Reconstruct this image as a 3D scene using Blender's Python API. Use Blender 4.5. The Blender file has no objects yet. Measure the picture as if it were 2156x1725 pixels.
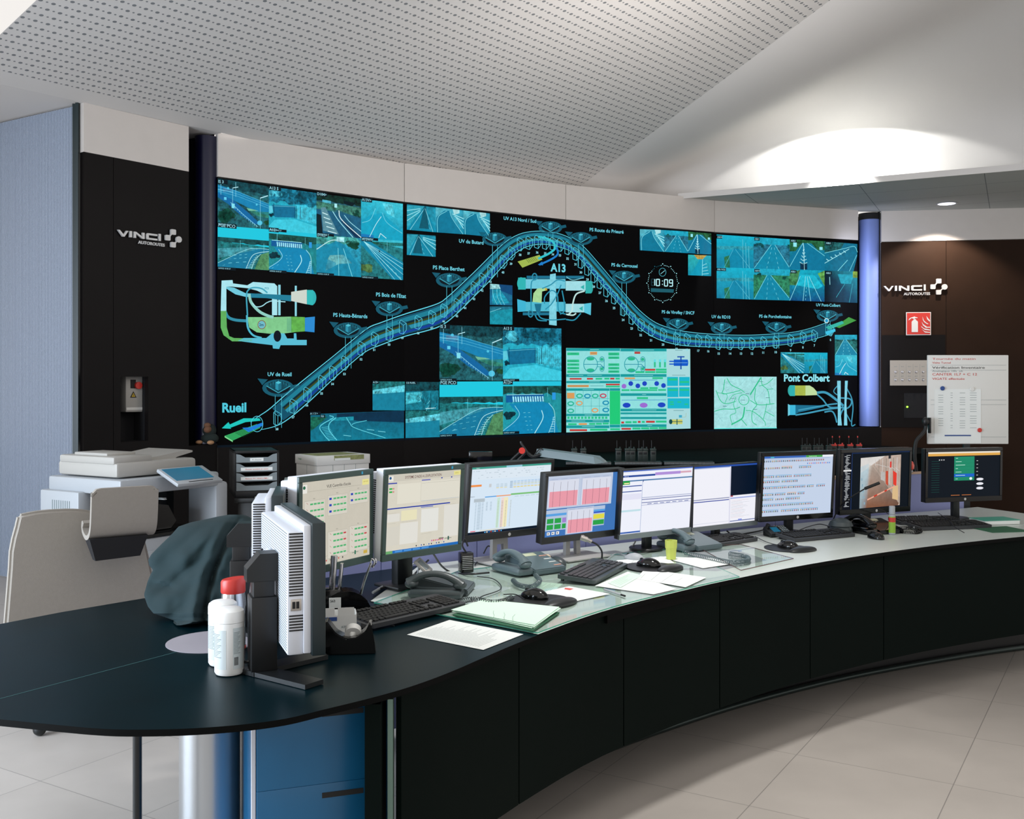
import bpy, bmesh, math, random
from mathutils import Vector, Matrix
PI = math.pi
C = bpy.context.scene.collection
SC = bpy.context.scene
F, CX, HY, EZ = 2150.0, 1078.0, 813.0, 1.52      # focal length in px, horizon row, eye height

# ------------------------------------------------------------------ camera, world, lights
cd = bpy.data.cameras.new('camera'); cam = bpy.data.objects.new('camera', cd); C.objects.link(cam)
cd.sensor_width = 36.0; cd.lens = 36.0 * F / 2156.0
cam.location = (0, 0, EZ); cam.rotation_euler = (PI / 2, 0, 0)
cd.shift_y = -49.5 / 2156.0; cd.clip_start = 0.05
SC.camera = cam
SC.view_settings.view_transform = 'Standard'; SC.view_settings.look = 'None'
SC.view_settings.exposure = 0.0; SC.view_settings.gamma = 1.0; SC.view_settings.use_curve_mapping = False
w = bpy.data.worlds.new('world'); SC.world = w; w.use_nodes = True
w.node_tree.nodes['Background'].inputs[0].default_value = (0.82, 0.79, 0.76, 1)
w.node_tree.nodes['Background'].inputs[1].default_value = 1.12

def light(name, kind, loc, power, color=(1, 1, 1), aim=None, size=1.0, size_y=None, spot=None, blend=0.3, radius=0.05):
    ld = bpy.data.lights.new(name, kind); ld.energy = power; ld.color = color
    if kind == 'AREA':
        ld.shape = 'RECTANGLE' if size_y else 'SQUARE'; ld.size = size
        if size_y: ld.size_y = size_y
    else:
        ld.shadow_soft_size = radius
    if spot: ld.spot_size = spot; ld.spot_blend = blend
    o = bpy.data.objects.new(name, ld); C.objects.link(o); o.location = loc
    if aim is not None:
        o.rotation_euler = (Vector(aim) - Vector(loc)).to_track_quat('-Z', 'Y').to_euler()
    return o
light('desk_ceiling_spot', 'SPOT', (0.55, 4.0, 4.3), 345, (1, .99, .96), (0.50, 4.1, 0.7), spot=1.0, blend=.9, radius=.12)
light('desk_ceiling_spot', 'SPOT', (2.2, 5.3, 4.4), 20, (1, .98, .95), (2.2, 5.4, 0.7), spot=1.0, blend=.9, radius=.12)
light('hall_ceiling_light', 'AREA', (1.9, 2.3, 4.6), 18, (1, .95, .9), (2.0, 2.6, 0), size=1.6)
light('fascia_fill_light', 'AREA', (1.2, 6.6, 2.9), 38, (1, .93, .87), (0.4, 10.4, 4.2), size=1.6)  # added uplight without a fixture, brightens the fascia and ceiling
light('daylight_window', 'AREA', (-4.6, 2.0, 1.7), 340, (.74, .86, 1), (-1.1, 3.2, .7), size=3.0, size_y=2.4)
light('cove_projector', 'SPOT', (3.43, 10.66, 3.74), 80, (1, 1, .96), (3.88, 11.55, 3.46), spot=2.66, blend=.06, radius=.02)
light('wall_downlight', 'SPOT', (5.04, 11.84, 3.62), 150, (1, .86, .72), (5.04, 12.02, 0), spot=2.0, blend=.35, radius=.03)
light('column_added_light', 'AREA', (4.02, 12.02, 2.2), 11, (.72, .78, 1), (4.34, 12.5, 2.2), size=.05, size_y=2.0)  # added strip light, no such lamp seen; gives the blue column its highlight

# ------------------------------------------------------------------ helpers
def lin(c):
    if isinstance(c, str):
        c = c.lstrip('#'); c = [int(c[i:i + 2], 16) / 255 for i in (0, 2, 4)]
    return tuple(x / 12.92 if x <= .04045 else ((x + .055) / 1.055) ** 2.4 for x in c[:3])

def mat(name, col, rough=.5, metal=0., spec=.5, bump=0., bscale=200., vary=0., vscale=8., emit=0., coat=0., trans=0.):
    m = bpy.data.materials.new(name); m.use_nodes = True
    nt = m.node_tree; b = nt.nodes['Principled BSDF']; c = lin(col)
    b.inputs['Base Color'].default_value = (*c, 1)
    b.inputs['Roughness'].default_value = rough; b.inputs['Metallic'].default_value = metal
    b.inputs['Specular IOR Level'].default_value = spec; b.inputs['Coat Weight'].default_value = coat
    if emit:
        b.inputs['Emission Color'].default_value = (*c, 1); b.inputs['Emission Strength'].default_value = emit
    if bump or vary:
        tc = nt.nodes.new('ShaderNodeTexCoord')
    if bump:
        n = nt.nodes.new('ShaderNodeTexNoise'); n.inputs['Scale'].default_value = bscale; n.inputs['Detail'].default_value = 4
        bp = nt.nodes.new('ShaderNodeBump'); bp.inputs['Strength'].default_value = bump; bp.inputs['Distance'].default_value = .002
        nt.links.new(tc.outputs['Object'], n.inputs['Vector']); nt.links.new(n.outputs['Fac'], bp.inputs['Height'])
        nt.links.new(bp.outputs[0], b.inputs['Normal'])
    if vary:
        n = nt.nodes.new('ShaderNodeTexNoise'); n.inputs['Scale'].default_value = vscale; n.inputs['Detail'].default_value = 6
        r = nt.nodes.new('ShaderNodeMapRange'); r.inputs['To Min'].default_value = 1 - vary; r.inputs['To Max'].default_value = 1 + vary
        mx = nt.nodes.new('ShaderNodeVectorMath'); mx.operation = 'SCALE'; mx.inputs[0].default_value = c
        nt.links.new(tc.outputs['Object'], n.inputs['Vector']); nt.links.new(n.outputs['Fac'], r.inputs[0])
        nt.links.new(r.outputs[0], mx.inputs['Scale']); nt.links.new(mx.outputs[0], b.inputs['Base Color'])
    return m

M = {}
M['fascia'] = mat('fascia_paint', '#cfc9c4', .7, vary=.03)
M['darkwood'] = mat('dark_wood', '#0f0c0c', .55, spec=.15, vary=.25, vscale=3)
M['black'] = mat('black_plastic', '#0c0e10', .45)
M['blackgloss'] = mat('black_gloss', '#050607', .12)
M['dark'] = mat('dark_metal', '#14181a', .4)
M['recess'] = mat('recess', '#07070c', .8)
M['navy'] = mat('navy_column', '#0a0a2c', .35)
M['column'] = mat('blue_column', '#7488c8', .5, metal=.1)
M['metal'] = mat('brushed_steel', '#b9b4ae', .35, metal=.9)
M['steel'] = mat('polished_steel', '#c9c9cc', .2, metal=1)
M['logo'] = mat('logo_silver', '#c9c9c9', .45, metal=.2)
M['white'] = mat('white_plastic', '#a6abb0', .45)
M['offwhite'] = mat('off_white_plastic', '#aaa8a3', .5)
M['ceil'] = mat('ceiling_paint', '#d6d3d1', .85)
M['soffit'] = mat('soffit_tile', '#9fa19c', .8)
M['table'] = mat('black_tabletop', '#02171d', .33, spec=.07, vary=.35, vscale=5)
M['table'].node_tree.nodes['Principled BSDF'].inputs['Specular Tint'].default_value = (.18, .75, .9, 1)
M['tedge'] = mat('tabletop_edge', '#020303', .7, spec=.1)
M['desk'] = mat('grey_worktop', '#c4cbc6', .35, spec=.5)
M['front'] = mat('desk_front', '#020c09', .7, spec=.08, vary=.3, vscale=2)
M['bluepanel'] = mat('blue_grey_panel', '#8e95c8', .6)
M['wood'] = mat('beech_strip', '#c9a78c', .5)
M['bezel'] = mat('grey_green_bezel', '#3a4f4c', .4)
M['silver'] = mat('silver_housing', '#dbe0ea', .45, metal=.0)
M['standgrey'] = mat('stand_grey', '#a3a3a2', .5)
M['hp'] = mat('dark_bezel', '#2b2c2e', .35)
M['grey'] = mat('mid_grey_plastic', '#7b8589', .5)
M['frameblue'] = mat('frame_blue_black', '#0c1a26', .8, spec=.1)
M['mattblack'] = mat('matt_black', '#070808', .9, spec=.05)
M['phone'] = mat('blue_grey_phone', '#56676c', .35)
M['phonedk'] = mat('dark_grey_phone', '#3c4547', .35)
M['key'] = mat('key_grey', '#34363a', .45)
M['keygap'] = mat('key_gap', '#0a0b0c', .6)
M['beige'] = mat('chair_fabric', '#8f8981', .9, bump=.3, bscale=600, vary=.06, vscale=80)
M['jacket'] = mat('jacket_fabric', '#08262b', .9, bump=.3, bscale=500)
M['cup'] = mat('green_cup', '#c3cf5f', .5)
M['red'] = mat('red_plastic', '#c8352c', .4)
M['cardboard'] = mat('cardboard', '#cbb9a0', .8)
M['paper'] = mat('paper', '#e6eae8', .8)
M['papgreen'] = mat('green_paper', '#d3efdc', .8)
M['green'] = mat('green_card', '#1e5a3c', .6)
M['blueglass'] = mat('blue_plastic_glass', '#173a5c', .25)
M['bluecab'] = mat('blue_cabinet', '#125f8c', .3, vary=.15)
M['wipes'] = mat('wipes_tub', '#f6f7f5', .4)
M['label'] = mat('printed_label', '#ccd6d8', .5)
M['ink'] = mat('ink_grey', '#7d8a8c', .7)
M['inkred'] = mat('ink_red', '#d0504a', .7)
M['inkblue'] = mat('ink_blue', '#2a4a8a', .6)
M['inkblack'] = mat('ink_black', '#1a1a1a', .7)
M['yellow'] = mat('yellow_mark', '#d8b83a', .6)
M['floorm'] = mat('floor_vinyl', '#8c8681', .5)
M['cream'] = mat('cream_board', '#dcdcd8', .5)
M['amberled'] = mat('green_led', '#9aff40', .5, emit=2)
M['lampglow'] = mat('downlight_glow', '#f4f2ff', .5, emit=1.6)
M['brown'] = mat('plush_brown', '#6b4a36', .95, bump=.5, bscale=300)
M['plush'] = mat('plush_dark', '#16211f', .95, bump=.5, bscale=300)
M['tan'] = mat('plush_tan', '#a9815f', .95)
M['bluescreen'] = mat('blue_touchscreen', '#1d5f7c', .15, emit=.35)

# thin clear glass: transparent with fresnel gloss
g = bpy.data.materials.new('thin_glass'); g.use_nodes = True; nt = g.node_tree; nt.nodes.clear()
o_ = nt.nodes.new('ShaderNodeOutputMaterial'); mx = nt.nodes.new('ShaderNodeMixShader'); tr = nt.nodes.new('ShaderNodeBsdfTransparent')
gl = nt.nodes.new('ShaderNodeBsdfGlossy'); fr = nt.nodes.new('ShaderNodeFresnel'); fr.inputs[0].default_value = 1.5
tr.inputs[0].default_value = (.95, .99, .97, 1); gl.inputs['Roughness'].default_value = .04
ge = nt.nodes.new('ShaderNodeNewGeometry'); sb = nt.nodes.new('ShaderNodeMath'); sb.operation = 'SUBTRACT'; sb.inputs[0].default_value = 1
ml = nt.nodes.new('ShaderNodeMath'); ml.operation = 'MULTIPLY'; nt.links.new(ge.outputs['Backfacing'], sb.inputs[1]); nt.links.new(sb.outputs[0], ml.inputs[0]); nt.links.new(fr.outputs[0], ml.inputs[1])
nt.links.new(ml.outputs[0], mx.inputs[0]); nt.links.new(tr.outputs[0], mx.inputs[1]); nt.links.new(gl.outputs[0], mx.inputs[2])
nt.links.new(mx.outputs[0], o_.inputs[0]); M['glass'] = g
M['glassedge'] = mat('glass_edge', '#4fae94', .2)

# screen picture: colours from the mesh, speckle strength in alpha
s = bpy.data.materials.new('screen_picture'); s.use_nodes = True; nt = s.node_tree; b = nt.nodes['Principled BSDF']
at = nt.nodes.new('ShaderNodeAttribute'); at.attribute_name = 'Col'
tc = nt.nodes.new('ShaderNodeTexCoord'); nz = nt.nodes.new('ShaderNodeTexNoise'); nz.inputs['Scale'].default_value = 22
nz.inputs['Detail'].default_value = 9; nz.inputs['Roughness'].default_value = .72
m1 = nt.nodes.new('ShaderNodeMapRange'); m1.inputs[1].default_value = .35; m1.inputs[2].default_value = .65; m1.inputs[3].default_value = -1; m1.inputs[4].default_value = 1.1
mu = nt.nodes.new('ShaderNodeMath'); mu.operation = 'MULTIPLY_ADD'; mu.inputs[2].default_value = 1.0
sc = nt.nodes.new('ShaderNodeVectorMath'); sc.operation = 'SCALE'
nt.links.new(tc.outputs['Object'], nz.inputs['Vector']); nt.links.new(nz.outputs['Fac'], m1.inputs[0])
nt.links.new(m1.outputs[0], mu.inputs[0]); nt.links.new(at.outputs['Alpha'], mu.inputs[1])
nt.links.new(at.outputs['Color'], sc.inputs[0]); nt.links.new(mu.outputs[0], sc.inputs['Scale'])
nt.links.new(sc.outputs[0], b.inputs['Emission Color']); b.inputs['Emission Strength'].default_value = 1.0
b.inputs['Base Color'].default_value = (.004, .004, .006, 1); b.inputs['Roughness'].default_value = .5; b.inputs['Specular IOR Level'].default_value = .06
M['screen'] = s

def at_px(px, py, z=.74):
    """point of the horizontal plane z seen at photo pixel (px, py)"""
    d = F * (EZ - z) / (py - HY)
    return Vector(((px - CX) / F * d, d, z))
def at_d(px, py, d):
    return Vector(((px - CX) / F * d, d, EZ - (py - HY) / F * d))

def finish(o, kind=None, label=None, cat=None, group=None):
    if kind: o['kind'] = kind
    if label: o['label'] = label
    if cat: o['category'] = cat
    if group: o['group'] = group
    return o
def thing(name, label, cat, loc=(0, 0, 0), rz=0, group=None):
    o = bpy.data.objects.new(name, None); C.objects.link(o); o.empty_display_size = .05
    o.location = loc; o.rotation_euler = (0, 0, rz)
    return finish(o, None, label, cat, group)
def obj(name, bm, m, parent=None, flat=False, loc=None, rz=0, label=None, sharp=.6):
    me = bpy.data.meshes.new(name)
    bm.normal_update()
    if not flat:
        for f in bm.faces: f.smooth = True
        for e in bm.edges:
            if len(e.link_faces) == 2 and e.calc_face_angle(0) > sharp: e.smooth = False
    bm.to_mesh(me); bm.free()
    for k in (m if isinstance(m, (list, tuple)) else [m]): me.materials.append(M[k] if isinstance(k, str) else k)
    o = bpy.data.objects.new(name, me); C.objects.link(o)
    if parent: o.parent = parent
    if loc is not None: o.location = loc
    if rz: o.rotation_euler = (0, 0, rz)
    if label: o['label'] = label
    return o
def single(name, bm, m, label, cat, group=None, loc=None, rz=0):
    return finish(obj(name, bm, m, None, loc=loc, rz=rz), None, label, cat, group)
def struct(name, bm, m, parent=None, flat=False):
    return finish(obj(name, bm, m, parent, flat), 'structure')
def nb(): return bmesh.new()
def xf(bm, verts, mtx):
    if mtx is not None: bmesh.ops.transform(bm, matrix=mtx, verts=verts)
def box(bm, c, s, bev=0, mi=0, mtx=None, seg=2):
    r = bmesh.ops.create_cube(bm, size=1)['verts']
    bmesh.ops.scale(bm, vec=s, verts=r)
    if bev:
        es = list({e for v in r for e in v.link_edges})
        q = bmesh.ops.bevel(bm, geom=es, offset=bev, segments=seg, affect='EDGES', profile=.5)
        r = list({v for f in q['faces'] for v in f.verts} | {v for v in r if v.is_valid})
        st = [r[0]]; seen = {r[0]}
        while st:
            v = st.pop()
            for e in v.link_edges:
                u = e.other_vert(v)
                if u not in seen: seen.add(u); st.append(u)
        r = list(seen)
    bmesh.ops.translate(bm, vec=c, verts=r)
    if mi:
        for f in {f for v in r for f in v.link_faces}: f.material_index = mi
    xf(bm, r, mtx); return r
def lathe(bm, prof, seg=32, mi=0, mtx=None, cap=True):
    rings = []
    for r, z in prof:
        rings.append([bm.verts.new((r * math.cos(2 * PI * k / seg), r * math.sin(2 * PI * k / seg), z)) for k in range(seg)])
    fs = []
    for a, b_ in zip(rings, rings[1:]):
        for k in range(seg): fs.append(bm.faces.new((a[k], a[(k + 1) % seg], b_[(k + 1) % seg], b_[k])))
    if cap:
        fs.append(bm.faces.new(rings[0][::-1])); fs.append(bm.faces.new(rings[-1]))
    for f in fs: f.material_index = mi
    xf(bm, [v for r in rings for v in r], mtx)
def cyl(bm, r, z0, z1, seg=24, mi=0, mtx=None, bev=0):
    p = [(r, z0), (r, z1)] if not bev else [(r - bev, z0), (r, z0 + bev), (r, z1 - bev), (r - bev, z1)]
    lathe(bm, p, seg, mi, mtx)
def prism(bm, pts, z0, z1, mi=0, mtx=None):
    a = [bm.verts.new((p[0], p[1], z0)) for p in pts]; b_ = [bm.verts.new((p[0], p[1], z1)) for p in pts]
    n = len(pts); fs = [bm.faces.new(a[::-1]), bm.faces.new(b_)]
    for k in range(n): fs.append(bm.faces.new((a[k], a[(k + 1) % n], b_[(k + 1) % n], b_[k])))
    for f in fs: f.material_index = mi
    bmesh.ops.recalc_face_normals(bm, faces=fs)
    xf(bm, a + b_, mtx); return a + b_
def smooth(pts, n=6):
    P = [Vector(p) for p in pts]
    if len(P) < 3: return P
    P = [P[0] * 2 - P[1]] + P + [P[-1] * 2 - P[-2]]; out = []
    for i in range(1, len(P) - 2):
        for k in range(n):
            t = k / n; a, b_, c, d = P[i - 1:i + 3]
            out.append(.5 * ((2 * b_) + (c - a) * t + (2 * a - 5 * b_ + 4 * c - d) * t * t + (3 * b_ - a - 3 * c + d) * t ** 3))
    return out + [P[-2]]
def tube(bm, pts, r, seg=8, mi=0, sm=6, mtx=None, rad=None):
    P = smooth(pts, sm) if sm else [Vector(p) for p in pts]
    rings = []; up = Vector((0, 0, 1)); pr = None
    for i, p in enumerate(P):
        t = (P[min(i + 1, len(P) - 1)] - P[max(i - 1, 0)]).normalized()
        if pr is None:
            s_ = t.cross(up); s_ = t.cross(Vector((1, 0, 0))) if s_.length < .1 else s_
        else: s_ = pr - t * pr.dot(t)
        s_.normalize(); pr = s_; q = s_.cross(t)
        rr = r if rad is None else rad(i / (len(P) - 1))
        rings.append([bm.verts.new(p + (s_ * math.cos(2 * PI * k / seg) + q * math.sin(2 * PI * k / seg)) * rr) for k in range(seg)])
    fs = []
    for a, b_ in zip(rings, rings[1:]):
        for k in range(seg): fs.append(bm.faces.new((a[k], a[(k + 1) % seg], b_[(k + 1) % seg], b_[k])))
    fs += [bm.faces.new(rings[0][::-1]), bm.faces.new(rings[-1])]
    for f in fs: f.material_index = mi
    xf(bm, [v for g_ in rings for v in g_], mtx)
def coil(bm, pts, R=.008, r=.0022, turns=30, seg=6):
    P = smooth(pts, 12); L = len(P); out = []
    N = turns * 8
    for i in range(N + 1):
        s_ = i / N * (L - 1); k = min(int(s_), L - 2); p = P[k].lerp(P[k + 1], s_ - k); t = (P[k + 1] - P[k]).normalized()
        sd = t.cross(Vector((0, 0, 1))).normalized(); a = 2 * PI * i / 8
        out.append(p + sd * R * math.cos(a) + Vector((0, 0, 1)) * R * math.sin(a))
    tube(bm, out, r, seg, sm=0)
def ball(bm, c, s, mi=0, sub=3, mtx=None):
    r = bmesh.ops.create_icosphere(bm, subdivisions=sub, radius=1)['verts']
    bmesh.ops.scale(bm, vec=s if isinstance(s, (tuple, list)) else (s,) * 3, verts=r); bmesh.ops.translate(bm, vec=c, verts=r)
    for f in {f for v in r for f in v.link_faces}: f.material_index = mi
    xf(bm, r, mtx)
def T(x, y, z): return Matrix.Translation((x, y, z))
def R(a, ax='Z'): return Matrix.Rotation(a, 4, ax)

GLYPH = {}
def glyphs(txt, bold=0):
    k = (txt, bold)
    if k not in GLYPH:
        cu = bpy.data.curves.new('t', 'FONT'); cu.body = txt; cu.size = 1; cu.offset = bold; cu.resolution_u = 3
        o = bpy.data.objects.new('t', cu); me = o.to_mesh()
        GLYPH[k] = ([(v.co.x, v.co.y) for v in me.vertices], [tuple(p.vertices) for p in me.polygons])
        o.to_mesh_clear(); bpy.data.objects.remove(o); bpy.data.curves.remove(cu)
    return GLYPH[k]

class Canvas:
    """flat picture shown by a display: coloured shapes on the display's own surface"""
    def __init__(s, f, step=.0012): s.f = f; s.v = []; s.p = []; s.c = []; s.L = 1; s.step = step
    def poly(s, pts, col, nz=0, L=None):
        off = (s.L if L is None else L) * s.step; b0 = len(s.v)
        for p in pts: s.v.append(s.f(p[0], p[1], off))
        s.p.append(tuple(range(b0, b0 + len(pts))))
        if isinstance(col, list): s.c.append([(*lin(c), nz) for c in col])
        else: s.c.append([(*lin(col), nz)] * len(pts))
    def rect(s, x0, y0, x1, y1, col, nz=0, L=None): s.poly([(x0, y0), (x1, y0), (x1, y1), (x0, y1)], col, nz, L)
    def line(s, pts, w, col, L=None, nz=0, asp=1.0):
        for a, b_ in zip(pts, pts[1:]):
            dx, dy = b_[0] - a[0], (b_[1] - a[1]) * asp; l = math.hypot(dx, dy) or 1e-6
            nx, ny = -dy / l * w / 2, dx / l * w / 2 / asp
            s.poly([(a[0] + nx, a[1] + ny), (b_[0] + nx, b_[1] + ny), (b_[0] - nx, b_[1] - ny), (a[0] - nx, a[1] - ny)], col, nz, L)
    def ell(s, x, y, a, b_, col, nz=0, L=None, n=20): s.poly([(x + a * math.cos(2 * PI * k / n), y + b_ * math.sin(2 * PI * k / n)) for k in range(n)], col, nz, L)
    def ring(s, x, y, a, b_, w, col, L=None, n=24, a0=0, a1=2 * PI, wb=None):
        wb = w if wb is None else wb
        for k in range(n):
            t0, t1 = a0 + (a1 - a0) * k / n, a0 + (a1 - a0) * (k + 1) / n
            s.poly([(x + a * math.cos(t0), y + b_ * math.sin(t0)), (x + a * math.cos(t1), y + b_ * math.sin(t1)),
                    (x + (a - w) * math.cos(t1), y + (b_ - wb) * math.sin(t1)), (x + (a - w) * math.cos(t0), y + (b_ - wb) * math.sin(t0))], col, 0, L)
    def text(s, x, y, txt, ex, ey, col, L=None, bold=0.01):
        """ex, ey: canvas vectors of one em to the right and up"""
        vs, fs = glyphs(txt, bold); off = (s.L if L is None else L) * s.step; b0 = len(s.v)
        for gx, gy in vs: s.v.append(s.f(x + gx * ex[0] + gy * ey[0], y + gx * ex[1] + gy * ey[1], off))
        for f in fs: s.p.append(tuple(b0 + i for i in f)); s.c.append([(*lin(col), 0)] * len(f))
    def build(s, name, parent=None):
        me = bpy.data.meshes.new(name); me.from_pydata(s.v, [], s.p); me.materials.append(M['screen'])
        a = me.color_attributes.new('Col', 'FLOAT_COLOR', 'CORNER')
        a.data.foreach_set('color', [x for f in s.c for c in f for x in c]); me.update()
        o = bpy.data.objects.new(name, me); C.objects.link(o)
        if parent: o.parent = parent
        return o

# ------------------------------------------------------------------ room shell
WP = [Vector(p) for p in [(-2.482, 8.59), (-1.036, 9.77), (.563, 10.81), (2.31, 11.685), (4.177, 12.336)]]
ZB, ZT, ZC = 1.021, 3.27, 3.64
L0, L1, RR0, RR1 = Vector((-3.2, 7.63)), Vector((-2.64, 8.34)), Vector((4.48, 12.38)), Vector((6.9, 12.02))
def slab(bm, a, b_, z0, z1, th=.04, mi=0, off=0.0):
    """upright slab from plan point a to b_, its front face looking at the viewer's side"""
    d = (b_ - a).normalized(); n = Vector((d.y, -d.x))     # towards the camera
    a = a + n * off; b_ = b_ + n * off
    prism(bm, [a, b_, b_ - n * th, a - n * th], z0, z1, mi)

def floor_mat():
    m = mat('floor_tiles', '#b5afa9', .42, spec=.4); nt = m.node_tree; b = nt.nodes['Principled BSDF']
    tc = nt.nodes.new('ShaderNodeTexCoord'); mp = nt.nodes.new('ShaderNodeMapping'); mp.inputs['Rotation'].default_value = (0, 0, .55)
    br = nt.nodes.new('ShaderNodeTexBrick'); br.offset = 0; br.inputs['Scale'].default_value = 1; br.inputs['Brick Width'].default_value = .6
    br.inputs['Row Height'].default_value = .6; br.inputs['Mortar Size'].default_value = .002
    br.inputs['Color1'].default_value = (*lin('#b8b1aa'), 1); br.inputs['Color2'].default_value = (*lin('#b3aca5'), 1); br.inputs['Mortar'].default_value = (*lin('#8f8a85'), 1)
    nz = nt.nodes.new('ShaderNodeTexNoise'); nz.inputs['Scale'].default_value = 3; nz.inputs['Detail'].default_value = 8
    mr = nt.nodes.new('ShaderNodeMapRange'); mr.inputs[3].default_value = .85; mr.inputs[4].default_value = 1.15
    sc = nt.nodes.new('ShaderNodeVectorMath'); sc.operation = 'SCALE'
    nt.links.new(tc.outputs['Object'], mp.inputs[0]); nt.links.new(mp.outputs[0], br.inputs['Vector']); nt.links.new(tc.outputs['Object'], nz.inputs['Vector'])
    nt.links.new(nz.outputs['Fac'], mr.inputs[0]); nt.links.new(br.outputs['Color'], sc.inputs[0]); nt.links.new(mr.outputs[0], sc.inputs['Scale'])
    nt.links.new(sc.outputs[0], b.inputs['Base Color']); return m
bm = nb(); box(bm, (0, 5, -.05), (18, 18, .1)); struct('floor', bm, floor_mat())

def perf_mat():
    """perforated plaster: large and small round holes alternating along rows"""
    m = mat('perforated_ceiling', '#d2cfcd', .9); nt = m.node_tree; b = nt.nodes['Principled BSDF']; N = nt.nodes.new; K = nt.links.new
    tc = N('ShaderNodeTexCoord'); mp = N('ShaderNodeMapping'); mp.vector_type = 'POINT'
    mp.inputs['Rotation'].default_value = (0, 0, -math.radians(50)); K(tc.outputs['Object'], mp.inputs[0])
    sp = N('ShaderNodeSeparateXYZ'); K(mp.outputs[0], sp.inputs[0])
    def ma(op, a, b_=None):
        n = N('ShaderNodeMath'); n.operation = op
        for i, v in enumerate((a, b_)):
            if v is None: continue
            if isinstance(v, (int, float)): n.inputs[i].default_value = v
            else: K(v, n.inputs[i])
        return n.outputs[0]
    P = .08
    def hole(off, r):
        u = ma('SUBTRACT', ma('FRACT', ma('DIVIDE', ma('ADD', sp.outputs[0], off), P)), .5)
        v = ma('SUBTRACT', ma('FRACT', ma('DIVIDE', sp.outputs[1], P)), .5)
        d = ma('SQRT', ma('ADD', ma('MULTIPLY', u, u), ma('MULTIPLY', v, v)))
        return ma('LESS_THAN', d, r / P)
    h = ma('MAXIMUM', hole(0, .0135), hole(P / 2, .0075))
    # plain margin along the left edge
    e0 = L0 * 1.0; c0 = -math.sin(math.radians(50)) * L0.x + math.cos(math.radians(50)) * L0.y
    h = ma('MULTIPLY', h, ma('LESS_THAN', sp.outputs[1], c0 - .19))
    mx = N('ShaderNodeMix'); mx.data_type = 'RGBA'; K(h, mx.inputs['Factor'])
    mx.inputs['A'].default_value = (*lin('#d2cfcd'), 1); mx.inputs['B'].default_value = (*lin('#787b7e'), 1)
    K(mx.outputs['Result'], b.inputs['Base Color']); return m
def zA(x, y): return ZC + .2 * (.766 * (x + 3.2) - .643 * (y - 7.63))
def edge_pt(a, e): return Vector((1.9 + .894 * a - .447 * e, 11.5 - .447 * a - .894 * e))
def a_r(e): return -.957 + (e - .59) * 1.255
bm = nb()                                              # tilted perforated ceiling up to the ridge
grid = []
for i in range(25):
    e = -.9 + i * .45; r = edge_pt(a_r(e), e); row = []
    lft = Vector((-7.5, 7.0)) if i == 0 else None
    q = Vector((-.766, .643))
    qr = (r - L0).dot(-q)                               # distance from the left foot line
    foot = r + q * (qr + .0)
    for j in range(13): row.append(r.lerp(foot, j / 12))
    grid.append([bm.verts.new((p.x, p.y, zA(p.x, p.y))) for p in row])
for a, b_ in zip(grid, grid[1:]):
    for k in range(12): bm.faces.new((a[k], a[k + 1], b_[k + 1], b_[k]))
bmesh.ops.recalc_face_normals(bm, faces=bm.faces)
ceil = struct('ceiling', bm, perf_mat())
bm = nb()                                              # flat strip outside the left foot line
p0 = L0 + Vector((.643, .766)) * 1.2; p1 = L0 - Vector((.643, .766)) * 9
ln = Vector((-.766, .643))
prism(bm, [p0, p1, p1 + ln * 5, p0 + ln * 5], ZC + .001, ZC + .05); struct('ceiling_2', bm, 'ceil')
# smooth ceiling that curves down into a cove behind the soffit edge
def sst(t): t = max(0, min(1, t)); return t * t * (3 - 2 * t)
prof = [(-.43, 3.672), (-.42, 3.8), (-.40, 3.95), (-.35, 4.1), (-.27, 4.22), (-.15, 4.32), (0, 4.40), (.2, 4.47), (.5, 4.55), (1, 4.64), (1.6, 4.72), (2.3, 4.8), (3.5, 4.95), (5, 5.15), (7, 5.4), (9, 5.7)]
bm = nb(); grid = []
for e, z in prof:
    row = []
    for j in range(34):
        t = j / 33; a = a_r(e) + (9.5 - a_r(e)) * t ** 1.3; p = edge_pt(a, e); pr = edge_pt(a_r(e), e); zr = zA(pr.x, pr.y)
        wgt = sst((a - a_r(e)) / 3.2)
        row.append(bm.verts.new((p.x, p.y, zr + (z - zr) * wgt)))
    grid.append(row)
for a, b_ in zip(grid, grid[1:]):
    for k in range(33): bm.faces.new((a[k], a[k + 1], b_[k + 1], b_[k]))
bmesh.ops.recalc_face_normals(bm, faces=bm.faces)
o = struct('ceiling_3', bm, 'ceil'); 
for p in o.data.polygons: p.use_smooth = True

# soffit with tile joints and a thin bright edge strip
def soffit_mat():
    m = mat('soffit_tiles', '#8f918d', .8); nt = m.node_tree; b = nt.nodes['Principled BSDF']
    tc = nt.nodes.new('ShaderNodeTexCoord'); mp = nt.nodes.new('ShaderNodeMapping'); mp.inputs['Rotation'].default_value = (0, 0, .46); mp.inputs['Location'].default_value = (.3, .2, 0)
    br = nt.nodes.new('ShaderNodeTexBrick'); br.offset = 0; br.inputs['Scale'].default_value = 1; br.inputs['Brick Width'].default_value = 1.2
    br.inputs['Row Height'].default_value = .6; br.inputs['Mortar Size'].default_value = .004
    br.inputs['Color1'].default_value = (*lin('#b4b6b0'), 1); br.inputs['Color2'].default_value = (*lin('#b4b6b0'), 1); br.inputs['Mortar'].default_value = (*lin('#6c716f'), 1)
    nt.links.new(tc.outputs['Object'], mp.inputs[0]); nt.links.new(mp.outputs[0], br.inputs['Vector']); nt.links.new(br.outputs['Color'], b.inputs['Base Color']); return m
bm = nb(); prism(bm, [edge_pt(0, 0), edge_pt(9, 0), (10.5, 11), (6.9, 12.05), (4.48, 12.45), (4.177, 12.40), (2.31, 11.75)], ZC, ZC + .03)
struct('ceiling_4', bm, soffit_mat())
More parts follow.
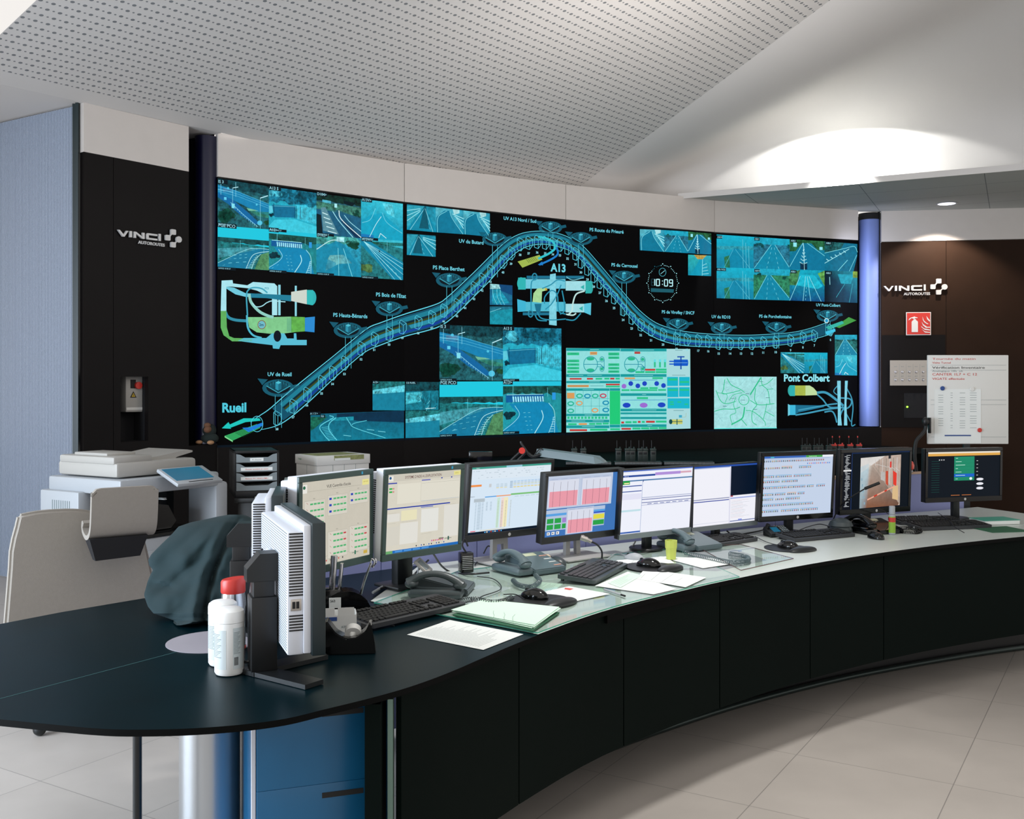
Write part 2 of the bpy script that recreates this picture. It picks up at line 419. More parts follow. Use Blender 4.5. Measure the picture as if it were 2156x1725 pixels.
bm = nb(); slab(bm, edge_pt(-.03, .004), edge_pt(9, .004), ZC - .012, ZC + .05, .01); struct('trim_1', bm, 'ceil')

# walls: fascia above the displays, dark wood below, side panels
k = 1
for a, b_ in zip(WP, WP[1:]):
    g_ = (b_ - a).normalized() * .004; k += 1
    bm = nb(); slab(bm, a + g_, b_ - g_, ZT + .012, ZC + .01, .05, off=.012); struct('trim_%d' % k, bm, 'fascia')
    k += 1
    bm = nb(); slab(bm, a + g_, b_ - g_, 0, ZB - .0195, .05, off=.012); struct('trim_%d' % k, bm, 'darkwood')
bm = nb(); slab(bm, L0 - Vector((.62, .785)) * 0, L1, ZT + .002, ZC, .07); k += 1; struct('trim_%d' % k, bm, 'fascia')
# left dark wood wall with a recessed niche cut into it
dL = (L1 - L0).normalized(); nL = Vector((dL.y, -dL.x)); LW = (L1 - L0).length
def on_line(a, dvec, px):
    kx = (px - CX) / F; t = (kx * a.y - a.x) / (dvec.x - kx * dvec.y); return t
tn0, tn1 = on_line(L0, dL, 254), on_line(L0, dL, 312)
yn = (L0 + dL * tn0).y; zn1, zn0 = EZ - (793 - HY) / F * yn, EZ - (931 - HY) / F * yn
bm = nb()
ts = on_line(L0, dL, 239)
slab(bm, L0, L0 + dL * (ts - .003), 0, ZT, .05); slab(bm, L0 + dL * (ts + .001), L0 + dL * tn0, 0, ZT, .05)
slab(bm, L0 + dL * tn1, L1, 0, ZT, .05)
slab(bm, L0 + dL * tn0, L0 + dL * tn1, zn1, ZT, .05); slab(bm, L0 + dL * tn0, L0 + dL * tn1, 0, zn0, .05)
wl = struct('wall_left', bm, 'darkwood')
bm = nb(); slab(bm, L0 + dL * (tn0 - .02), L0 + dL * (tn1 + .02), zn0 - .03, zn1 + .03, .02, off=-.22)
for tt in (tn0 - .01, tn1 + .01):
    p = L0 + dL * tt; prism(bm, [p - nL * .05, p - nL * .24, p - nL * .24 + dL * .01, p - nL * .05 + dL * .01], zn0 - .03, zn1 + .03)
prism(bm, [L0 + dL * tn0 - nL * .02, L0 + dL * tn1 - nL * .02, L0 + dL * tn1 - nL * .23, L0 + dL * tn0 - nL * .23], zn0 - .02, zn0)
k += 1; struct('trim_%d' % k, bm, 'recess')
# recess between left wall and displays, with its unlit column, and the shelf under it
def recess(a, b_, depth):
    bm = nb(); m_ = Vector((b_.x - a.x, b_.y - a.y)).normalized(); n = Vector((m_.y, -m_.x))
    prism(bm, [a - n * depth, b_ - n * depth, b_ - n * (depth + .04), a - n * (depth + .04)], 0, ZC)
    prism(bm, [a - n * .03, a - n * depth, a - n * depth + m_ * .01, a - n * .03 + m_ * .01], 0, ZC)
    prism(bm, [b_ - n * .03, b_ - n * depth, b_ - n * depth - m_ * .01, b_ - n * .03 - m_ * .01], 0, ZC)
    return bm
k += 1; struct('trim_%d' % k, recess(L1, WP[0], .34), 'recess')
k += 1; struct('trim_%d' % k, recess(WP[4], RR0, .42), 'recess')
def wpt(px, z, a, b_, off=0.0):
    d = (b_ - a).normalized(); t = on_line(a, d, px); p = a + d * t; n = Vector((d.y, -d.x)); p = p + n * off
    return Vector((p.x, p.y, z))
bm = nb(); slab(bm, L1, WP[0], 0, 1.03, .3, off=0.0); k += 1; struct('trim_%d' % k, bm, 'darkwood')
bm = nb(); slab(bm, WP[4], RR0, 0, 1.02, .38, off=0.0); k += 1; struct('trim_%d' % k, bm, 'darkwood')
mL = (L1 + WP[0]) / 2; bm = nb(); cyl(bm, .095, 1.035, 3.62, 40); 
single('decorative_column', bm, 'navy', 'unlit dark navy round column in the recess left of the video wall', 'column', loc=(mL.x - .02, mL.y + .16, 0))
mR = (WP[4] + RR0) / 2
t_ = thing('decorative_column', 'brightly lit blue round column standing between the video wall and the right wall', 'column', (mR.x + .055, mR.y + .16, 0))
bm = nb(); cyl(bm, .128, 1.03, 3.55, 48); obj('shaft', bm, 'column', t_)
bm = nb(); cyl(bm, .131, 3.55, 3.63, 48); obj('cap', bm, 'recess', t_)
# right wall
dR = (RR1 - RR0).normalized()
tj = on_line(RR0, dR, 1992)
bm = nb(); slab(bm, RR0, RR1, ZT, ZC, .05); k += 1; struct('trim_%d' % k, bm, 'fascia')
bm = nb()
slab(bm, RR0, RR0 + dR * (tj - .003), 0, ZT - .006, .05); slab(bm, RR0 + dR * (tj + .003), RR1, 0, ZT - .006, .05)
struct('wall_right', bm, mat('brown_wood', '#2a1c14', .65, spec=.1, vary=.2, vscale=4))
# shallow hatch panel on it
ph = lambda px, py, off=.006: (lambda p: Vector((p.x, p.y, EZ - (py - HY) / F * p.y)))(wpt(px, 0, RR0, RR1, off))
def rwall_rect(x0, y0, x1, y1, th, off, m_, nm):
    a = wpt(x0, 0, RR0, RR1); b_ = wpt(x1, 0, RR0, RR1); z1 = EZ - (y0 - HY) / F * a.y; z0 = EZ - (y1 - HY) / F * a.y
    bm = nb(); slab(bm, Vector((a.x, a.y)), Vector((b_.x, b_.y)), z0, z1, th, off=off); return bm, a, b_, z0, z1
bm, *_ = rwall_rect(1857, 706, 1990, 900, .01, .008, 'darkwood', '')
k += 1; struct('trim_%d' % k, bm, 'darkwood')
bm, *_ = rwall_rect(1903, 828, 1996, 880, .006, .012, '', ''); k += 1; struct('trim_%d' % k, bm, 'recess')
# behind the right wall: outer wall, and the hidden cove wall above the fascia stays the smooth ceiling
bm = nb(); slab(bm, RR1, RR1 + Vector((2.2, -2.2)), 0, ZC, .05); struct('wall_right_2', bm, 'darkwood')

# ribbed panel wall turning away at the far left
rd = Vector((-.85, .52)).normalized(); rn = Vector((-rd.y, rd.x)) * 1.0
rn = Vector((rd.y, -rd.x)); rn = -rn if rn.y > 0 else rn
t_ = thing('ribbed_radiator_panel', 'tall panel of narrow pale vertical ribs at the far left edge of the wall', 'ribbed panel', (L0.x - .09, L0.y + .06, 0))
bm = nb(); bk = nb()
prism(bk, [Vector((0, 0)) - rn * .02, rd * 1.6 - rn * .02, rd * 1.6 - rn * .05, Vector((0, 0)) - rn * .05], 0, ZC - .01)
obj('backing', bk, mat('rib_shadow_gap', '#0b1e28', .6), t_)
for i in range(84):
    c = rd * (.012 + i * .0185)
    prism(bm, [c + rn * .004 - rd * .0048, c + rn * .004 + rd * .0048, c - rn * .02 + rd * .0048, c - rn * .02 - rd * .0048], 0, ZC - .012)
o = obj('rib', bm, mat('rib_paint', '#a9b6c9', .4), t_); o['kind'] = 'stuff'
bm = nb(); box(bm, (0, 0, ZC / 2), (.022, .05, ZC)); box(bm, (.035, -.03, ZC / 2), (.022, .05, ZC)); 
obj('edge_post', bm, mat('post_green_black', '#0c2226', .4), t_)
# daylight side wall far left, outside the photographed part
bm = nb(); slab(bm, Vector((-7.2, 1)), Vector((-4.9, 9.2)), 0, 1.0, .1); struct('wall_left_2', bm, 'ceil')
bm = nb(); slab(bm, Vector((-4.9, 9.2)), Vector((-4.2, 8.4)), 0, ZC, .1); struct('wall_left_3', bm, 'ceil')

# ------------------------------------------------------------------ video wall
SEAM = [CX + F * p.x / p.y for p in WP]
def Wm(px, py, off=0.0):
    i = 0
    while i < 3 and px > SEAM[i + 1]: i += 1
    a, b_ = WP[i], WP[i + 1]; d = (b_ - a).normalized(); t = on_line(a, d, px); p = a + d * t; n = Vector((d.y, -d.x))
    z = EZ - (py - HY) / F * p.y; p = p + n * (off + .002)
    return Vector((p.x, p.y, z))
def wvec(px, py):
    """photo-pixel vectors of one metre to the right / up on the wall at a pixel"""
    i = 0
    while i < 3 and px > SEAM[i + 1]: i += 1
    d = (WP[i + 1] - WP[i]).normalized(); p = Wm(px, py)
    q = Vector((p.x + d.x * .1, p.y + d.y * .1, p.z)); qx = CX + F * q.x / q.y; qy = HY - F * (q.z - EZ) / q.y
    return ((qx - px) * 10, (qy - py) * 10), (0, -F / p.y)
screens = []
for i in range(4):
    t_ = thing('video_wall_display', ['leftmost video wall display with eight camera pictures along its top',
        'second video wall display from the left with four large camera pictures', 'third video wall display with the clock and the green status table',
        'rightmost video wall display with the road map and Pont Colbert diagram'][i], 'video display', (0, 0, 0), 0, 'video wall displays')
    a, b_ = WP[i], WP[i + 1]; g_ = (b_ - a).normalized() * .003
    bm = nb(); slab(bm, a + g_, b_ - g_, ZB, ZT, .12); obj('glass_panel', bm, mat('display_black', '#020204', .5, spec=.06), t_)
    bm = nb(); slab(bm, a + g_, b_ - g_, ZB - .02, ZB, .13, off=.01); obj('lower_frame', bm, 'frameblue', t_); bm = nb(); slab(bm, a + g_, b_ - g_, ZT, ZT + .01, .13, off=.01); obj('upper_frame', bm, 'blackgloss', t_)
    screens.append(t_)
CV = [Canvas(Wm) for _ in range(4)]
def cv(px):
    i = 0
    while i < 3 and px > SEAM[i + 1]: i += 1
    return CV[i]
def wtext(px, py, txt, cap, col, bold=.012, L=6):
    ex, ey = wvec(px, py); c = cv(px); s_ = cap / .7 / math.hypot(*ey)
    c.text(px, py, txt, (ex[0] * s_, ex[1] * s_), (ey[0] * s_, ey[1] * s_), col, L, bold)

RD, RD2, LN, SK, GR, GR2, TR, TR2, DK = '#0a86a8', '#0d6f94', '#7fe0ec', '#1cc3dc', '#1f6a52', '#4a7a4a', '#0c4038', '#134f52', '#052a3a'
def feed(quad, kind, seed=0):
    """camera picture: quad = TL, TR, BR, BL photo pixels"""
    (ax, ay), (bx, by), (cx_, cy_), (dx, dy) = quad; c = cv((ax + bx) / 2)
    def f(s_, t): return ((1 - t) * ((1 - s_) * ax + s_ * bx) + t * ((1 - s_) * dx + s_ * cx_), (1 - t) * ((1 - s_) * ay + s_ * by) + t * ((1 - s_) * dy + s_ * cy_))
    rnd = random.Random(seed); W_ = abs(bx - ax)
    def P(pts, col, nz=0, L=2): c.poly([f(*p) for p in pts], col, nz, L)
    def Ln(pts, col=LN, w_=.9, L=4): c.line([f(*p) for p in pts], w_, col, L)
    def cur(pts, n=6): return [(p.x, p.y) for p in smooth([(a_, b_, 0) for a_, b_ in pts], n)]
    def dash(p, q, n, col=LN, w_=.9):
        for k_ in range(n):
            t0, t1 = (k_ + .1) / n, (k_ + .55) / n
            Ln([(p[0] + (q[0] - p[0]) * t0, p[1] + (q[1] - p[1]) * t0), (p[0] + (q[0] - p[0]) * t1, p[1] + (q[1] - p[1]) * t1)], col, w_)
    full = [(0, 0), (1, 0), (1, 1), (0, 1)]
    def bush(x, y, r, col=TR, n=7, nz=.8):
        for _ in range(n):
            a_ = rnd.uniform(0, 6.3); q = rnd.uniform(0, r)
            pts = [(x + q * math.cos(a_) + r * .55 * math.cos(j * PI / 4) * rnd.uniform(.7, 1.2), y + q * .7 * math.sin(a_) + r * .5 * math.sin(j * PI / 4) * rnd.uniform(.7, 1.2)) for j in range(8)]
            P([(min(max(p[0], 0), 1), min(max(p[1], 0), 1)) for p in pts], col, nz, 3)
    def band(y0, amp, n, col, top=0, L=3, nz=.9):
        pts = [(0, top), (1, top)] + [(1 - j / n, y0 + rnd.uniform(-amp, amp)) for j in range(n + 1)]; P(pts, col, nz, L)
    if kind == 'is3':
        P(full, '#1c5a62', .8); band(.2, .03, 12, '#0a3c44')
        P([(0, .13), (.35, .2), (1, .42), (1, .68), (.75, .62), (0, .30)], '#1280b0', .12, 4)
        P([(0, .30), (.3, .42), (.62, .68), (.86, .92), (.70, .90), (.45, .74), (.2, .52), (0, .40)], '#0e66a0', .1, 4)
        P([(.6, .62), (1, .60), (1, .74), (.8, .72)], '#2c7a6a', .6, 4)
        for y0 in (.17, .22, .27): Ln([(0, y0), (.4, y0 + .06), (1, y0 + .24)], '#5fc8e8', .6, 5)
        Ln([(.25, .48), (.48, .70), (.78, .96)], '#7fd4ee', 1.0, 5)
        for j in range(14): x = .27 + j * .037; Ln([(x, .5 + j * .034), (x, .54 + j * .034)], '#9fe6f2', .5, 5)
        bush(.15, .78, .16, '#0a4034', 12)
        bush(.95, .84, .08, '#1c4a30', 8)
        for x, y0, y1 in ((.35, .02, .34), (.83, .3, 1), (.06, .05, .34), (.29, .16, .5)): Ln([(x, y0), (x, y1)], '#8fdcee', .7, 5)
        Ln([(.29, .16), (.4, .12)], '#c0f4ff', 1.4, 5); Ln([(.83, .3), (.98, .22)], '#c0f4ff', 1.8, 5); Ln([(0, .24), (.3, .25)], '#7fd4ee', 1, 5)
        for x, y, r in ((.2, .18, .024), (.76, .46, .02), (.82, .87, .05)): 
            c.ell(*f(x, y), r * W_, r * W_ * .95, '#4fc4e4', 0, 5)
        P([(.27, .5), (.33, .5), (.33, .6), (.27, .6)], '#7fe0f0', 0, 5); P([(.12, .38), (.17, .38), (.17, .44), (.12, .44)], '#5fd0f0', 0, 5)
        P([(.1, .18), (.28, .19), (.28, .30), (.1, .29)], '#5b7fa0', .4, 4)
        P([(.56, .56), (.72, .58), (.8, .6), (.6, .62)], '#6fb89a', .2, 5)
    elif kind == 'gate':
        P(full, '#22a8c0', .25); band(.34, .05, 12, '#126c86', L=3)
        for _ in range(9): bush(rnd.uniform(.3, .95), rnd.uniform(.05, .25), .13, '#0a4a5c', 2)
        bush(.12, .14, .14, '#52c4d8', 6, .5)
        P([(.06, .42), (.56, .38), (.56, .66), (.12, .70)], '#0c6c92', .2, 4); P([(.0, .45), (.08, .44), (.08, .60), (0, .62)], '#5cc8dc', .1, 4)
        P([(.56, .36), (1, .28), (1, .78), (.56, .68)], '#2fb0c8', .6, 3)
        P([(0, .92), (.12, .76), (.55, .70), (1, .82), (1, 1), (0, 1)], '#3cc8de', .15, 4)
        for x in (.1, .55, .58, .66): Ln([(x, .38), (x, .68)], '#07405a', 1.2, 5)
        for j in range(12): x = .6 + j * .034; Ln([(x, .36), (x, .68 + j * .006)], '#6fd8e6', .5, 5)
        Ln([(.1, .44), (.56, .4)], '#6fd8e6', .7, 5); bush(.06, .66, .06, '#063848', 5)
    elif kind == 'round':
        P(full, '#245c6c', .5); band(.16, .04, 10, '#0a2c24'); P([(0, .2), (1, .22), (1, .45), (0, .38)], '#3c7a6a', .8, 3)
        P([(0, .34), (.5, .36), (1, .5), (1, 1), (0, 1)], '#1c5c7c', .25, 3)
        P([(.1, .34), (.2, .32), (.5, .96), (.15, .9)], '#5a8c9a', .2, 4)
        for j in range(5): Ln([(.13 + j * .03, .46 + j * .11), (.25 + j * .05, .50 + j * .11)], '#c8eef2', 1.8, 5)
        Ln(cur([(.36, .4), (.5, .62), (.82, 1)]), '#9fe6f2', 1.5, 5); Ln(cur([(.5, .36), (.56, .58), (1, .98)]), '#e0f8fa', 1.6, 5); Ln(cur([(.62, .46), (.75, .62), (1, .82)]), '#9fe6f2', 1.2, 5)
        P([(.55, .62), (.62, .6), (1, .96), (1, 1), (.88, 1)], '#083050', .1, 4); P([(.6, .1), (.88, .12), (.8, .22), (.62, .18)], '#041a20', 0, 4)
        bush(.92, .38, .09, '#0a3a30', 8); P([(0, .5), (.1, .52), (.14, .98), (0, .98)], '#041c22', .3, 4); P([(.13, .14), (.32, .15), (.32, .22), (.13, .2)], '#4fb4cc', .3, 4)
        P([(.4, .2), (.46, .2), (.46, .3), (.4, .3)], '#a8ecf2', 0, 5)
    elif kind == 'mist':
        P(full, ['#2bb4cc', '#3fc0d2', '#1398ba', '#1290b0'], .25); P([(0, .55), (.2, .4), (.5, .3), (1, .75), (1, 1), (0, 1)], '#12a2c2', .12, 3)
        Ln(cur([(.2, .95), (.35, .62), (.48, .4)]), '#c8f4fa', 1.1, 5); Ln(cur([(.5, .3), (.62, .55), (.98, .8)]), '#7fdcec', .8, 5); Ln(cur([(.02, .6), (.22, .5), (.34, .2)]), '#7fdcec', .9, 5)
        Ln([(.42, .96), (.46, .84), (.6, .96)], '#d8fafc', 1.1, 5); P([(.5, .04), (.75, .06), (.8, .4), (.62, .3)], '#55c8da', .5, 4)
        P([(0, .88), (.3, .9), (.3, 1), (0, 1)], '#1578b8', 0, 4)
    elif kind == 'bend':
        P(full, '#1cc8e0', 0); band(.40, .02, 14, '#12484a', top=.28, nz=.7); P([(0, .38), (1, .44), (1, 1), (0, 1)], '#1a7074', .8, 3)
        P([(0, .56), (.6, .47), (.8, .5), (0, .8)], '#3f94a0', .6, 4)
        P([(0, .92), (.55, .54), (.78, .49), (1, .5), (1, .55), (.76, .66), (.6, 1), (0, 1)], '#12789c', .12, 4)
        P([(.85, .62), (1, .56), (1, 1), (.72, 1)], '#4f8a5c', .5, 4)
        Ln(cur([(0, .91), (.55, .545), (.78, .49), (1, .49)]), '#9ce6f0', .9, 5); Ln(cur([(.55, 1), (.66, .7), (.78, .6), (1, .54)]), '#b8f0f4', 1.1, 5)
        Ln(cur([(.66, 1), (.72, .78), (.84, .62)]), '#a8eaf2', 1, 5)
        for j in range(8): t = j / 8; Ln([(.57 + t * .2, .98 - t * .35), (.68 + t * .14, .96 - t * .33)], '#a8eaf2', .8, 5)
        for y0, n in ((.66, 4), (.74, 4), (.84, 3)): dash((.2, y0 + .06), (.62, y0 - .02), n)
        dash((.08, .98), (.3, .84), 2); Ln([(.44, .32), (.44, .56)], LN, .5, 5); Ln([(.9, .36), (.9, .6)], LN, .5, 5)
    elif kind == 'toll':
        P(full, '#22c4de', 0); band(.26, .05, 12, '#124a44', top=.09, nz=.8); P([(0, .22), (1, .2), (1, 1), (0, 1)], '#1f6660', .7, 2, )
        P([(.05, .26), (.7, .25), (.7, .39), (.05, .40)], '#0a5c9a', .2, 4)
        for j in range(13): x = .16 + j * .042; P([(x, .29), (x + .024, .29), (x + .034, .39), (x + .01, .39)], '#9fe8f4', .3, 5)
        Ln([(.06, .255), (.68, .25)], '#9fe8f0', 1.2, 5)
        P([(.1, .42), (.66, .39), (.82, .44), (.95, 1), (0, 1), (0, .92), (.22, .72), (.27, .62), (.16, .5)], '#0c86b4', .08, 4)
        bush(.12, .62, .1, '#08303a', 8); Ln(cur([(.2, .46), (.28, .62), (.2, .76), (0, .93)]), '#9ce6f0', 1, 5)
        Ln(cur([(.66, .56), (.68, .72), (.54, 1)]), '#b8f4f8', 1.5, 5); Ln(cur([(.78, .42), (.88, .6), (.88, 1)]), '#9fe8f0', 1.1, 5); Ln(cur([(.86, .7), (.85, .8), (.78, 1)]), '#9fe8f0', 1, 5)
        for j in range(7): Ln([(.79 + j * .011, .97 - j * .045), (.86 + j * .006, .97 - j * .045)], '#b8f4f8', .8, 5)
        for y0 in (.6, .68, .76, .84, .93): dash((.34 + (y0 - .6) * .2, y0), (.5 + (y0 - .6) * .1, y0), 2)
        dash((.05, .95), (.25, .8), 2); P([(.84, .22), (.9, .22), (.9, .36), (.84, .36)], '#2a98e0', 0, 5); Ln([(.17, .08), (.17, .42)], LN, .6, 5); Ln([(.76, .12), (.76, .3)], LN, .5, 5)
    elif kind == 'cross':
        P(full, '#2390ac', .5); P([(.0, 0), (.9, 0), (1, .1), (.6, .2), (0, .24)], '#3f9a94', .7, 3)
        P([(0, .4), (.45, .12), (.62, .2), (.95, .7), (1, 1), (0, 1)], '#1588a8', .2, 4)
        bush(.34, .36, .09, '#0b4038', 8); bush(.82, .2, .14, '#0f4030', 10); bush(.2, .92, .12, '#0b3c34', 8)
        Ln(cur([(0, .38), (.3, .14), (.5, .1)]), '#c8f0f0', 1.5, 5); Ln([(.48, .3), (.5, 1)], LN, 1, 5); Ln([(.6, .3), (.8, 1)], LN, 1.1, 5)
        P([(.3, .5), (.6, .46), (.8, .66), (.5, .7), (.2, .9), (.25, .6)], '#6fb4b4', .6, 4); P([(.45, .02), (.62, .02), (.62, .14), (.45, .14)], '#9fe0e8', .6, 5)
    elif kind == 'diag':
        P(full, '#20767c', .6); P([(0, 0), (1, 0), (1, .2), (0, .02)], '#38b8cc', .2, 3); band(.14, .02, 8, '#1c5848', top=.06)
        P([(0, .05), (.15, .02), (1, .55), (1, 1), (.75, 1), (0, .16)], '#0c86a8', .15, 4)
        for k_, (x1, y1) in enumerate(((.8, 1), (.96, 1), (1, .86), (1, .72), (1, .6))): Ln([(.06, .07), (x1, y1)], '#9fe8f0', 1.1 if k_ % 2 else .7, 5)
        dash((.1, .14), (1, 1), 9); bush(.14, .75, .16, '#4c7040', 12); P([(.42, .28), (.45, .28), (.45, .33), (.42, .33)], '#083040', 0, 5); Ln([(.62, .02), (.62, .3)], LN, .5, 5)
    elif kind in ('tunl', 'tunr', 'tunc'):
        ax_ = {'tunl': .62, 'tunr': .4, 'tunc': .5}[kind]
        P(full, ['#0c6c84', '#0c6c84', '#0a98b8', '#0a98b8'], .3)
        P([(0, .05), (ax_, .0), (0, .95)], '#2a9ab0', .3, 3); P([(1, .05), (ax_, .0), (1, .85)], '#1c8ea8', .3, 3)
        P([(0, 1), (ax_ - .02, .08), (ax_ + .03, .08), (1, 1)], '#0c88a6', .1, 4)
        P([(ax_ - .02, 0), (ax_ + .04, 0), (ax_ + .14, .9), (ax_ - .2, .9)], '#07586c', .15, 5)
        side = [(0, .25), (0, .45), (0, .65)] if kind != 'tunr' else [(1, .25), (1, .45), (1, .65)]
        for x, y in side: Ln([(x, y), (ax_ + (x - ax_) * .25, .08 + (y - .08) * .25)], '#8fe0ec', 1.6, 5)
        Ln([(.1, 1), (ax_ - .01, .1)], '#8fe0ec', .9, 5); Ln([(.9, 1), (ax_ + .01, .1)], '#8fe0ec', .9, 5)
        dash((ax_ + .2, .95), (ax_ + .02, .15), 4)
    elif kind == 'curv':
        P(full, ['#5ab8c8', '#2f9ab4', '#0c90b0', '#0c88a8'], .25)
        P([(.0, 1), (.02, .4), (.3, .1), (.5, .08), (.62, .4), (1, 1)], '#0a7898', .12, 4)
        Ln(cur([(.06, 1), (.08, .4), (.4, .1)]), LN, 1, 5); Ln(cur([(.98, 1), (.6, .4), (.5, .1)]), LN, 1, 5)
        for k_ in range(4): Ln([(.6 + k_ * .07, .2 + k_ * .08), (1, .35 + k_ * .14)], '#9fe8f0', 1.6, 5)
        P([(.6, 0), (.85, 0), (.85, .14), (.66, .22)], '#a8dce0', .2, 5)
    elif kind == 'road':
        hz_ = rnd.uniform(.2, .3); vx = rnd.uniform(.4, .6); g_ = rnd.choice(['#1d6a66', '#2a7a58', '#24708a'])
        P(full, ['#20a8c4', '#20a8c4', '#0c7c9c', '#0c7c9c'], .3); P([(0, hz_), (1, hz_), (1, 1), (0, 1)], g_, .7, 3)
        P([(-0, 1), (vx - .06, hz_), (vx + .06, hz_), (1, .92), (1, 1)], '#0d86a6', .12, 4)
        Ln([(.02, .98), (vx - .05, hz_)], LN, .9, 5); Ln([(.98, .92), (vx + .05, hz_)], LN, .9, 5); dash((.36, 1), (vx - .02, hz_ + .02), 5); dash((.7, 1), (vx + .02, hz_ + .02), 5)
        for _ in range(3): bush(rnd.choice([rnd.uniform(0, .25), rnd.uniform(.8, 1)]), hz_ + .04, .1, '#0c4440', 4)
    elif kind == 'haze':
        P(full, ['#16b0cc', '#16b0cc', '#0e7c9e', '#0e7c9e'], .15); P([(0, .35), (1, .3), (1, .42), (0, .45)], '#2c94a6', .5, 3)
        P([(.1, 1), (.45, .4), (.6, .4), (1, .9), (1, 1)], '#0d86a8', .12, 4); Ln([(.5, .42), (.9, 1)], '#58c4da', .7, 5); Ln([(.45, .42), (.2, 1)], '#58c4da', .7, 5)
        for j in range(3): Ln([(.7 + .08 * j, .1 + j * .1), (.72 + .08 * j, 1)], '#6fd0e0', .7, 5)
        P([(.2, .68), (.34, .62), (.36, 1), (.22, 1)], '#2c7448', .5, 4)
    elif kind == 'chev':
        P(full, '#0f7c9a', .2); P([(0, 0), (1, 0), (1, .3), (0, .4)], '#24603c', .8, 3); P([(0, .62), (.36, .1), (.62, .1), (1, .55), (1, 1), (0, 1)], '#0c769a', .1, 4)
        Ln([(0, .9), (.38, .1)], LN, 1, 5); Ln([(.42, 1), (.4, .25), (.38, .1)], '#b8f4f8', 1.3, 5); Ln([(.5, .1), (1, .5)], LN, .9, 5)
        for j in range(5): y = .36 + j * .11; Ln([(.4 - j * .03, y - .06), (.38, y), (.42 + j * .02, y - .05)], '#b8f4f8', 1.1, 5)
        P([(.1, .1), (.2, .1), (.2, .24), (.1, .24)], '#8fe8f4', 0, 5); P([(.85, .2), (.94, .2), (.94, .3), (.85, .3)], '#8fe8f4', 0, 5); P([(.3, .78), (.5, .78), (.5, .98), (.3, .98)], '#05304a', .6, 5)
    elif kind == 'curve2':
        P(full, '#0c6f8e', .2); P([(0, 0), (.6, 0), (.5, .22), (0, .4)], '#1a5a5c', .9, 3); Ln(cur([(0, .4), (.6, .2), (.9, .1), (1, .3)]), LN, 1, 5)
        Ln([(0, .75), (.75, .2)], '#9fe8f0', 1.2, 5); Ln([(.4, 1), (.7, .6)], LN, 1.2, 5); Ln([(.75, 1), (.98, .4)], LN, .9, 5)
        for j in range(5): Ln([(.05 + j * .13, .6 - j * .08), (.12 + j * .13, .66 - j * .08)], '#9fe8f0', 1.6, 5)
        P([(.88, 1), (1, .4), (1, 1)], '#020812', 0, 5)
    elif kind == 'night':
        P(full, ['#06202e', '#1f9ab0', '#0a5070', '#030a14'], .2); P([(.4, .1), (.9, .1), (.8, .4), (.5, .4)], '#1fa0b8', .3, 3); P([(.86, 0), (1, 0), (1, .2), (.86, .2)], '#7a9a3c', .6, 4)
        Ln([(.35, .85), (.62, .4)], '#3fb0c4', .9, 5); Ln([(.75, 1), (.85, .4)], '#3fb0c4', .9, 5); Ln([(.15, .2), (.16, .45)], '#8fd0dc', 1.4, 5)
    elif kind == 'lit':
        P(full, ['#12a4bc', '#12a4bc', '#0a4c80', '#0a4c80'], .3); P([(0, .1), (.3, 0), (.2, .5), (0, .5)], '#3c7a4c', .8, 3); P([(.8, .1), (1, 0), (1, .5)], '#5a9a4c', .7, 3)
        P([(.2, .5), (.3, .15), (.7, .15), (.95, .5), (.8, .6)], '#1cb4cc', .3, 4)
        for x0, x1 in ((.0, .3), (.38, .45), (.6, .5), (.9, .55)): Ln([(x0, 1), (x1, .2)], '#8fe4f0', 1, 5)
        dash((.45, .98), (.48, .5), 4)
    elif kind == 'flare':
        P(full, ['#2fb0b0', '#1ca4bc', '#0c90ac', '#0c90ac'], .2); P([(.25, 0), (.8, 0), (.62, .2), (.4, .2)], '#b89a4c', .6, 4); P([(.1, 1), (.5, .2), (.7, .2), (.9, 1)], '#0f9ab8', .1, 4)
        Ln([(.6, 1), (.62, .2)], LN, 1.2, 5); 
        for j in range(4): Ln([(.62, .5 + j * .14), (.8 + j * .03, .4 + j * .16)], '#9fe8f0', 1, 5)
    elif kind == 'wide':
        P(full, ['#0d6078', '#0a5470', '#0e7890', '#0e7890'], .25); P([(.28, .02), (1, 0), (1, .42), (.75, .36), (.5, .3), (.28, .16)], '#06304a', .2, 3)
        P([(0, .1), (.18, .12), (.05, .5), (0, .6)], '#14604c', .7, 3); P([(.2, .16), (.46, .14), (.46, .28), (.22, .26)], '#1a8ca0', .4, 4)
        Ln(cur([(.2, .08), (.24, .16), (.1, .45), (.14, .75), (.2, .98)]), '#5fd0e0', 1.8, 5); Ln(cur([(.27, .16), (.2, .36), (.2, .62), (.28, .97)]), '#5fd0e0', 1.8, 5)
        for j in range(9): Ln([(.115 + j * .01, .5 + j * .055), (.2 + j * .008, .47 + j * .055)], '#4fc0d4', 1, 5)
        Ln(cur([(.38, .16), (.42, .38), (.48, .56), (.8, .95)]), '#5fd0e0', 1.4, 5); Ln(cur([(.44, .44), (.47, .38), (.6, .3)]), '#5fd0e0', 1.2, 5)
        for x, y in ((.35, .8), (.6, .62), (.72, .7)): Ln([(x, y), (x + .08, y + .04)], LN, 1, 5)
    elif kind == 'lot':
        P(full, '#13809c', .15); P([(0, 0), (1, 0), (1, .35), (0, .42)], '#1a6a6c', .9, 3); P([(0, .3), (1, .12), (1, .36), (0, .44)], '#55bccc', .8, 4)
    elif kind == 'works':
        P(full, '#12788c', .5); P([(0, 0), (1, 0), (1, .3), (0, .35)], '#0a4048', .9, 3); P([(0, .4), (.5, .35), (.45, .7), (0, .8)], '#3fb0c0', .7, 3)
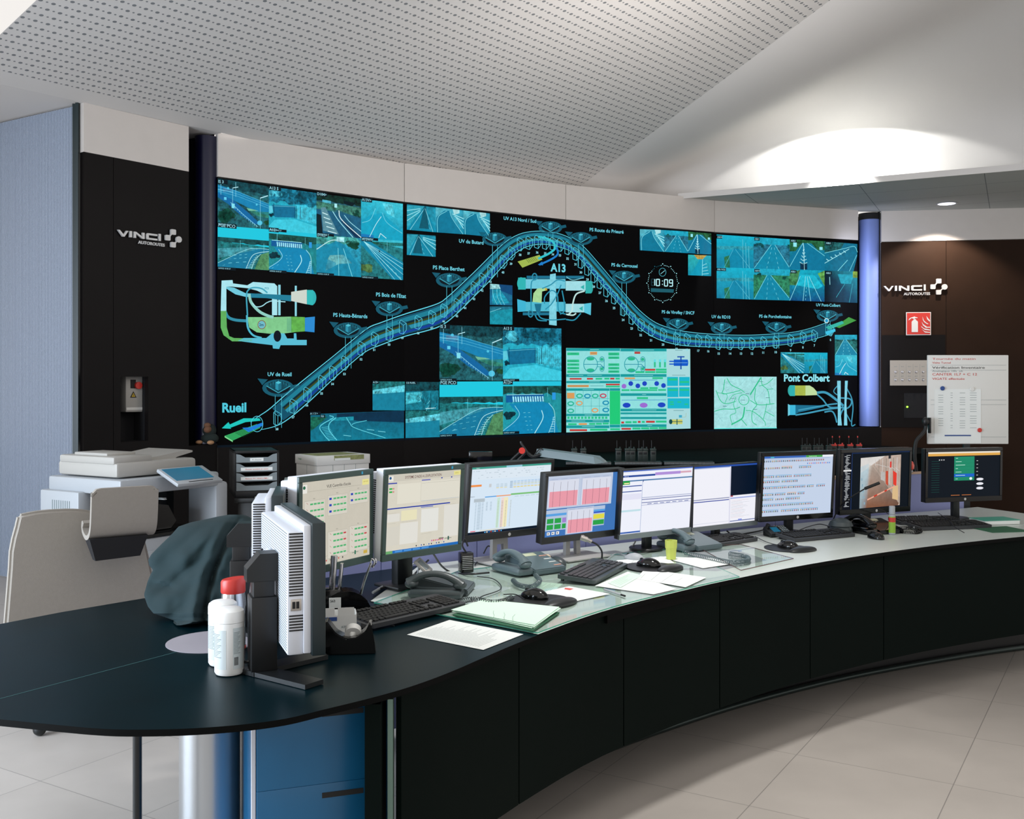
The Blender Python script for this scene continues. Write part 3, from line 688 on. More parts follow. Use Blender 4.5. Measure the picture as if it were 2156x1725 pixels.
        for _ in range(14): x, y = rnd.uniform(.4, 1), rnd.uniform(.3, .9); Ln([(x, y), (x + rnd.uniform(-.1, .1), y + rnd.uniform(.05, .3))], '#06323c' if rnd.random() < .6 else '#6fd0dc', .9, 5)
        Ln([(.6, .95), (.9, .93)], '#c8f8fc', 1.4, 5)
    elif kind == 'dash1':
        P(full, '#17688c', .3); P([(0, 0), (.5, 0), (.6, .2), (0, .25)], '#8cc4c8', .8, 3); P([(.4, 0), (1, 0), (1, .5), (.5, .3)], '#0c4878', .1, 4)
        P([(.1, .3), (.4, .2), (.9, .9), (.1, .95)], '#1b94ae', .5, 4)
        for x in (.12, .3, .45): Ln(cur([(x, .25), (x + .03, .6), (x + .2, .98)]), LN, .8, 5)
    else:                                              # 'flat'
        P(full, ['#1c6880', '#1c6880', '#1590a4', '#1590a4'], .35); P([(0, .3), (1, .12), (1, 1), (0, 1)], '#1590a4', .3, 4); Ln([(0, .32), (.5, .1)], LN, .8, 5)

def fz(ox, oy, q): return [(ox + x / 4.312, oy + y / 4.312) for x, y in q]
X6 = [77, 541, 973, 1378, 1758]; TOP = [155, 228, 288, 342, 385]; MID = [580, 618, 660, 700, 722]; BOT = [955, 990, 1025, 1052, 1078]
for r_, (ya, yb, kinds) in enumerate(((TOP, MID, ['is3', 'gate', 'round', 'mist']), (MID, BOT, ['bend', 'toll', 'cross', 'diag']))):
    for i in range(4): feed(fz(440, 340, [(X6[i], ya[i]), (X6[i + 1], ya[i + 1]), (X6[i + 1], yb[i + 1]), (X6[i], yb[i])]), kinds[i], i + 10 * r_)
feed(fz(840, 400, [(70, 130), (331, 158), (331, 385), (70, 362)]), 'tunl', 1); feed(fz(840, 400, [(331, 158), (583, 187), (583, 403), (331, 385)]), 'curv', 2)
feed(fz(840, 400, [(583, 187), (823, 215), (823, 425), (583, 403)]), 'curv', 3); feed(fz(840, 400, [(70, 398), (331, 416), (331, 608), (70, 590)]), 'tunr', 4)
feed(fz(840, 400, [(823, 852), (1027, 868), (1027, 1050), (823, 1045)]), 'dash1', 5); feed(fz(840, 400, [(823, 1058), (1027, 1058), (1027, 1225), (823, 1220)]), 'flat', 6)
for q, kd in (([(107, 103), (683, 125), (683, 612), (107, 605)], 'is3'), ([(683, 125), (1213, 138), (1213, 612), (683, 612)], 'gate'), ([(107, 620), (683, 618), (683, 1100), (107, 1118)], 'bend'), ([(683, 618), (1213, 616), (1213, 1080), (683, 1100)], 'toll')):
    feed(fz(900, 660, q), kd, 7)
feed(fz(440, 660, [(1483, 618), (1775, 620), (1775, 882), (1483, 880)]), 'lot', 8); feed(fz(440, 660, [(1783, 620), (2083, 624), (2083, 876), (1783, 880)]), 'works', 9)
feed(fz(440, 660, [(920, 915), (1768, 884), (1768, 1138), (920, 1168)]), 'wide', 10)
feed(fz(440, 660, [(1783, 884), (2095, 880), (2095, 1128), (1783, 1138)]), 'lot', 12)
for q, kd in (([(719, 12), (940, 20), (940, 218), (719, 203)], 'curv'), ([(940, 20), (1157, 34), (1157, 230), (940, 218)], 'road'), ([(1157, 34), (1366, 52), (1366, 243), (1157, 230)], 'chev'), ([(1157, 243), (1366, 252), (1366, 438), (1157, 430)], 'flare')):
    feed(fz(1180, 480, q), kd, 13)
X4 = [1508.5, 1586, 1662, 1735.5, 1804.5]; T4 = [494, 499, 504, 508.5, 514]; M4_ = [563, 565.5, 568, 570, 572]; B4 = [628, 631, 633, 635.5, 638]
for i in range(4):
    feed([(X4[i], T4[i]), (X4[i + 1], T4[i + 1]), (X4[i + 1], M4_[i + 1]), (X4[i], M4_[i])], ['haze', 'road', 'chev', 'curve2'][i], 20 + i)
    feed([(X4[i], M4_[i]), (X4[i + 1], M4_[i + 1]), (X4[i + 1], B4[i + 1]), (X4[i], B4[i])], ['haze', 'road', 'lit', 'night'][i], 30 + i)
feed([(1757.3, 705.3), (1804, 705.3), (1804, 748), (1757.3, 748)], 'road', 41); feed([(1757.3, 748), (1804, 748), (1804, 791), (1757.3, 790)], 'mist', 42)
feed([(1643, 742), (1692.8, 742.5), (1692.8, 786), (1643, 786)], 'diag', 43); feed([(1692.8, 742.5), (1741.7, 743), (1741.7, 786.3), (1692.8, 786)], 'haze', 44)
# captions burnt into the camera pictures
def cap_(px, py, txt, h=5.2):
    c = cv(px); ex, ey = wvec(px, py); s_ = h / .7 / abs(ey[1]); wd = len(txt) * .62 * s_ * ex[0]; sl = ex[1] / ex[0]
    c.poly([(px - 1, py - h - 1.5), (px + wd, py - h - 1.5 + sl * wd), (px + wd, py + 1.5 + sl * wd), (px - 1, py + 1.5)], '#03141c', 0, 6)
    c.text(px, py, txt, (ex[0] * s_, ex[1] * s_), (0, ey[1] * s_), '#8fc8d4', 7, .02)
for px, py, tx, h in ((458, 385, 'IS 3', 6), (566, 398.5, 'A13 S', 6), (666.5, 411, 'D184>', 5.5), (761, 423, 'A13V>', 5.5), (458.5, 477, 'PGE PCO', 6.5), (566, 486.5, 'A13>', 6), (667, 497, 'D182>', 5.5), (761, 506, 'A13W>', 5.5),
        (926, 690.5, 'IS 3', 6.5), (1059, 694.5, 'A13 S', 6), (926, 809, 'PGE PCO', 6.5), (1059, 808.5, 'A13>', 6.5), (784, 807, 'A13>', 4), (854, 808, 'CG RUEIL', 3.6), (652, 873, 'A 1 3 >', 4), (674, 879, '701', 4),
        (1509, 501, 'A86W', 3.4), (1588, 505, 'A86>', 3.4), (1664, 509, 'A861', 4), (1738, 514, 'A861', 4), (1509, 569, 'A86 W22', 3.4), (1588, 572, 'A86W', 3.4), (1664, 574, 'A861', 4), (1738, 577, 'A861', 4)): cap_(px, py, tx, h)
for px, py in ((458, 473), (566, 485), (667, 494), (761, 503), (458, 566), (566, 572), (667, 578), (761, 585), (926, 801), (1059, 802), (926, 919), (1059, 913)): cap_(px, py, '16/09/22 10 09 37', 2.6)

# tunnel ribbon across the wall
UP = [(527, 889), (545, 876), (567, 861), (600, 832), (640, 799), (700, 751), (742, 716), (775, 690), (800, 680), (850, 662), (920, 640), (942, 625), (960, 609), (1000, 571), (1035, 536), (1055, 517), (1075, 502), (1100, 491), (1130, 487), (1160, 489), (1190, 497), (1225, 517), (1260, 555), (1300, 602), (1340, 648), (1372, 675), (1400, 688), (1440, 698), (1500, 704), (1560, 706), (1600, 705), (1660, 701), (1700, 693), (1742, 679)]
LO = [(548, 905), (568, 901), (590, 893), (615, 876), (650, 846), (700, 799), (740, 764), (770, 740), (800, 727), (850, 709), (900, 696), (930, 685), (960, 662), (1000, 622), (1030, 592), (1060, 558), (1085, 533), (1108, 520), (1130, 515), (1150, 515), (1175, 520), (1200, 529), (1225, 550), (1260, 592), (1300, 637), (1340, 685), (1370, 707), (1400, 720), (1440, 728), (1500, 731), (1560, 732), (1620, 729), (1690, 720), (1752, 703)]
def resamp(P, n):
    S = [(p.x, p.y) for p in smooth([(a, b_, 0) for a, b_ in P], 5)]; d = [0]
    for a, b_ in zip(S, S[1:]): d.append(d[-1] + math.dist(a, b_))
    out = []; j = 0
    for i in range(n + 1):
        s_ = d[-1] * i / n
        while j < len(d) - 2 and d[j + 1] < s_: j += 1
        t = (s_ - d[j]) / (d[j + 1] - d[j] or 1); out.append((S[j][0] + (S[j + 1][0] - S[j][0]) * t, S[j][1] + (S[j + 1][1] - S[j][1]) * t))
    return out
U, V = resamp(UP, 160), resamp(LO, 160)
def mixp(i, t): return (U[i][0] + (V[i][0] - U[i][0]) * t, U[i][1] + (V[i][1] - U[i][1]) * t)
def strip(t0, t1, col, L, i0=0, i1=160):
    for i in range(i0, i1):
        c = cv((mixp(i, t0)[0] + mixp(i + 1, t1)[0]) / 2); c.poly([mixp(i, t0), mixp(i + 1, t0), mixp(i + 1, t1), mixp(i, t1)], col, 0, L)
strip(.08, .92, '#0d5068', 1, 6); strip(.16, .36, '#1a7d94', 2, 8, 156); strip(.36, .46, '#062832', 3, 8, 156); strip(.46, .53, '#3a4a14', 3, 8, 156); strip(.55, .72, '#2a8ea6', 2, 8, 156); strip(.76, .86, '#0c3c9a', 3, 10, 156)
strip(-.02, .025, '#5fd0e4', 4); strip(.975, 1.02, '#5fd0e4', 4)
def wbox(x, y, w_=17, h=27, col='#58c8de'):
    c = cv(x); l = [(x - w_ / 2, y), (x - w_ / 2, y - h + 4), (x - w_ / 4, y - h), (x + w_ / 2, y - h + 7), (x + w_ / 2, y - 6), (x + 1, y + 3), (x - w_ / 2, y)]
    c.line(l, 1.0, col, 7); c.line([(x - w_ / 2, y - h + 4), (x + 1, y - h + 11), (x + w_ / 2, y - h + 7)], .8, col, 7); c.line([(x + 1, y - h + 11), (x + 1, y + 3)], .9, col, 7)
NUM = [(583, 900, 58), (617, 875, 57), (646, 850, 56), (677, 825, 55), (700, 805, 54), (725, 784, 53), (760, 753, 52), (788, 733, 51), (819, 722, 50), (847, 708, 49), (880, 698, 48), (909, 687, 47), (934, 673, 46), (962, 662, 45), (979, 645, 44), (998, 626, 43), (1015, 608, 42), (1033, 590, 41), (1059, 570, 40), (1076, 552, 39), (1095, 533, 38), (1113, 530, 37), (1131, 528, 36), (1148, 530, 35), (1164, 532, 34), (1179, 534, 33), (1195, 541, 32), (1212, 553, 31), (1223, 570, 30), (1237, 585, 29), (1250, 600, 28), (1263, 613, 27), (1277, 630, 26), (1293, 645, 25), (1312, 670, 24), (1330, 688, 23), (1349, 702, 22), (1371, 713, 21), (1396, 722, 20), (1424, 731, 19), (1446, 733, 18), (1470, 735, 17), (1491, 736, 16), (1513, 741, 15), (1537, 741, 14), (1560, 741, 13), (1583, 741, 12), (1607, 739, 11), (1633, 738, 10), (1664, 734, 9), (1690, 728, 8), (1714, 724, 7), (1748, 712, 6)]
for x, y, n in NUM:
    wbox(x, y - 7, 16 - (x - 583) / 300, 28 - (x - 583) / 220); wtext(x - (4 if n > 9 else 2), y + 6, str(n), 4.6, '#8fd8e4', .03, 7)
def station(x, y, w_):
    c = cv(x); h = w_ * .42
    c.ell(x, y + h * .15, w_ * .40, h * .52, '#12586c', 0, 4); c.poly([(x - w_ * .52, y - h * .42), (x - w_ * .26, y - h * .36), (x - w_ * .40, y - h * .02)], '#12586c', 0, 4)
    c.poly([(x + w_ * .36, y - h * .02), (x + w_ * .52, y - h * .1), (x + w_ * .55, y + h * .12), (x + w_ * .40, y + h * .2)], '#12586c', 0, 4)
    c.ell(x, y + h * .12, w_ * .30, h * .38, '#04141c', 0, 5); c.poly([(x - w_ * .3, y + h * .0), (x, y - h * .36), (x + w_ * .3, y), (x, y + h * .42)], '#0d4858', .3, 6)
    c.line([(x - w_ * .3, y + h * .02), (x, y + h * .44), (x + w_ * .3, y + h * .02)], 1.6, '#3fa8bc', 7)
    for j in range(9): t = j / 8; xx = x - w_ * .26 + w_ * .52 * t; yy = y - h * .36 + abs(t - .5) * h * .55; c.line([(xx, yy), (xx, yy + h * .16)], .6, '#2f93a8', 7)
    s_ = w_ * .075
    c.poly([(x - s_, y - s_), (x, y - s_ * .5), (x, y + s_ * 1.7), (x - s_, y + s_ * 1.2)], '#2a90aa', 0, 7); c.poly([(x, y - s_ * .5), (x + s_, y - s_), (x + s_, y + s_ * 1.2), (x, y + s_ * 1.7)], '#1a6c84', 0, 7)
    c.poly([(x - s_, y - s_), (x, y - s_ * 1.5), (x + s_, y - s_), (x, y - s_ * .5)], '#4fc0d4', 0, 7)
for x, y, w_, tx, lx, ly, hh, y2 in ((585, 812, 84, 'UV de Rueil', 562, 792, 9, 905), (732, 691, 76, 'PS Hauts-B\u00e9nards', 700, 667, 9, 780), (819, 646, 72, "PS Bois de l'Etat", 790, 624, 9, 720), (945, 586, 70, 'PS Place Berthet', 910, 567, 9, 675), (1041, 500, 66, 'UV du Butard', 965, 511, 8.5, 588),
        (1158, 476, 62, 'UV A13 Nord / Sud', 1059, 463, 8, 520), (1222, 499, 64, 'PS Route du Prieur\u00e9', 1240, 487, 8, 565), (1313, 580, 62, 'PS du Carrousel', 1286, 561, 7.8, 668), (1426, 680, 60, 'PS de Viroflay / SNCF', 1392, 660, 7.4, 733), (1519, 688, 58, 'UV du RD10', 1497, 670, 7.4, 738), (1634, 687, 58, 'PS de Porchefontaine', 1597, 669, 7.2, 738), (1742, 662, 58, 'UV Pont-Colbert', 1717, 645, 6.8, 712)):
    station(x, y, w_); wtext(lx, ly, tx, hh * .88, '#6fd0e2', .02, 7)
    c = cv(x)
    for dx in (-w_ * .08, w_ * .08): c.line([(x + dx, y + w_ * .25), (x + dx, y2 - 4)], .9, '#4fb8cc', 7)
wtext(466, 868, 'Rueil', 19, '#4fc8dc', .035); wtext(1159, 571, 'A13', 16, '#6fd4e4', .035); wtext(1649, 803, 'Pont Colbert', 14.5, '#8fe4f0', .035)
# portals and arrows at the ends of the tunnel
c = CV[0]; c.ring(540, 893, 13, 17, 1.2, '#58c8de', 7)
c.poly([(466, 902), (480, 889), (483, 894), (512, 881), (545, 881), (548, 886), (516, 889), (484, 901), (486, 903)], '#1cc4bc', 0, 6)
c.poly([(472, 918), (540, 893), (548, 901), (489, 928)], '#2fa05a', 0, 5); c.poly([(472, 918), (489, 928), (489, 931), (472, 921)], '#7fd890', 0, 6)
for j in range(8): c.line([(494 + j * 3, 911 - j * 1.2), (512 + j * 3, 920 - j * 1.4)], .8, '#0a3c28', 7)
c.poly([(509, 901), (524, 900), (551, 890), (553, 896), (528, 908), (522, 910)], '#1c7cd8', 0, 7)
c = CV[1]
c.poly([(1089, 551), (1135, 537), (1141, 547), (1099, 564)], '#a0b850', 0, 5)
for j in range(6): c.line([(1107 + j * 3.4, 546 - j), (1113 + j * 3.4, 554 - j)], .8, '#3c5a20', 6)
pts = [(1132, 545), (1155, 534), (1168, 522), (1162, 509), (1145, 501), (1132, 499)]
c.line([(p.x, p.y) for p in smooth([(a, b_, 0) for a, b_ in pts])], 4.5, '#2fc0cc', 7)
pts = [(1134, 558), (1160, 546), (1173, 535), (1170, 520)]
c.line([(p.x, p.y) for p in smooth([(a, b_, 0) for a, b_ in pts])], 4, '#1c7cc8', 8); c.poly([(1131, 558), (1140, 551), (1142, 559)], '#1c7cc8', 0, 8)
c = CV[3]
c.poly([(1757, 688), (1786, 668), (1802, 675), (1766, 691)], '#3f9a3c', 0, 6); c.poly([(1737, 689), (1772, 676), (1776, 681), (1745, 695)], '#2fb4a4', 0, 7)
c.poly([(1736, 699), (1757, 692), (1758, 698), (1740, 706)], '#3cc4e8', 0, 7); c.ell(1739, 675.5, 5, 5.5, '#bfe8e8', 0, 8); c.ell(1739, 675.5, 3.2, 3.6, '#1c9ad0', 0, 9)

def crv(c, pts, w_, col, L=4, n=6): c.line([(p.x, p.y) for p in smooth([(a, b_, 0) for a, b_ in pts], n)], w_, col, L)
# left schematic
c = CV[0]
c.poly([(466, 591), (489, 590), (490, 597), (520, 601), (532, 594), (577, 597), (583, 603), (583, 622), (560, 622), (540, 612), (520, 607), (489, 604), (476, 604), (476, 660), (464, 660), (465, 620)], '#a8e4ee', .05, 3)
c.poly([(476, 604), (492, 606), (517, 618), (560, 619), (640, 627), (640, 633), (560, 628), (515, 625), (495, 620), (476, 608)], '#6fc8dc', 0, 4)
c.poly([(527, 618), (613, 622), (612, 635), (560, 628), (527, 627)], '#1f7d98', 0, 5)
c.rect(572, 619, 583, 664, '#a8e4ee', 0, 4); c.rect(585, 600, 590, 664, '#8fd8e6', 0, 4); c.rect(620, 602, 624, 666, '#8fd8e6', 0, 4)
c.poly([(612, 615), (645, 610), (645, 641), (612, 634)], '#cdd6cc', 0, 6); c.ell(655, 627, 10, 16, '#2fb0b4', 0, 6); c.poly([(645, 611), (658, 611), (658, 643), (645, 641)], '#2fb8b8', 0, 7)
crv(c, [(520, 664), (518, 625), (521, 612), (532, 606), (550, 608), (562, 617)], 3, '#3fa4bc', 6); crv(c, [(524, 620), (528, 637), (545, 656), (565, 666), (575, 668)], 6, '#8fcfc4', 5)
crv(c, [(560, 638), (550, 645), (538, 646), (530, 638)], 2, '#a8e4ee', 6); crv(c, [(560, 638), (572, 634), (600, 636)], 2, '#a8e4ee', 6)
c.poly([(520, 668), (560, 668), (612, 667), (640, 668), (640, 697), (600, 702), (568, 703), (540, 700), (524, 690)], '#7fc88c', .1, 4)
c.poly([(612, 667), (641, 668), (641, 698), (612, 700)], '#5fae4c', .2, 5); c.poly([(641, 669), (662, 667), (661, 700), (641, 698)], '#2a8ad0', 0, 6)
c.ring(550, 684, 8.8, 9.4, 1.3, '#8a4a2c', 7); c.ell(550, 684, 7.4, 8, '#6fbac8', 0, 6); wtext(544.5, 686.5, '2m', 5.5, '#0c4060', .02, 8)
c.poly([(464, 655), (476, 655), (476, 665), (477, 690), (482, 708), (492, 712), (530, 713), (530, 719), (488, 719), (470, 706), (464, 690)], '#5fae5c', .1, 4)
crv(c, [(473, 655), (480, 668), (495, 674), (520, 676)], 6, '#2f8ca4', 3); crv(c, [(519, 664), (521, 690), (532, 706), (550, 712)], 4, '#4fb8d0', 5)
c.poly([(512, 712), (560, 712), (572, 702), (598, 702), (604, 713), (618, 713), (618, 702), (623, 702), (624, 716), (645, 716), (645, 727), (590, 727), (587, 735), (574, 734), (573, 727), (530, 722), (500, 718)], '#58bcd4', 0, 4)
c.ell(583, 708, 8, 12, '#04101a', 0, 6); wtext(556, 609, 'PCS', 4, '#3f9ab0', .02, 7)
for j in range(5): c.line([(604 + j * 2, 670), (604 + j * 2, 699)], .7, '#3f8a80', 6)
# A13 schematic
def pipe(c, x0, y0, x1, h, col, capc):
    c.rect(x0, y0 - h / 2, x1, y0 + h / 2, col, .05, 3)
pipe(CV[1], 1100, 598, 1190, 20, '#6fc8dc', ''); pipe(CV[2], 1190.5, 602, 1233, 20, '#a0dce4', ''); pipe(CV[1], 1102, 646, 1190, 20, '#4fb8d0', ''); pipe(CV[2], 1190.5, 649, 1230, 18, '#a0dce4', '')
CV[1].ell(1096, 597, 8, 13, '#2fb0ac', 0, 4); CV[1].rect(1090, 585, 1106, 610, '#2fb4b4', 0, 5); CV[1].poly([(1088, 630), (1106, 635), (1106, 656), (1089, 657)], '#3fb4d4', 0, 5)
CV[2].ell(1243, 605, 5, 13, '#2fa8a4', 0, 4); CV[2].rect(1232, 592, 1244, 618, '#2fb0ac', 0, 5); CV[2].poly([(1229, 640), (1244, 638), (1243, 664), (1229, 658)], '#58c4dc', 0, 5)
c = CV[1]; c.poly([(1157, 578), (1169, 576), (1171, 686), (1155, 684)], '#7fd0e0', .15, 6); c.rect(1108, 581, 1190, 587, '#1a6f8c', 0, 4); c.rect(1100, 658, 1168, 664, '#1a6f8c', 0, 4)
c.ring(1124.5, 583, 6, 8, 2.5, '#2a8aa6', 6); c.ring(1116, 661, 6, 8, 2.5, '#2a8aa6', 6)
c.poly([(1120, 636), (1122, 618), (1130, 608), (1148, 606), (1148, 612), (1140, 614), (1139, 638)], '#a8d898', .1, 7); c.poly([(1124, 640), (1139, 640), (1136, 660), (1128, 658)], '#1a6f8c', 0, 7); c.line([(1148, 607), (1149, 612)], 4, '#c8a83c', 8)
for pts in ([(1117, 655), (1117, 600), (1122, 590), (1130, 587)], [(1145, 640), (1146, 625), (1160, 612), (1172, 622), (1175, 655), (1190, 662)], [(1130, 658), (1138, 670), (1160, 674), (1190, 672)], [(1125, 663), (1132, 674), (1150, 676)], [(1140, 608), (1158, 600), (1172, 590), (1188, 592)], [(1182, 612), (1187, 640), (1186, 656), (1178, 662)], [(1147, 652), (1160, 640), (1172, 620), (1180, 600)]):
    crv(c, pts, 2.4, '#2a90ac', 8)
c = CV[2]; c.rect(1191, 581, 1229, 587, '#1a6f8c', 0, 4); crv(c, [(1191, 583), (1205, 590), (1228, 585)], 1.4, '#7fd0dc', 6); crv(c, [(1230, 613), (1212, 620), (1205, 640), (1203, 655), (1194, 664)], 3, '#c0e4e0', 7)
crv(c, [(1191, 662), (1205, 664), (1212, 660)], 3, '#c0e4e0', 7); crv(c, [(1191, 673), (1208, 674), (1222, 660)], 2.6, '#2a90ac', 6)
c.poly([(1221, 605), (1229, 600), (1229, 610)], '#2fb0ac', 0, 6); c.poly([(1218, 650), (1226, 645), (1226, 655)], '#2fb0ac', 0, 6)
# Pont Colbert schematic
c = CV[3]
c.ell(1664, 822.5, 6, 11, '#2fa8a4', 0, 4); c.rect(1662, 811.5, 1673, 834, '#2fb0b0', 0, 5); c.poly([(1673, 812), (1695, 812), (1695, 833), (1673, 833)], '#a8b84c', .1, 5); c.poly([(1695, 812), (1704, 812), (1712, 817), (1719, 825), (1720, 832), (1695, 833)], '#c0dca0', 0, 5)
c.rect(1660, 853, 1674, 874, '#3fb8dc', 0, 5); c.poly([(1674, 853), (1730, 854), (1735, 857), (1680, 869), (1674, 872)], '#1a6f90', 0, 4); c.poly([(1658, 851), (1662, 853), (1662, 874), (1658, 876)], '#6fd0e4', 0, 6)
for pts, w_ in (([(1719, 827), (1738, 827), (1760, 842), (1775, 855)], 5), ([(1720, 831), (1732, 842), (1745, 857), (1766, 858)], 3), ([(1674, 874), (1700, 870), (1740, 862), (1775, 858)], 3.5), ([(1735, 868), (1750, 866), (1757, 875), (1761, 890)], 3), ([(1680, 864), (1740, 853), (1762, 850)], 3),
        ([(1763, 812), (1756, 820), (1755, 826), (1762, 832)], 2), ([(1768, 838), (1788, 840), (1792, 848), (1786, 858), (1775, 862)], 3), ([(1782, 818), (1792, 838), (1795, 860), (1792, 895), (1800, 894)], 2.2), ([(1764, 895), (1770, 870), (1778, 856)], 3), ([(1776, 862), (1790, 888)], 2)):
    crv(c, pts, w_, '#3f9ab8', 5)
c.poly([(1761.5, 802), (1769, 802), (1769, 870), (1771.5, 896), (1763, 896), (1763, 860)], '#7fd0e4', .1, 6); c.poly([(1778, 802), (1784, 802), (1781, 850), (1783, 896), (1776, 896)], '#7fd0e4', .1, 6)
# road map
c.poly([(1503, 793), (1634.5, 793.5), (1634.5, 902), (1503, 903.5)], '#a4dfe0', .12, 2)
rr = random.Random(3)
for _ in range(46):
    x, y = rr.uniform(1506, 1628), rr.uniform(796, 898); a = rr.uniform(0, 6.3); P = [(x, y)]
    for _k in range(4): a += rr.uniform(-.7, .7); x += 6 * math.cos(a); y += 5 * math.sin(a); P.append((min(max(x, 1504), 1633), min(max(y, 795), 900)))
    c.line(P, .5, '#7fbfc4', 3)
c.ring(1565.5, 842, 11.5, 11.5, 1.4, '#2cc088', 5)
mz = lambda q: [(1400 + x / 4.312, 660 + y / 4.312) for x, y in q]
for q, w_ in (([(770, 740), (820, 660), (870, 580)], 2.6), ([(720, 850), (710, 920), (690, 960), (600, 1010)], 2.8), ([(540, 600), (530, 680), (520, 730), (600, 720), (680, 700)], 1.5), ([(560, 590), (600, 650), (680, 690), (720, 720)], 1.5), ([(460, 700), (500, 790), (550, 820), (640, 800)], 1.5), ([(445, 890), (520, 870), (620, 870), (680, 850)], 1.5), ([(770, 790), (850, 830), (990, 820)], 1.5), ([(820, 680), (810, 780), (830, 830), (790, 890), (790, 980), (830, 1015)], 1.5), ([(870, 580), (880, 650), (930, 700), (950, 820)], 1.4), ([(850, 660), (920, 640), (980, 590)], 1.3), ([(730, 880), (790, 890), (850, 930), (900, 980), (910, 1020)], 1.4), ([(690, 960), (740, 1020)], 1.5), ([(920, 820), (910, 880), (890, 960)], 1.3), ([(910, 890), (990, 935)], 1.3), ([(640, 760), (620, 830), (640, 900), (590, 930), (610, 1010)], 1.2), ([(580, 790), (620, 740), (700, 720)], 1.2), ([(470, 720), (560, 740), (540, 820)], 1.1), ([(920, 690), (980, 685)], 1.1)):
    crv(c, mz(q), w_, '#2cc088', 5)
for x, y in ((540, 842), (610, 772), (745, 730), (815, 872), (705, 788), (930, 765), (870, 620)): c.line(mz([(x - 18, y), (x + 18, y)]), .9, '#3f7078', 6)
c.line([(1503, 902.6), (1634.5, 901.2)], 1.6, '#5ff0e8', 6)
# status table
c = CV[2]
def sz(x, y): return (1180 + x / 7.187, 700 + y / 7.187)
def SR(x0, y0, x1, y1, col, L=4, nz=0): a = sz(x0, y0); b_ = sz(x1, y1); c.rect(a[0], a[1], b_[0], b_[1], col, nz, L)
c.poly([sz(83, 237), sz(1960, 252), sz(1965, 1455), sz(85, 1515)], '#8fdedd', .04, 2)
TQ, GN, RE, ORG = '#149a9c', '#27c286', '#c23a34', '#d89a58'
for x0, y0, x1, y1 in ((85, 240, 898, 282), (905, 246, 1600, 288), (85, 632, 898, 676), (905, 632, 1600, 674), (85, 735, 898, 770), (85, 848, 738, 885), (742, 846, 898, 884), (905, 922, 1600, 962), (905, 1156, 1600, 1195), (905, 1212, 1600, 1240), (905, 1280, 1600, 1312), (85, 1232, 735, 1268), (85, 1322, 735, 1362), (85, 1408, 735, 1450), (742, 1398, 898, 1440), (905, 1392, 1600, 1432)): SR(x0, y0, x1, y1, TQ, 3)
SR(742, 886, 900, 1394, '#1fc878', 3)
for x0, y0, x1, y1, col in ((98, 305, 278, 346, GN), (98, 414, 278, 452, GN), (98, 470, 278, 506, GN), (98, 524, 278, 560, GN), (98, 576, 278, 616, GN), (720, 306, 884, 350, GN), (720, 366, 884, 402, GN), (720, 470, 884, 508, GN), (720, 524, 884, 560, GN), (720, 576, 884, 612, GN), (442, 294, 550, 340, ORG), (1115, 292, 1202, 326, RE), (1275, 552, 1430, 580, RE), (1437, 550, 1600, 580, GN), (1130, 588, 1265, 616, GN), (1275, 588, 1430, 616, GN), (1437, 588, 1600, 616, GN),
        (135, 692, 315, 716, RE), (395, 690, 487, 716, RE), (527, 690, 625, 716, GN), (660, 688, 735, 714, GN), (747, 688, 812, 714, RE), (828, 688, 892, 714, GN), (100, 796, 424, 830, ORG), (682, 778, 892, 802, RE), (682, 808, 892, 832, GN), (964, 684, 1122, 708, ORG), (1386, 680, 1545, 706, GN), (920, 862, 1040, 888, GN), (1052, 862, 1460, 886, GN), (1204, 832, 1325, 858, GN), (1340, 830, 1465, 856, GN), (1473, 860, 1592, 884, GN), (1152, 980, 1320, 1010, GN), (95, 915, 207, 1003, ORG),
        (915, 1350, 958, 1380, RE), (978, 1345, 1070, 1376, GN), (1087, 1343, 1150, 1374, GN), (1166, 1340, 1208, 1370, RE), (1226, 1340, 1270, 1370, GN), (1290, 1338, 1422, 1368, RE), (1438, 1336, 1600, 1366, GN), (135, 1466, 398, 1496, RE), (443, 1458, 705, 1488, GN), (748, 1452, 895, 1480, GN), (918, 1446, 1062, 1474, RE), (1085, 1440, 1205, 1470, GN), (1215, 1438, 1337, 1468, GN), (1345, 1436, 1470, 1464, GN), (1480, 1434, 1600, 1462, GN), (112, 1376, 240, 1404, GN), (272, 1374, 396, 1402, ORG), (430, 1372, 522, 1400, GN), (532, 1370, 622, 1398, GN), (634, 1366, 725, 1394, GN)): SR(x0, y0, x1, y1, col, 4)
for x0, x1, y in ((150, 240, 323), (140, 240, 433), (150, 240, 487), (145, 240, 541), (150, 240, 595), (740, 850, 327), (735, 860, 384), (745, 850, 488), (750, 850, 541), (740, 860, 593), (455, 540, 317), (1128, 1190, 309), (440, 575, 262), (1100, 1410, 267), (120, 340, 652), (400, 620, 650), (1110, 1395, 652), (425, 590, 750), (330, 500, 865), (1230, 1290, 942), (1075, 1445, 1174), (360, 480, 1250), (160, 370, 1342), (480, 650, 1340), (320, 515, 1428), (1310, 1380, 1410), (120, 410, 812), (445, 645, 810), (1730, 1840, 272), (1685, 1885, 648), (1705, 1860, 1183)):
    p, q = sz(x0, y), sz(x1, y); c.line([p, q], .7, '#2a6a70' if x0 > 100 and y not in (262, 267, 652, 650, 750, 865, 942, 1174, 1250, 1342, 1340, 1428, 1410) else '#a8e8e8', 5)
def SC_(x, y, r, col, L=5, ry=None): p = sz(x, y); c.ell(p[0], p[1], r / 7.187, (ry or r) / 7.187, col, 0, L)
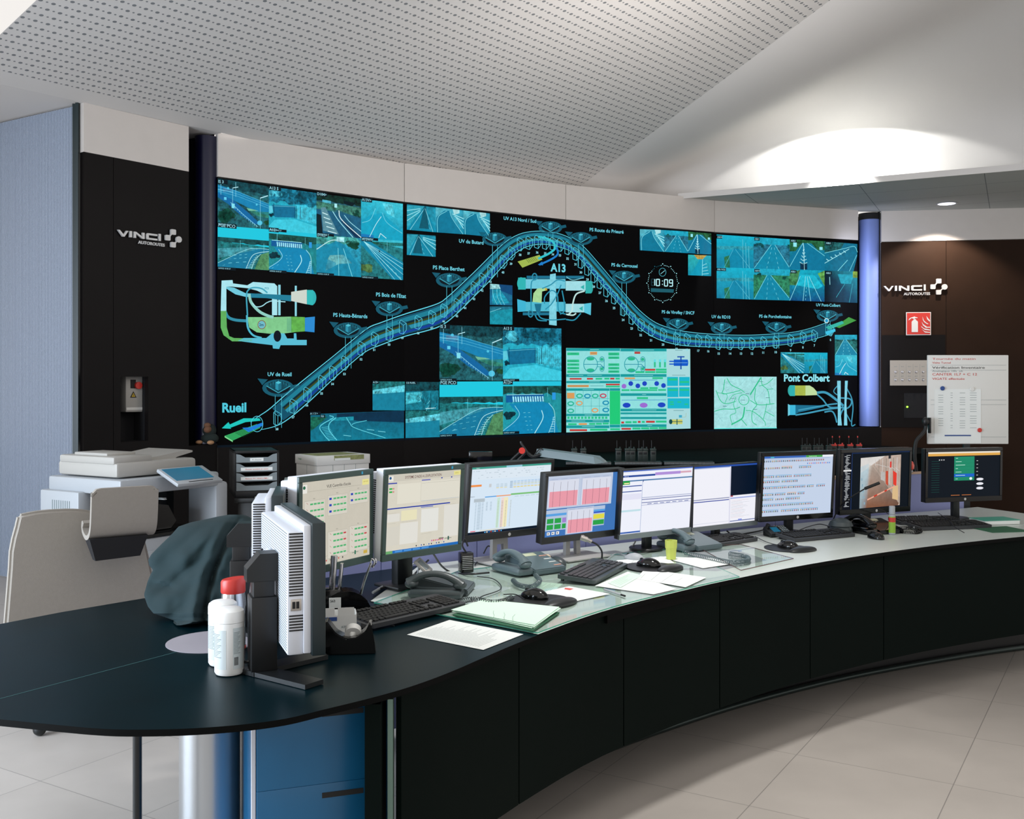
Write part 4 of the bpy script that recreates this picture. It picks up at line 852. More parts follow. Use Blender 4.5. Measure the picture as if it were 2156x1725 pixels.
for x, s_ in ((450, 1), (1068, 1)):
    p = sz(x, 484); c.ring(p[0], p[1], 110 / 7.187, 124 / 7.187, 1.4, '#1a9aa4', 5)
    for yy in (400, 572): SC_(x, yy, 58, '#27b48a', 4, 26)
    a = sz(x - 100, 484); b_ = sz(x + 150, 484); c.line([a, b_, sz(x + 195, 540)], 1.3, '#1a8aa4', 6)
    for yy in (408, 552): p = sz(x + 172, yy); c.ring(p[0], p[1], 36 / 7.187, 44 / 7.187, 1.2, '#1a9aa4', 5); SC_(x + 172, yy, 24, '#27b48a', 4)
    c.line([sz(x + 100, 445), sz(x + 140, 445)], 1.2, '#1a9aa4', 6); c.line([sz(x + 100, 520), sz(x + 140, 520)], 1.2, '#1a9aa4', 6); c.line([sz(x + 205, 405), sz(x + 205, 555)], 1.2, '#1a9aa4', 6)
for x in (1422, 1500, 1575): SR(x - 13, 410, x + 13, 530, '#2cc088', 5); SR(x - 13, 410, x + 13, 450, '#5fdce8', 6)
for x, y, col in ((955, 815, '#9a6cd0'), (1058, 775, '#1c44c0'), (1165, 810, '#1c44c0'), (1267, 775, '#1c44c0'), (1450, 775, '#1c44c0'), (1553, 805, '#1c44c0')): SC_(x, y, 36, col)
for x, y, col in ((995, 1103, '#1c44c0'), (1253, 1103, '#9a6cd0'), (1524, 1098, '#1c44c0')): SC_(x, y, 60, col, 5, 38)
c.line([sz(1040, 722), sz(1460, 720)], .9, '#1a78c0', 5); c.line([sz(920, 1027), sz(1590, 1022)], .9, '#1a78c0', 5)
for i in range(6): c.line([sz(95 + i * 122 if i else 90, 886), sz(95 + i * 122 if i else 90, 1228)], .6, '#149a9c', 5)
for y in (1003, 1115): c.line([sz(90, y), sz(735, y)], .6, '#149a9c', 5)
for x, y, col in ((282, 962, '#27b494'), (402, 964, '#1a90b4'), (520, 962, '#27b494'), (640, 960, '#c0485c'), (150, 1078, '#27b494'), (280, 1072, '#d8a068'), (680, 1066, '#1a90b4'), (150, 1188, '#27b494'), (517, 1180, '#d8a068'), (680, 1174, '#1a90b4')):
    SC_(x, y, 52, col, 5, 36); SC_(x, y, 32, '#8fdedd', 6, 18)
for i in range(12): SR(98 + i * 52, 1275, 132 + i * 52, 1310, GN, 5)
SR(1605, 255, 1955, 1455, '#a8d8dc', 3)
for x0, y0, x1, y1 in ((1608, 675, 1775, 812), (1790, 675, 1950, 810), (1610, 832, 1780, 980), (1790, 830, 1950, 975), (1615, 998, 1950, 1152)): SR(x0, y0, x1, y1, '#16b4cc', 4)
for x0, y0, x1, y1 in ((1625, 698, 1765, 730), (1800, 738, 1940, 765), (1625, 860, 1770, 886), (1800, 858, 1940, 884), (1650, 1045, 1705, 1065), (1765, 1045, 1820, 1065), (1650, 1080, 1710, 1100), (1870, 1078, 1925, 1098)): SR(x0, y0, x1, y1, GN, 5)
SR(1708, 412, 1915, 508, '#1058c8', 5); SC_(1915, 460, 12, '#1058c8', 5, 48); SR(1640, 430, 1715, 448, '#1058c8', 5); SR(1640, 472, 1715, 490, '#1058c8', 5); SR(1806, 360, 1826, 560, '#1048a8', 6); SR(1760, 362, 1870, 380, '#1048a8', 6); SR(1712, 456, 1912, 464, '#6fa8d8', 7)
SR(1650, 1318, 1840, 1388, '#c8cc6c', 5); SR(1640, 1346, 1840, 1356, '#0c5a5c', 6); SC_(1660, 1352, 26, '#0c4a4c', 7, 38); SR(1750, 1310, 1764, 1400, '#0c5a5c', 6); SR(1785, 1252, 1832, 1290, '#3fa8c8', 6); c.line([sz(1832, 1285), sz(1890, 1280), sz(1895, 1220)], .5, '#a8a868', 6)
# clock
for k_ in range(60):
    a = k_ / 60 * 2 * PI; q = 1 if k_ % 5 else 1.08
    x, y = 1394.5 + 31 * math.sin(a) * q, 596.5 - 37.5 * math.cos(a) * q
    c.ell(x, y, .75 if k_ % 5 else 1.1, .85 if k_ % 5 else 1.2, '#a8ecf4' if not 52 < k_ < 59 else '#1c6474', 0, 5, 8)
c.ring(1394, 573.5, 7.6, 9, .9, '#4fa8b8', 5); c.line([(1390, 577), (1399, 570)], 1, '#8fd8e4', 6); c.poly([(1369.5, 607), (1418, 609.5), (1417, 616.5), (1369.5, 615)], '#1a5a68', 0, 5)
def seg(x, y, w_, h, on, col='#bff4fa'):
    t = 1.9; S = {'a': [(x, y), (x + w_, y)], 'g': [(x, y + h / 2), (x + w_, y + h / 2)], 'd': [(x, y + h), (x + w_, y + h)], 'f': [(x, y), (x, y + h / 2)], 'e': [(x, y + h / 2), (x, y + h)], 'b': [(x + w_, y), (x + w_, y + h / 2)], 'c': [(x + w_, y + h / 2), (x + w_, y + h)]}
    for k_ in on: c.line(S[k_], t, col, 6)
D7 = {'1': 'bc', '0': 'abcdef', '9': 'abcdfg'}
for x, d in ((1371, '1'), (1381, '0'), (1398, '0'), (1408.5, '9')): seg(x, 588 + (x - 1371) * .04, 6.5, 13.5, D7[d])
seg(1370.5, 588, 6.5, 13.5, 'adefg', '#123038'); c.ell(1393.7, 592, 1, 1.2, '#bff4fa', 0, 6, 8); c.ell(1393.7, 599, 1, 1.2, '#bff4fa', 0, 6, 8)
for i in range(4): CV[i].build('picture', screens[i])

# ------------------------------------------------------------------ wall signs and fittings
def wall_frame(name, label, cat, a, b_, px, py, off):
    """empty on a wall: local x along the wall, z up, -y into the room"""
    d = (b_ - a).normalized(); p = wpt(px, 0, a, b_, off); z = EZ - (py - HY) / F * p.y
    return thing(name, label, cat, (p.x, p.y, z), math.atan2(d.y, d.x)), F / p.y
def flatprism(bm, pts, y0, y1, mi=0):
    """pts (x, z) extruded from y1 (front) to y0"""
    a = [bm.verts.new((p[0], y0, p[1])) for p in pts]; b_ = [bm.verts.new((p[0], y1, p[1])) for p in pts]; n = len(pts)
    fs = [bm.faces.new(a), bm.faces.new(b_[::-1])] + [bm.faces.new((a[k], a[(k + 1) % n], b_[(k + 1) % n], b_[k])) for k in range(n)]
    for f in fs: f.material_index = mi
    bmesh.ops.recalc_face_normals(bm, faces=fs)
def rrect(x0, z0, x1, z1, r, n=4):
    out = []
    for cx_, cz, a0 in ((x1 - r, z1 - r, 0), (x0 + r, z1 - r, PI / 2), (x0 + r, z0 + r, PI), (x1 - r, z0 + r, 1.5 * PI)):
        out += [(cx_ + r * math.cos(a0 + PI / 2 * k / n), cz + r * math.sin(a0 + PI / 2 * k / n)) for k in range(n + 1)]
    return out
def textmesh(bm, txt, x, z, h, y, depth=0, bold=.01, mi=0, width=None):
    vs, fs = glyphs(txt, bold); s_ = h / .7; wd = max(v[0] for v in vs); sx = s_ if width is None else width / wd
    V_ = [bm.verts.new((x + gx * sx, y, z + gy * s_)) for gx, gy in vs]; F_ = []
    for f in fs:
        try: fc = bm.faces.new([V_[i] for i in f]); fc.material_index = mi; F_.append(fc)
        except ValueError: pass
    if depth and F_:
        bmesh.ops.recalc_face_normals(bm, faces=F_)
        r = bmesh.ops.extrude_face_region(bm, geom=F_)
        bmesh.ops.translate(bm, vec=(0, -depth, 0), verts=[v for v in r['geom'] if isinstance(v, bmesh.types.BMVert)])
def logo(a, b_, px, py, width, label):
    t_, _ = wall_frame('wall_logo', label, 'sign', a, b_, px, py, .012); s_ = width / 704.0
    q = lambda x, y: ((x - 1183) * s_, (1210 - y) * s_)
    L_ = [[(1183, 1192), (1204, 1192), (1243, 1232), (1272, 1192), (1294, 1192), (1252, 1252), (1234, 1252)], [(1308, 1190), (1332, 1190), (1332, 1250), (1308, 1250)],
          [(1352, 1190), (1376, 1190), (1444, 1230), (1444, 1190), (1468, 1190), (1468, 1250), (1444, 1250), (1376, 1210), (1376, 1250), (1352, 1250)],
          [(1500, 1188), (1608, 1188), (1608, 1206), (1514, 1206), (1514, 1233), (1608, 1233), (1608, 1250), (1500, 1250), (1488, 1240), (1488, 1198)], [(1626, 1180), (1648, 1180), (1648, 1250), (1626, 1250)]]
    for l in L_: bm = nb(); flatprism(bm, [q(*p) for p in l], .0, -.018); obj('letter', bm, 'logo', t_)
    bm = nb(); x0, z0 = q(1408, 1300); textmesh(bm, 'AUTOROUTES', x0, z0, 29 * s_, 0, .010, .02, width=290 * s_); obj('small_lettering', bm, 'logo', t_)
    bm = nb()
    for (x0, y0, x1, y1) in ((1762, 1116, 1820, 1170), (1700, 1180, 1756, 1235), (1762, 1245, 1818, 1298)):
        p0, p1 = q(x0, y1), q(x1, y0); flatprism(bm, rrect(p0[0], p0[1], p1[0], p1[1], 10 * s_), 0, -.018)
    c0 = q(1855, 1211); flatprism(bm, [(c0[0] + 32 * s_ * math.cos(k * PI / 12), c0[1] + 32 * s_ * math.sin(k * PI / 12)) for k in range(24)], 0, -.018)
    flatprism(bm, [q(1745, 1182), q(1758, 1172), q(1764, 1155), q(1776, 1170), q(1762, 1184), q(1754, 1196)], 0, -.0175)
    flatprism(bm, [q(1838, 1236), q(1824, 1246), q(1816, 1262), q(1806, 1248), q(1822, 1236), q(1828, 1226)], 0, -.0175)
    obj('emblem', bm, 'logo', t_)
logo(L0, L1, 244, 488, .56, 'grey metal wall lettering with linked squares emblem on the left dark wall')
logo(RR0, RR1, 1859.5, 606, .735, 'spotlit metal wall lettering with linked squares emblem on the right brown wall')
# fire extinguisher sign
t_, k_ = wall_frame('fire_extinguisher_sign', 'red square fire extinguisher pictogram sign on the right wall', 'sign', RR0, RR1, 1907, 706, .014)
S_ = 49 / k_ / .985
bm = nb(); flatprism(bm, [(0, 0), (S_, 0), (S_, S_ * .97), (0, S_ * .97)], 0, -.006); obj('border', bm, 'cream', t_)
bm = nb(); flatprism(bm, [(S_ * .03, S_ * .03), (S_ * .97, S_ * .03), (S_ * .97, S_ * .94), (S_ * .03, S_ * .94)], -.0055, -.008); obj('red_field', bm, 'red', t_)
bm = nb(); u = S_ / 262
fz_ = lambda P: [((x - 1442) * u, (352 - y) * u) for x, y in P]
flatprism(bm, fz_([(1500, 318), (1500, 205), (1508, 192), (1520, 186), (1520, 176), (1545, 176), (1545, 186), (1558, 194), (1566, 206), (1566, 318)]), -.0075, -.0105)
flatprism(bm, fz_([(1466, 190), (1474, 170), (1490, 158), (1520, 150), (1530, 144), (1538, 152), (1562, 156), (1562, 164), (1536, 164), (1530, 174), (1500, 164), (1484, 176)]), -.0075, -.0105)
for P_ in ([(1615, 148), (1628, 190), (1655, 215), (1680, 232), (1664, 232), (1634, 212), (1618, 186)], [(1655, 142), (1664, 180), (1690, 205), (1694, 192), (1672, 165)], [(1606, 205), (1622, 232), (1662, 262), (1694, 262), (1694, 272), (1650, 272), (1618, 244)], [(1598, 250), (1628, 278), (1694, 292), (1694, 302), (1640, 296), (1606, 268)], [(1606, 286), (1640, 312), (1694, 320), (1694, 328), (1640, 324)]):
    flatprism(bm, fz_(P_), -.0075, -.0105)
obj('pictogram', bm, 'cream', t_)
# switch plate
t_, k_ = wall_frame('key_switch_panel', 'brushed steel plate with two rows of key switches on the right wall', 'control panel', RR0, RR1, 1872.5, 812, .02)
w_, h_ = 92 / k_, 53 / k_
bm = nb(); flatprism(bm, [(0, 0), (w_, 0), (w_, h_), (0, h_)], 0, -.012); obj('plate', bm, 'metal', t_)
for r_ in range(2):
    for i in range(6 - r_):
        bm = nb(); lathe(bm, [(.016, 0), (.016, .012), (.011, .02)], 16, mtx=T(.068 + i * .079, -.012, (.165, .07)[r_]) @ R(PI / 2, 'X')); box(bm, (.068 + i * .079, -.034, (.165, .07)[r_]), (.005, .006, .016)); obj('switch', bm, 'steel', t_)
        bm = nb(); textmesh(bm, 'MODE', .05 + i * .079, (.225, .108)[r_], .008, -.0128); obj('caption', bm, 'ink', t_)
bm = nb()
for i in range(6): box(bm, (.108 + i * .079, -.0125, h_ * .5), (.0015, .001, h_ * .7))
obj('divider', bm, 'ink', t_)
p = wpt(1909, EZ - 32 / F * 12.2, RR0, RR1); p = ph(1909, 857, .03); bm = nb(); ball(bm, (0, 0, 0), .012); single('status_lamp', bm, 'amberled', 'small lit green indicator light in the dark slot of the right wall', 'light', loc=p)
# downlight
bm = nb(); lathe(bm, [(.001, 0), (.095, 0), (.095, -.004)], 32, cap=False)
t_ = thing('recessed_downlight', 'round white recessed downlight in the soffit above the right wall', 'ceiling light', (5.04, 11.84, ZC - .001))
bm2 = nb(); lathe(bm2, [(.115, 0), (.118, -.006), (.10, -.008), (.095, -.001)], 40, cap=False); obj('trim_ring', bm2, 'white', t_)
obj('diffuser', bm, 'lampglow', t_, loc=(0, 0, -.003))
# electrical box in the left niche
a0 = L0 - nL * .16; t_, k_ = wall_frame('electrical_box', 'grey wall-mounted electrical isolator box inside the left wall niche', 'electrical box', a0, a0 + dL, 256, 868, 0)
w_, h_ = 43 / k_ * 1.25, 76 / k_
bm = nb(); box(bm, (w_ / 2, -.0, h_ / 2), (w_, .12, h_), .008); obj('housing', bm, 'offwhite', t_)
bm = nb(); cyl(bm, .028, .06, .085, 24, mtx=T(w_ * .5, 0, h_ * .74) @ R(PI / 2, 'X')); obj('button', bm, 'red', t_)
bm = nb(); flatprism(bm, [(w_ * .2, h_ * .66), (w_ * .42, h_ * .66), (w_ * .42, h_ * .9), (w_ * .2, h_ * .9)], -.06, -.064); obj('switch_plate', bm, 'inkblack', t_)
bm = nb(); flatprism(bm, [(w_ * .18, h_ * .4), (w_ * .46, h_ * .4), (w_ * .32, h_ * .58)], -.06, -.062); flatprism(bm, [(w_ * .24, h_ * .425), (w_ * .40, h_ * .425), (w_ * .32, h_ * .53)], -.0615, -.063, 1)
flatprism(bm, [(w_ * .33, h_ * .51), (w_ * .29, h_ * .465), (w_ * .32, h_ * .465), (w_ * .30, h_ * .43), (w_ * .35, h_ * .475), (w_ * .32, h_ * .475)], -.0625, -.064)
obj('warning_label', bm, ['inkblack', 'yellow'], t_)
bm = nb(); flatprism(bm, [(.005, h_ * .06), (w_ * .75, h_ * .06), (w_ * .75, h_ * .13), (.005, h_ * .13)], -.06, -.062); obj('text_strip', bm, 'cream', t_); bm = nb(); flatprism(bm, [(w_ * .1, h_ + .01), (w_ * .95, h_ + .01), (w_ * .95, h_ + .035), (w_ * .1, h_ + .035)], -.06, -.062); obj('text_strip', bm, 'cream', t_)
# plush toy on the ledge
p = at_px(422, 938, 1.035); p = Vector(((L1.x + WP[0].x) / 2 + .02, (L1.y + WP[0].y) / 2 + .1, 1.032))
t_ = thing('plush_toy', 'small dark plush animal with brown snout sitting on the ledge by the video wall', 'toy', p, -.3)
bm = nb(); ball(bm, (0, 0, .05), (.085, .06, .05)); ball(bm, (-.0, -.0, .115), (.062, .055, .06)); obj('body', bm, 'plush', t_)
bm = nb(); ball(bm, (.018, -.045, .125), (.03, .04, .03)); ball(bm, (.01, -.04, .16), (.028, .03, .022)); obj('snout', bm, 'brown', t_)
for sx in (-.055, .055): bm = nb(); ball(bm, (sx, -.06, .018), (.026, .035, .018)); obj('paw', bm, 'tan', t_)

# ------------------------------------------------------------------ console: tops, fronts, rail
FE = [(-1.037, 2.352), (-.952, 2.332), (-.874, 2.323), (-.751, 2.329), (-.632, 2.355), (-.533, 2.399), (-.454, 2.468), (-.368, 2.545), (-.285, 2.63), (-.217, 2.718), (-.152, 2.818), (-.083, 2.937), (.039, 3.14), (.229, 3.42), (.402, 3.634), (.638, 3.877), (.852, 4.085), (1.291, 4.46), (1.784, 4.812), (2.24, 5.08), (2.8, 5.36), (3.4, 5.61)]
BK = [(3.0, 6.58), (2.6, 6.36), (2.235, 6.17), (1.9, 5.97), (1.725, 5.86), (1.3, 5.59), (.95, 5.35), (.644, 5.14), (.40, 4.97), (.1, 4.79), (-.49, 4.39), (-.93, 4.02), (-1.357, 3.76), (-1.557, 3.531), (-1.72, 3.30)]
LEFT = [(-1.80, 3.08), (-1.78, 2.85), (-1.66, 2.66), (-1.45, 2.51), (-1.22, 2.40)]
sm = [(p.x, p.y) for p in smooth([(a, b_, 0) for a, b_ in FE], 4)]
D1, D0 = at_px(1129, 1333), at_px(780, 1266); Bq = (-.40, 4.45)
i1 = min(range(len(sm)), key=lambda i: (sm[i][0] - D1.x) ** 2 + (sm[i][1] - D1.y) ** 2)
t_ = thing('console_table', 'large black curved console tabletop with scratched matte surface in the left foreground', 'table', (0, 0, 0))
bm = nb(); sL, sR = at_px(130, 1436), at_px(372, 1372)
prism(bm, [(p[0], p[1]) for p in LEFT] + sm[:i1 + 1] + [(D0.x - .003, D0.y), (Bq[0] - .003, Bq[1]), (-.49, 4.39), (-.93, 4.02), (-1.357, 3.76), (-1.557, 3.531), (-1.72, 3.30)], .722, .738, 0)
for f in bm.faces:
    if f.normal.z > .5 or f.calc_center_median().z > .737: f.material_index = 1
for v in bm.verts: pass
bm.normal_update()
for f in bm.faces: f.material_index = 1 if f.normal.z > .5 else 0
obj('tabletop', bm, ['tedge', 'table'], t_)
bm = nb(); d_ = (sR - sL).normalized(); e0 = sL - d_ * .6; e1 = sR
prism(bm, [(e0.x, e0.y), (e1.x, e1.y), (e1.x - d_.y * .002, e1.y + d_.x * .002), (e0.x - d_.y * .002, e0.y + d_.x * .002)], .7378, .7385); obj('joint_line', bm, mat('joint', '#3c6a6c', .5), t_)
gp = at_px(449, 1350); bm = nb(); cyl(bm, .139, .7375, .7395, 64); obj('grommet_plate', bm, mat('satin_disc', '#a19da6', .45), t_, loc=(gp.x, gp.y, 0))
bm = nb(); cyl(bm, .088, .0, .722, 48); cyl(bm, .2, 0, .012, 48); obj('pedestal_leg', bm, mat('brushed_leg', '#c0c4c8', .3, metal=.9), t_, loc=(gp.x + .01, gp.y - .07, 0))
p = at_px(291, 1560, .70); bm = nb(); cyl(bm, .012, 0, .722, 20); box(bm, (.02, .0, .71), (.08, .03, .02)); obj('support_tube', bm, 'dark', t_, loc=(-1.02, 2.78, 0))
t_ = thing('worktop', 'long curved pale grey worktop carrying the row of control room monitors', 'worktop', (0, 0, 0))
bm = nb(); prism(bm, sm[i1:] + BK[:10] + [Bq, (D0.x, D0.y)], .722, .74, 0)
bm.normal_update()
for f in bm.faces: f.material_index = 1 if f.normal.z > .5 else 0
obj('top_surface', bm, ['tedge', 'desk'], t_)
# front panels under the edge
bm = None
cum = [0]
for a, b_ in zip(sm, sm[1:]): cum.append(cum[-1] + math.dist(a, b_))
def sm_at(s_, off=0.0):
    i = max(0, min(len(sm) - 2, next((k for k in range(len(cum) - 1) if cum[k + 1] > s_), len(sm) - 2)))
    t = (s_ - cum[i]) / (cum[i + 1] - cum[i]); a, b_ = Vector(sm[i]), Vector(sm[i + 1]); p = a.lerp(b_, t); d = (b_ - a).normalized()
    return p + Vector((-d.y, d.x)) * off
def s_of_px(px):
    best = min(range(2000), key=lambda k: abs(CX + F * sm_at(cum[-1] * k / 2000).x / sm_at(cum[-1] * k / 2000).y - px)); return cum[-1] * best / 2000
SP = [s_of_px(px) for px in (858, 1107, 1325, 1526, 1716, 1870)] + [cum[-1] - .45, cum[-1] - .02]
t_ = thing('curved_desk_base', 'dark curved desk base with front panels and foot rail under the worktop', 'desk base', (0, 0, 0))
for a, b_ in zip(SP, SP[1:]):
    bm = nb(); n = 5; o1 = [sm_at(a + .002 + (b_ - a - .006) * k / n, .025) for k in range(n + 1)]; o2 = [sm_at(a + .002 + (b_ - a - .006) * k / n, .045) for k in range(n + 1)]
    prism(bm, o1 + o2[::-1], .225, .721); obj('front_panel', bm, 'front', t_)
SPK = SP[1] - .05
bm = nb(); n = 40; prism(bm, [sm_at(SPK + (SP[-1] - SPK) * k / n, .44) for k in range(n + 1)] + [sm_at(SP[-1] - (SP[-1] - SPK) * k / n, .47) for k in range(n + 1)], 0, .715); obj('plinth', bm, 'black', t_)
bm = nb(); tube(bm, [(*sm_at(SPK + .02 + (SP[-1] - SPK - .02) * k / 50, .415), .017) for k in range(51)], .015, 12, sm=0); obj('foot_rail', bm, mat('rail', '#35403e', .35, metal=.6), t_)
bm = nb()
for px in (1290, 1440, 1600):
    q = sm_at(s_of_px(px), .04); 
q0, q1 = s_of_px(1285), s_of_px(1482)
prism(bm, [sm_at(q0 + (q1 - q0) * k / 8, .012) for k in range(9)] + [sm_at(q1 - (q1 - q0) * k / 8, .03) for k in range(9)], .688, .720); obj('keyboard_tray_rail', bm, 'tedge', t_)
# end post and blue pedestal under the black table
bm = nb(); q = sm_at(SP[0] - .012, .05); box(bm, (q.x, q.y, .355), (.014, .03, .70), mi=1); q = sm_at(SP[0] - .045, .09); box(bm, (q.x + .01, q.y, .355), (.04, .12, .70)); obj('end_post', bm, ['front', mat('post_edge', '#6f8a80', .35, metal=.5)], t_)
pa = Vector((-.325, 2.78)); pb = Vector((-.67, 2.66))
t_ = thing('drawer_pedestal', 'glossy blue drawer unit with slot handle under the black table', 'drawer unit', (pb.x, pb.y, 0), math.atan2(pa.y - pb.y, pa.x - pb.x))
Lp = (pa - pb).length
bm = nb(); box(bm, (Lp / 2, .28, .36), (Lp, .56, .66), .004); obj('body', bm, 'bluecab', t_)
for j in range(3):
    bm = nb(); box(bm, (Lp / 2, -.009, .15 + j * .215), (Lp - .006, .018, .205 if j < 2 else .225), .002); dr = obj('drawer', bm, 'bluecab', t_)
    bm = nb(); box(bm, (Lp * .62, -.0185, .15 + j * .215 + .072), (.11, .002, .014)); obj('slot_handle', bm, 'inkblack', dr)
bm = nb(); box(bm, (-.004, .0, .36), (.01, .02, .66)); obj('edge_strip', bm, 'silver', t_)
# blue-grey privacy screens with beech top along the back
PS = [(-.97, 4.02), (-.56, 4.37), (-.16, 4.66), (.36, 4.98), (.92, 5.36), (1.48, 5.74), (2.13, 6.14), (2.9, 6.55)]
for i, (a, b_) in enumerate(zip(PS, PS[1:])):
    t_ = thing('desk_screen', 'blue grey desk divider with beech top edge, %s' % ['behind the leftmost monitors', 'behind the beige form monitor', 'behind the spreadsheet monitor', 'behind the pink chart monitor', 'behind the twin white window monitors', 'behind the icon list monitor', 'behind the tunnel camera monitor'][i], 'desk divider', (a[0], a[1], 0), math.atan2(b_[1] - a[1], b_[0] - a[0]), 'desk dividers')
    l = math.dist(a, b_)
    bm = nb(); zt = (1.045, 1.045, 1.04, 1.02, 1.0, .99, .985)[i]; sh = (.085, .085, .07, .05, .03, .02, .012)[i]; box(bm, (l / 2, .012, (zt - sh) / 2 + .02), (l - .004, .024, zt - sh - .04)); obj('panel', bm, 'bluepanel', t_)
    bm = nb(); box(bm, (l / 2, .012, zt - sh / 2), (l - .004, .03, sh)); obj('top_strip', bm, 'wood', t_)
# glass sheets lying on the worktop
def sheet(name, P, z0, th, m_, label, cat, group=None, extra=None):
    bm = nb(); prism(bm, [(p.x, p.y) for p in P], z0, z0 + th); bm.normal_update()
    if isinstance(m_, list):
        for f in bm.faces: f.material_index = 0 if abs(f.normal.z) > .5 else 1
    return single(name, bm, m_, label, cat, group)
PX = lambda L_, z=.74: [at_px(x, y, z) for x, y in L_]
gP = [at_px(787, 1271)] + [Vector((*sm_at(s_, .006), 0)) for s_ in [s_of_px(1135) + (s_of_px(1560) - s_of_px(1135)) * k / 14 for k in range(15)]] + PX([(1420, 1156)]) + [Vector((*p, 0)) for p in ((.55, 4.76), (.3, 4.60), (0, 4.44), (-.22, 4.30))]
sheet('glass_desk_sheet', gP, .7405, .004, ['glass', 'glassedge'], 'large clear glass sheet over the middle of the worktop', 'glass sheet')
gP = PX([(1462, 1152), (1560, 1150), (1671, 1180), (1560, 1205)])
sheet('glass_desk_sheet', gP, .7455, .004, ['glass', mat('glass_edge_dark', '#6a4a4a', .4)], 'small glass sheet overlapping the first one under the coiled cord', 'glass sheet')
ZG = .7448
sheet('paper_sheet', PX([(1455, 1162), (1545, 1156), (1615, 1180), (1510, 1203), (1430, 1200)]), .7404, .0003, mat('grey_print', '#8f9498', .6), 'grey printed sheet lying under the glass by the coiled cord', 'paper')

# ------------------------------------------------------------------ monitors
def mon_canvas(W_, H_, Mh):
    def f(x, y, off): return Mh @ Vector(((x - .5) * W_, -.001 - off, (.5 - y) * H_))
    return Canvas(f, .0004)
def mtext(c, x, y, t, h, col, W_, H_, L=5, bold=.01, wid=None):
    s_ = h / .7; vs, _ = glyphs(t, bold); ex = s_ * H_ / W_
    if wid: ex = wid / max(v[0] for v in vs)
    c.text(x, y, t, (ex, 0), (0, -s_), col, L, bold)
def monitor(label, style, pose, W_, H_, draw, stand='column', group=None, name='computer_monitor'):
    x, y, z, yaw, tilt = pose
    zs = .7452 if y < 4.97 else .7405; t_ = thing(name, label, 'monitor', (x, y, zs), yaw, group)
    Mh = T(0, 0, z - zs) @ R(-tilt, 'X')
    if style == 'eizo': bl, bt, bb, dep, mf, mb, r_ = .018, .020, .026, .045, 'bezel', 'silver', .004
    elif style == 'hp': bl, bt, bb, dep, mf, mb, r_ = .016, .016, .030, .035, 'hp', 'black', .006
    elif style == 'thin': bl, bt, bb, dep, mf, mb, r_ = .006, .006, .024, .03, 'hp', 'black', .004
    else: bl, bt, bb, dep, mf, mb, r_ = .016, .020, .028, .035, 'blackgloss', 'black', .006
    bm = nb(); box(bm, (0, dep / 2 + .002, 0), (W_ - .001, dep, H_ - .001), .003, mtx=Mh)
    if style == 'eizo':
        box(bm, (0, dep + .022, 0), (W_ * .93, .05, H_ * .9), .006, mtx=Mh)
    else: box(bm, (0, dep + .008, 0), (W_ * .6, .03, H_ * .6), .006, mtx=Mh)
    hs = obj('housing', bm, mb, t_)
    if style == 'eizo':
        bm = nb()
        for sx in (-1, 1):
            for i in range(26): box(bm, (sx * W_ * .4655, dep + .024, H_ * (.36 - i * .023)), (.002, .032, H_ * .013), mtx=Mh)
        v_ = obj('vent_slots', bm, 'inkblack', hs); v_['kind'] = 'stuff'
    bm = nb()
    for c_, s__ in (((0, 0, H_ / 2 - bt / 2), (W_, .012, bt)), ((0, 0, -H_ / 2 + bb / 2), (W_, .012, bb)), ((-W_ / 2 + bl / 2, 0, (bb - bt) / 2), (bl, .012, H_ - bt - bb)), ((W_ / 2 - bl / 2, 0, (bb - bt) / 2), (bl, .012, H_ - bt - bb))):
        box(bm, c_, s__, .0015, mtx=Mh, seg=1)
    if style == 'thin':
        box(bm, (0, -.001, -H_ / 2 + bb / 2), (W_, .012, bb), 0, 1, mtx=Mh)
    obj('bezel', bm, [mf, 'grey'], t_)
    if draw:
        Wi, Hi = W_ - 2 * bl, H_ - bt - bb; c = mon_canvas(Wi, Hi, Mh @ T(0, 0, (bb - bt) / 2)); c.rect(0, 0, 1, 1, '#000000', 0, 0); draw(c, Wi, Hi); c.build('display', t_)
    # marks on the bezel
    bm = nb()
    if style == 'eizo': box(bm, (W_ * .33, -.0065, H_ / 2 - .010), (.008, .001, .010), mtx=Mh); obj('badge', bm, mat('badge_blue', '#2fa8d8', .4), t_)
    if style in ('hp', 'dark'): cyl(bm, .0075, .006, .0072, 20, mtx=Mh @ T(W_ * .01, 0, -H_ / 2 + .015) @ R(PI / 2, 'X')); obj('badge', bm, 'logo', t_)
    # stand, down to the desk
    zb = z - zs
    if stand == 'column':
        bm = nb(); box(bm, (0, dep + .085, zb * .42), (.075, .04, zb * .84 - .01), .004); box(bm, (0, dep + .085, zb * .84), (.06, .032, zb * .35), .003); box(bm, (0, dep + .066, zb - .01), (.07, .055, .075), .012); obj('stand_column', bm, 'dark', t_)
        bm = nb(); box(bm, (0, dep + .085, .006), (.16, .15, .012), .004); obj('stand_base', bm, 'dark', t_)
    elif stand == 'hpa':
        bm = nb(); P_ = [(-.045, .0), (-.02, .0), (-.018, .07), (.018, .07), (.02, .0), (.045, 0), (.038, zb - .03), (-.038, zb - .03)]
        flatprism(bm, P_, dep + .055, dep + .035); obj('stand_column', bm, 'standgrey', t_)
        bm = nb(); box(bm, (0, dep + .02, .004), (.26, .2, .008), .003); obj('stand_base', bm, 'standgrey', t_)
    elif stand == 'pole':
        bm = nb(); box(bm, (0, dep + .04, zb * .46), (.045, .028, zb * .92), .004); obj('stand_column', bm, 'dark', t_)
        bm = nb(); cyl(bm, .08, 0, .010, 40, mtx=T(0, dep + .045, 0), bev=.003); obj('stand_base', bm, 'dark', t_)
    return t_, Mh
BG, INK = '#c9c3b4', '#6a665c'
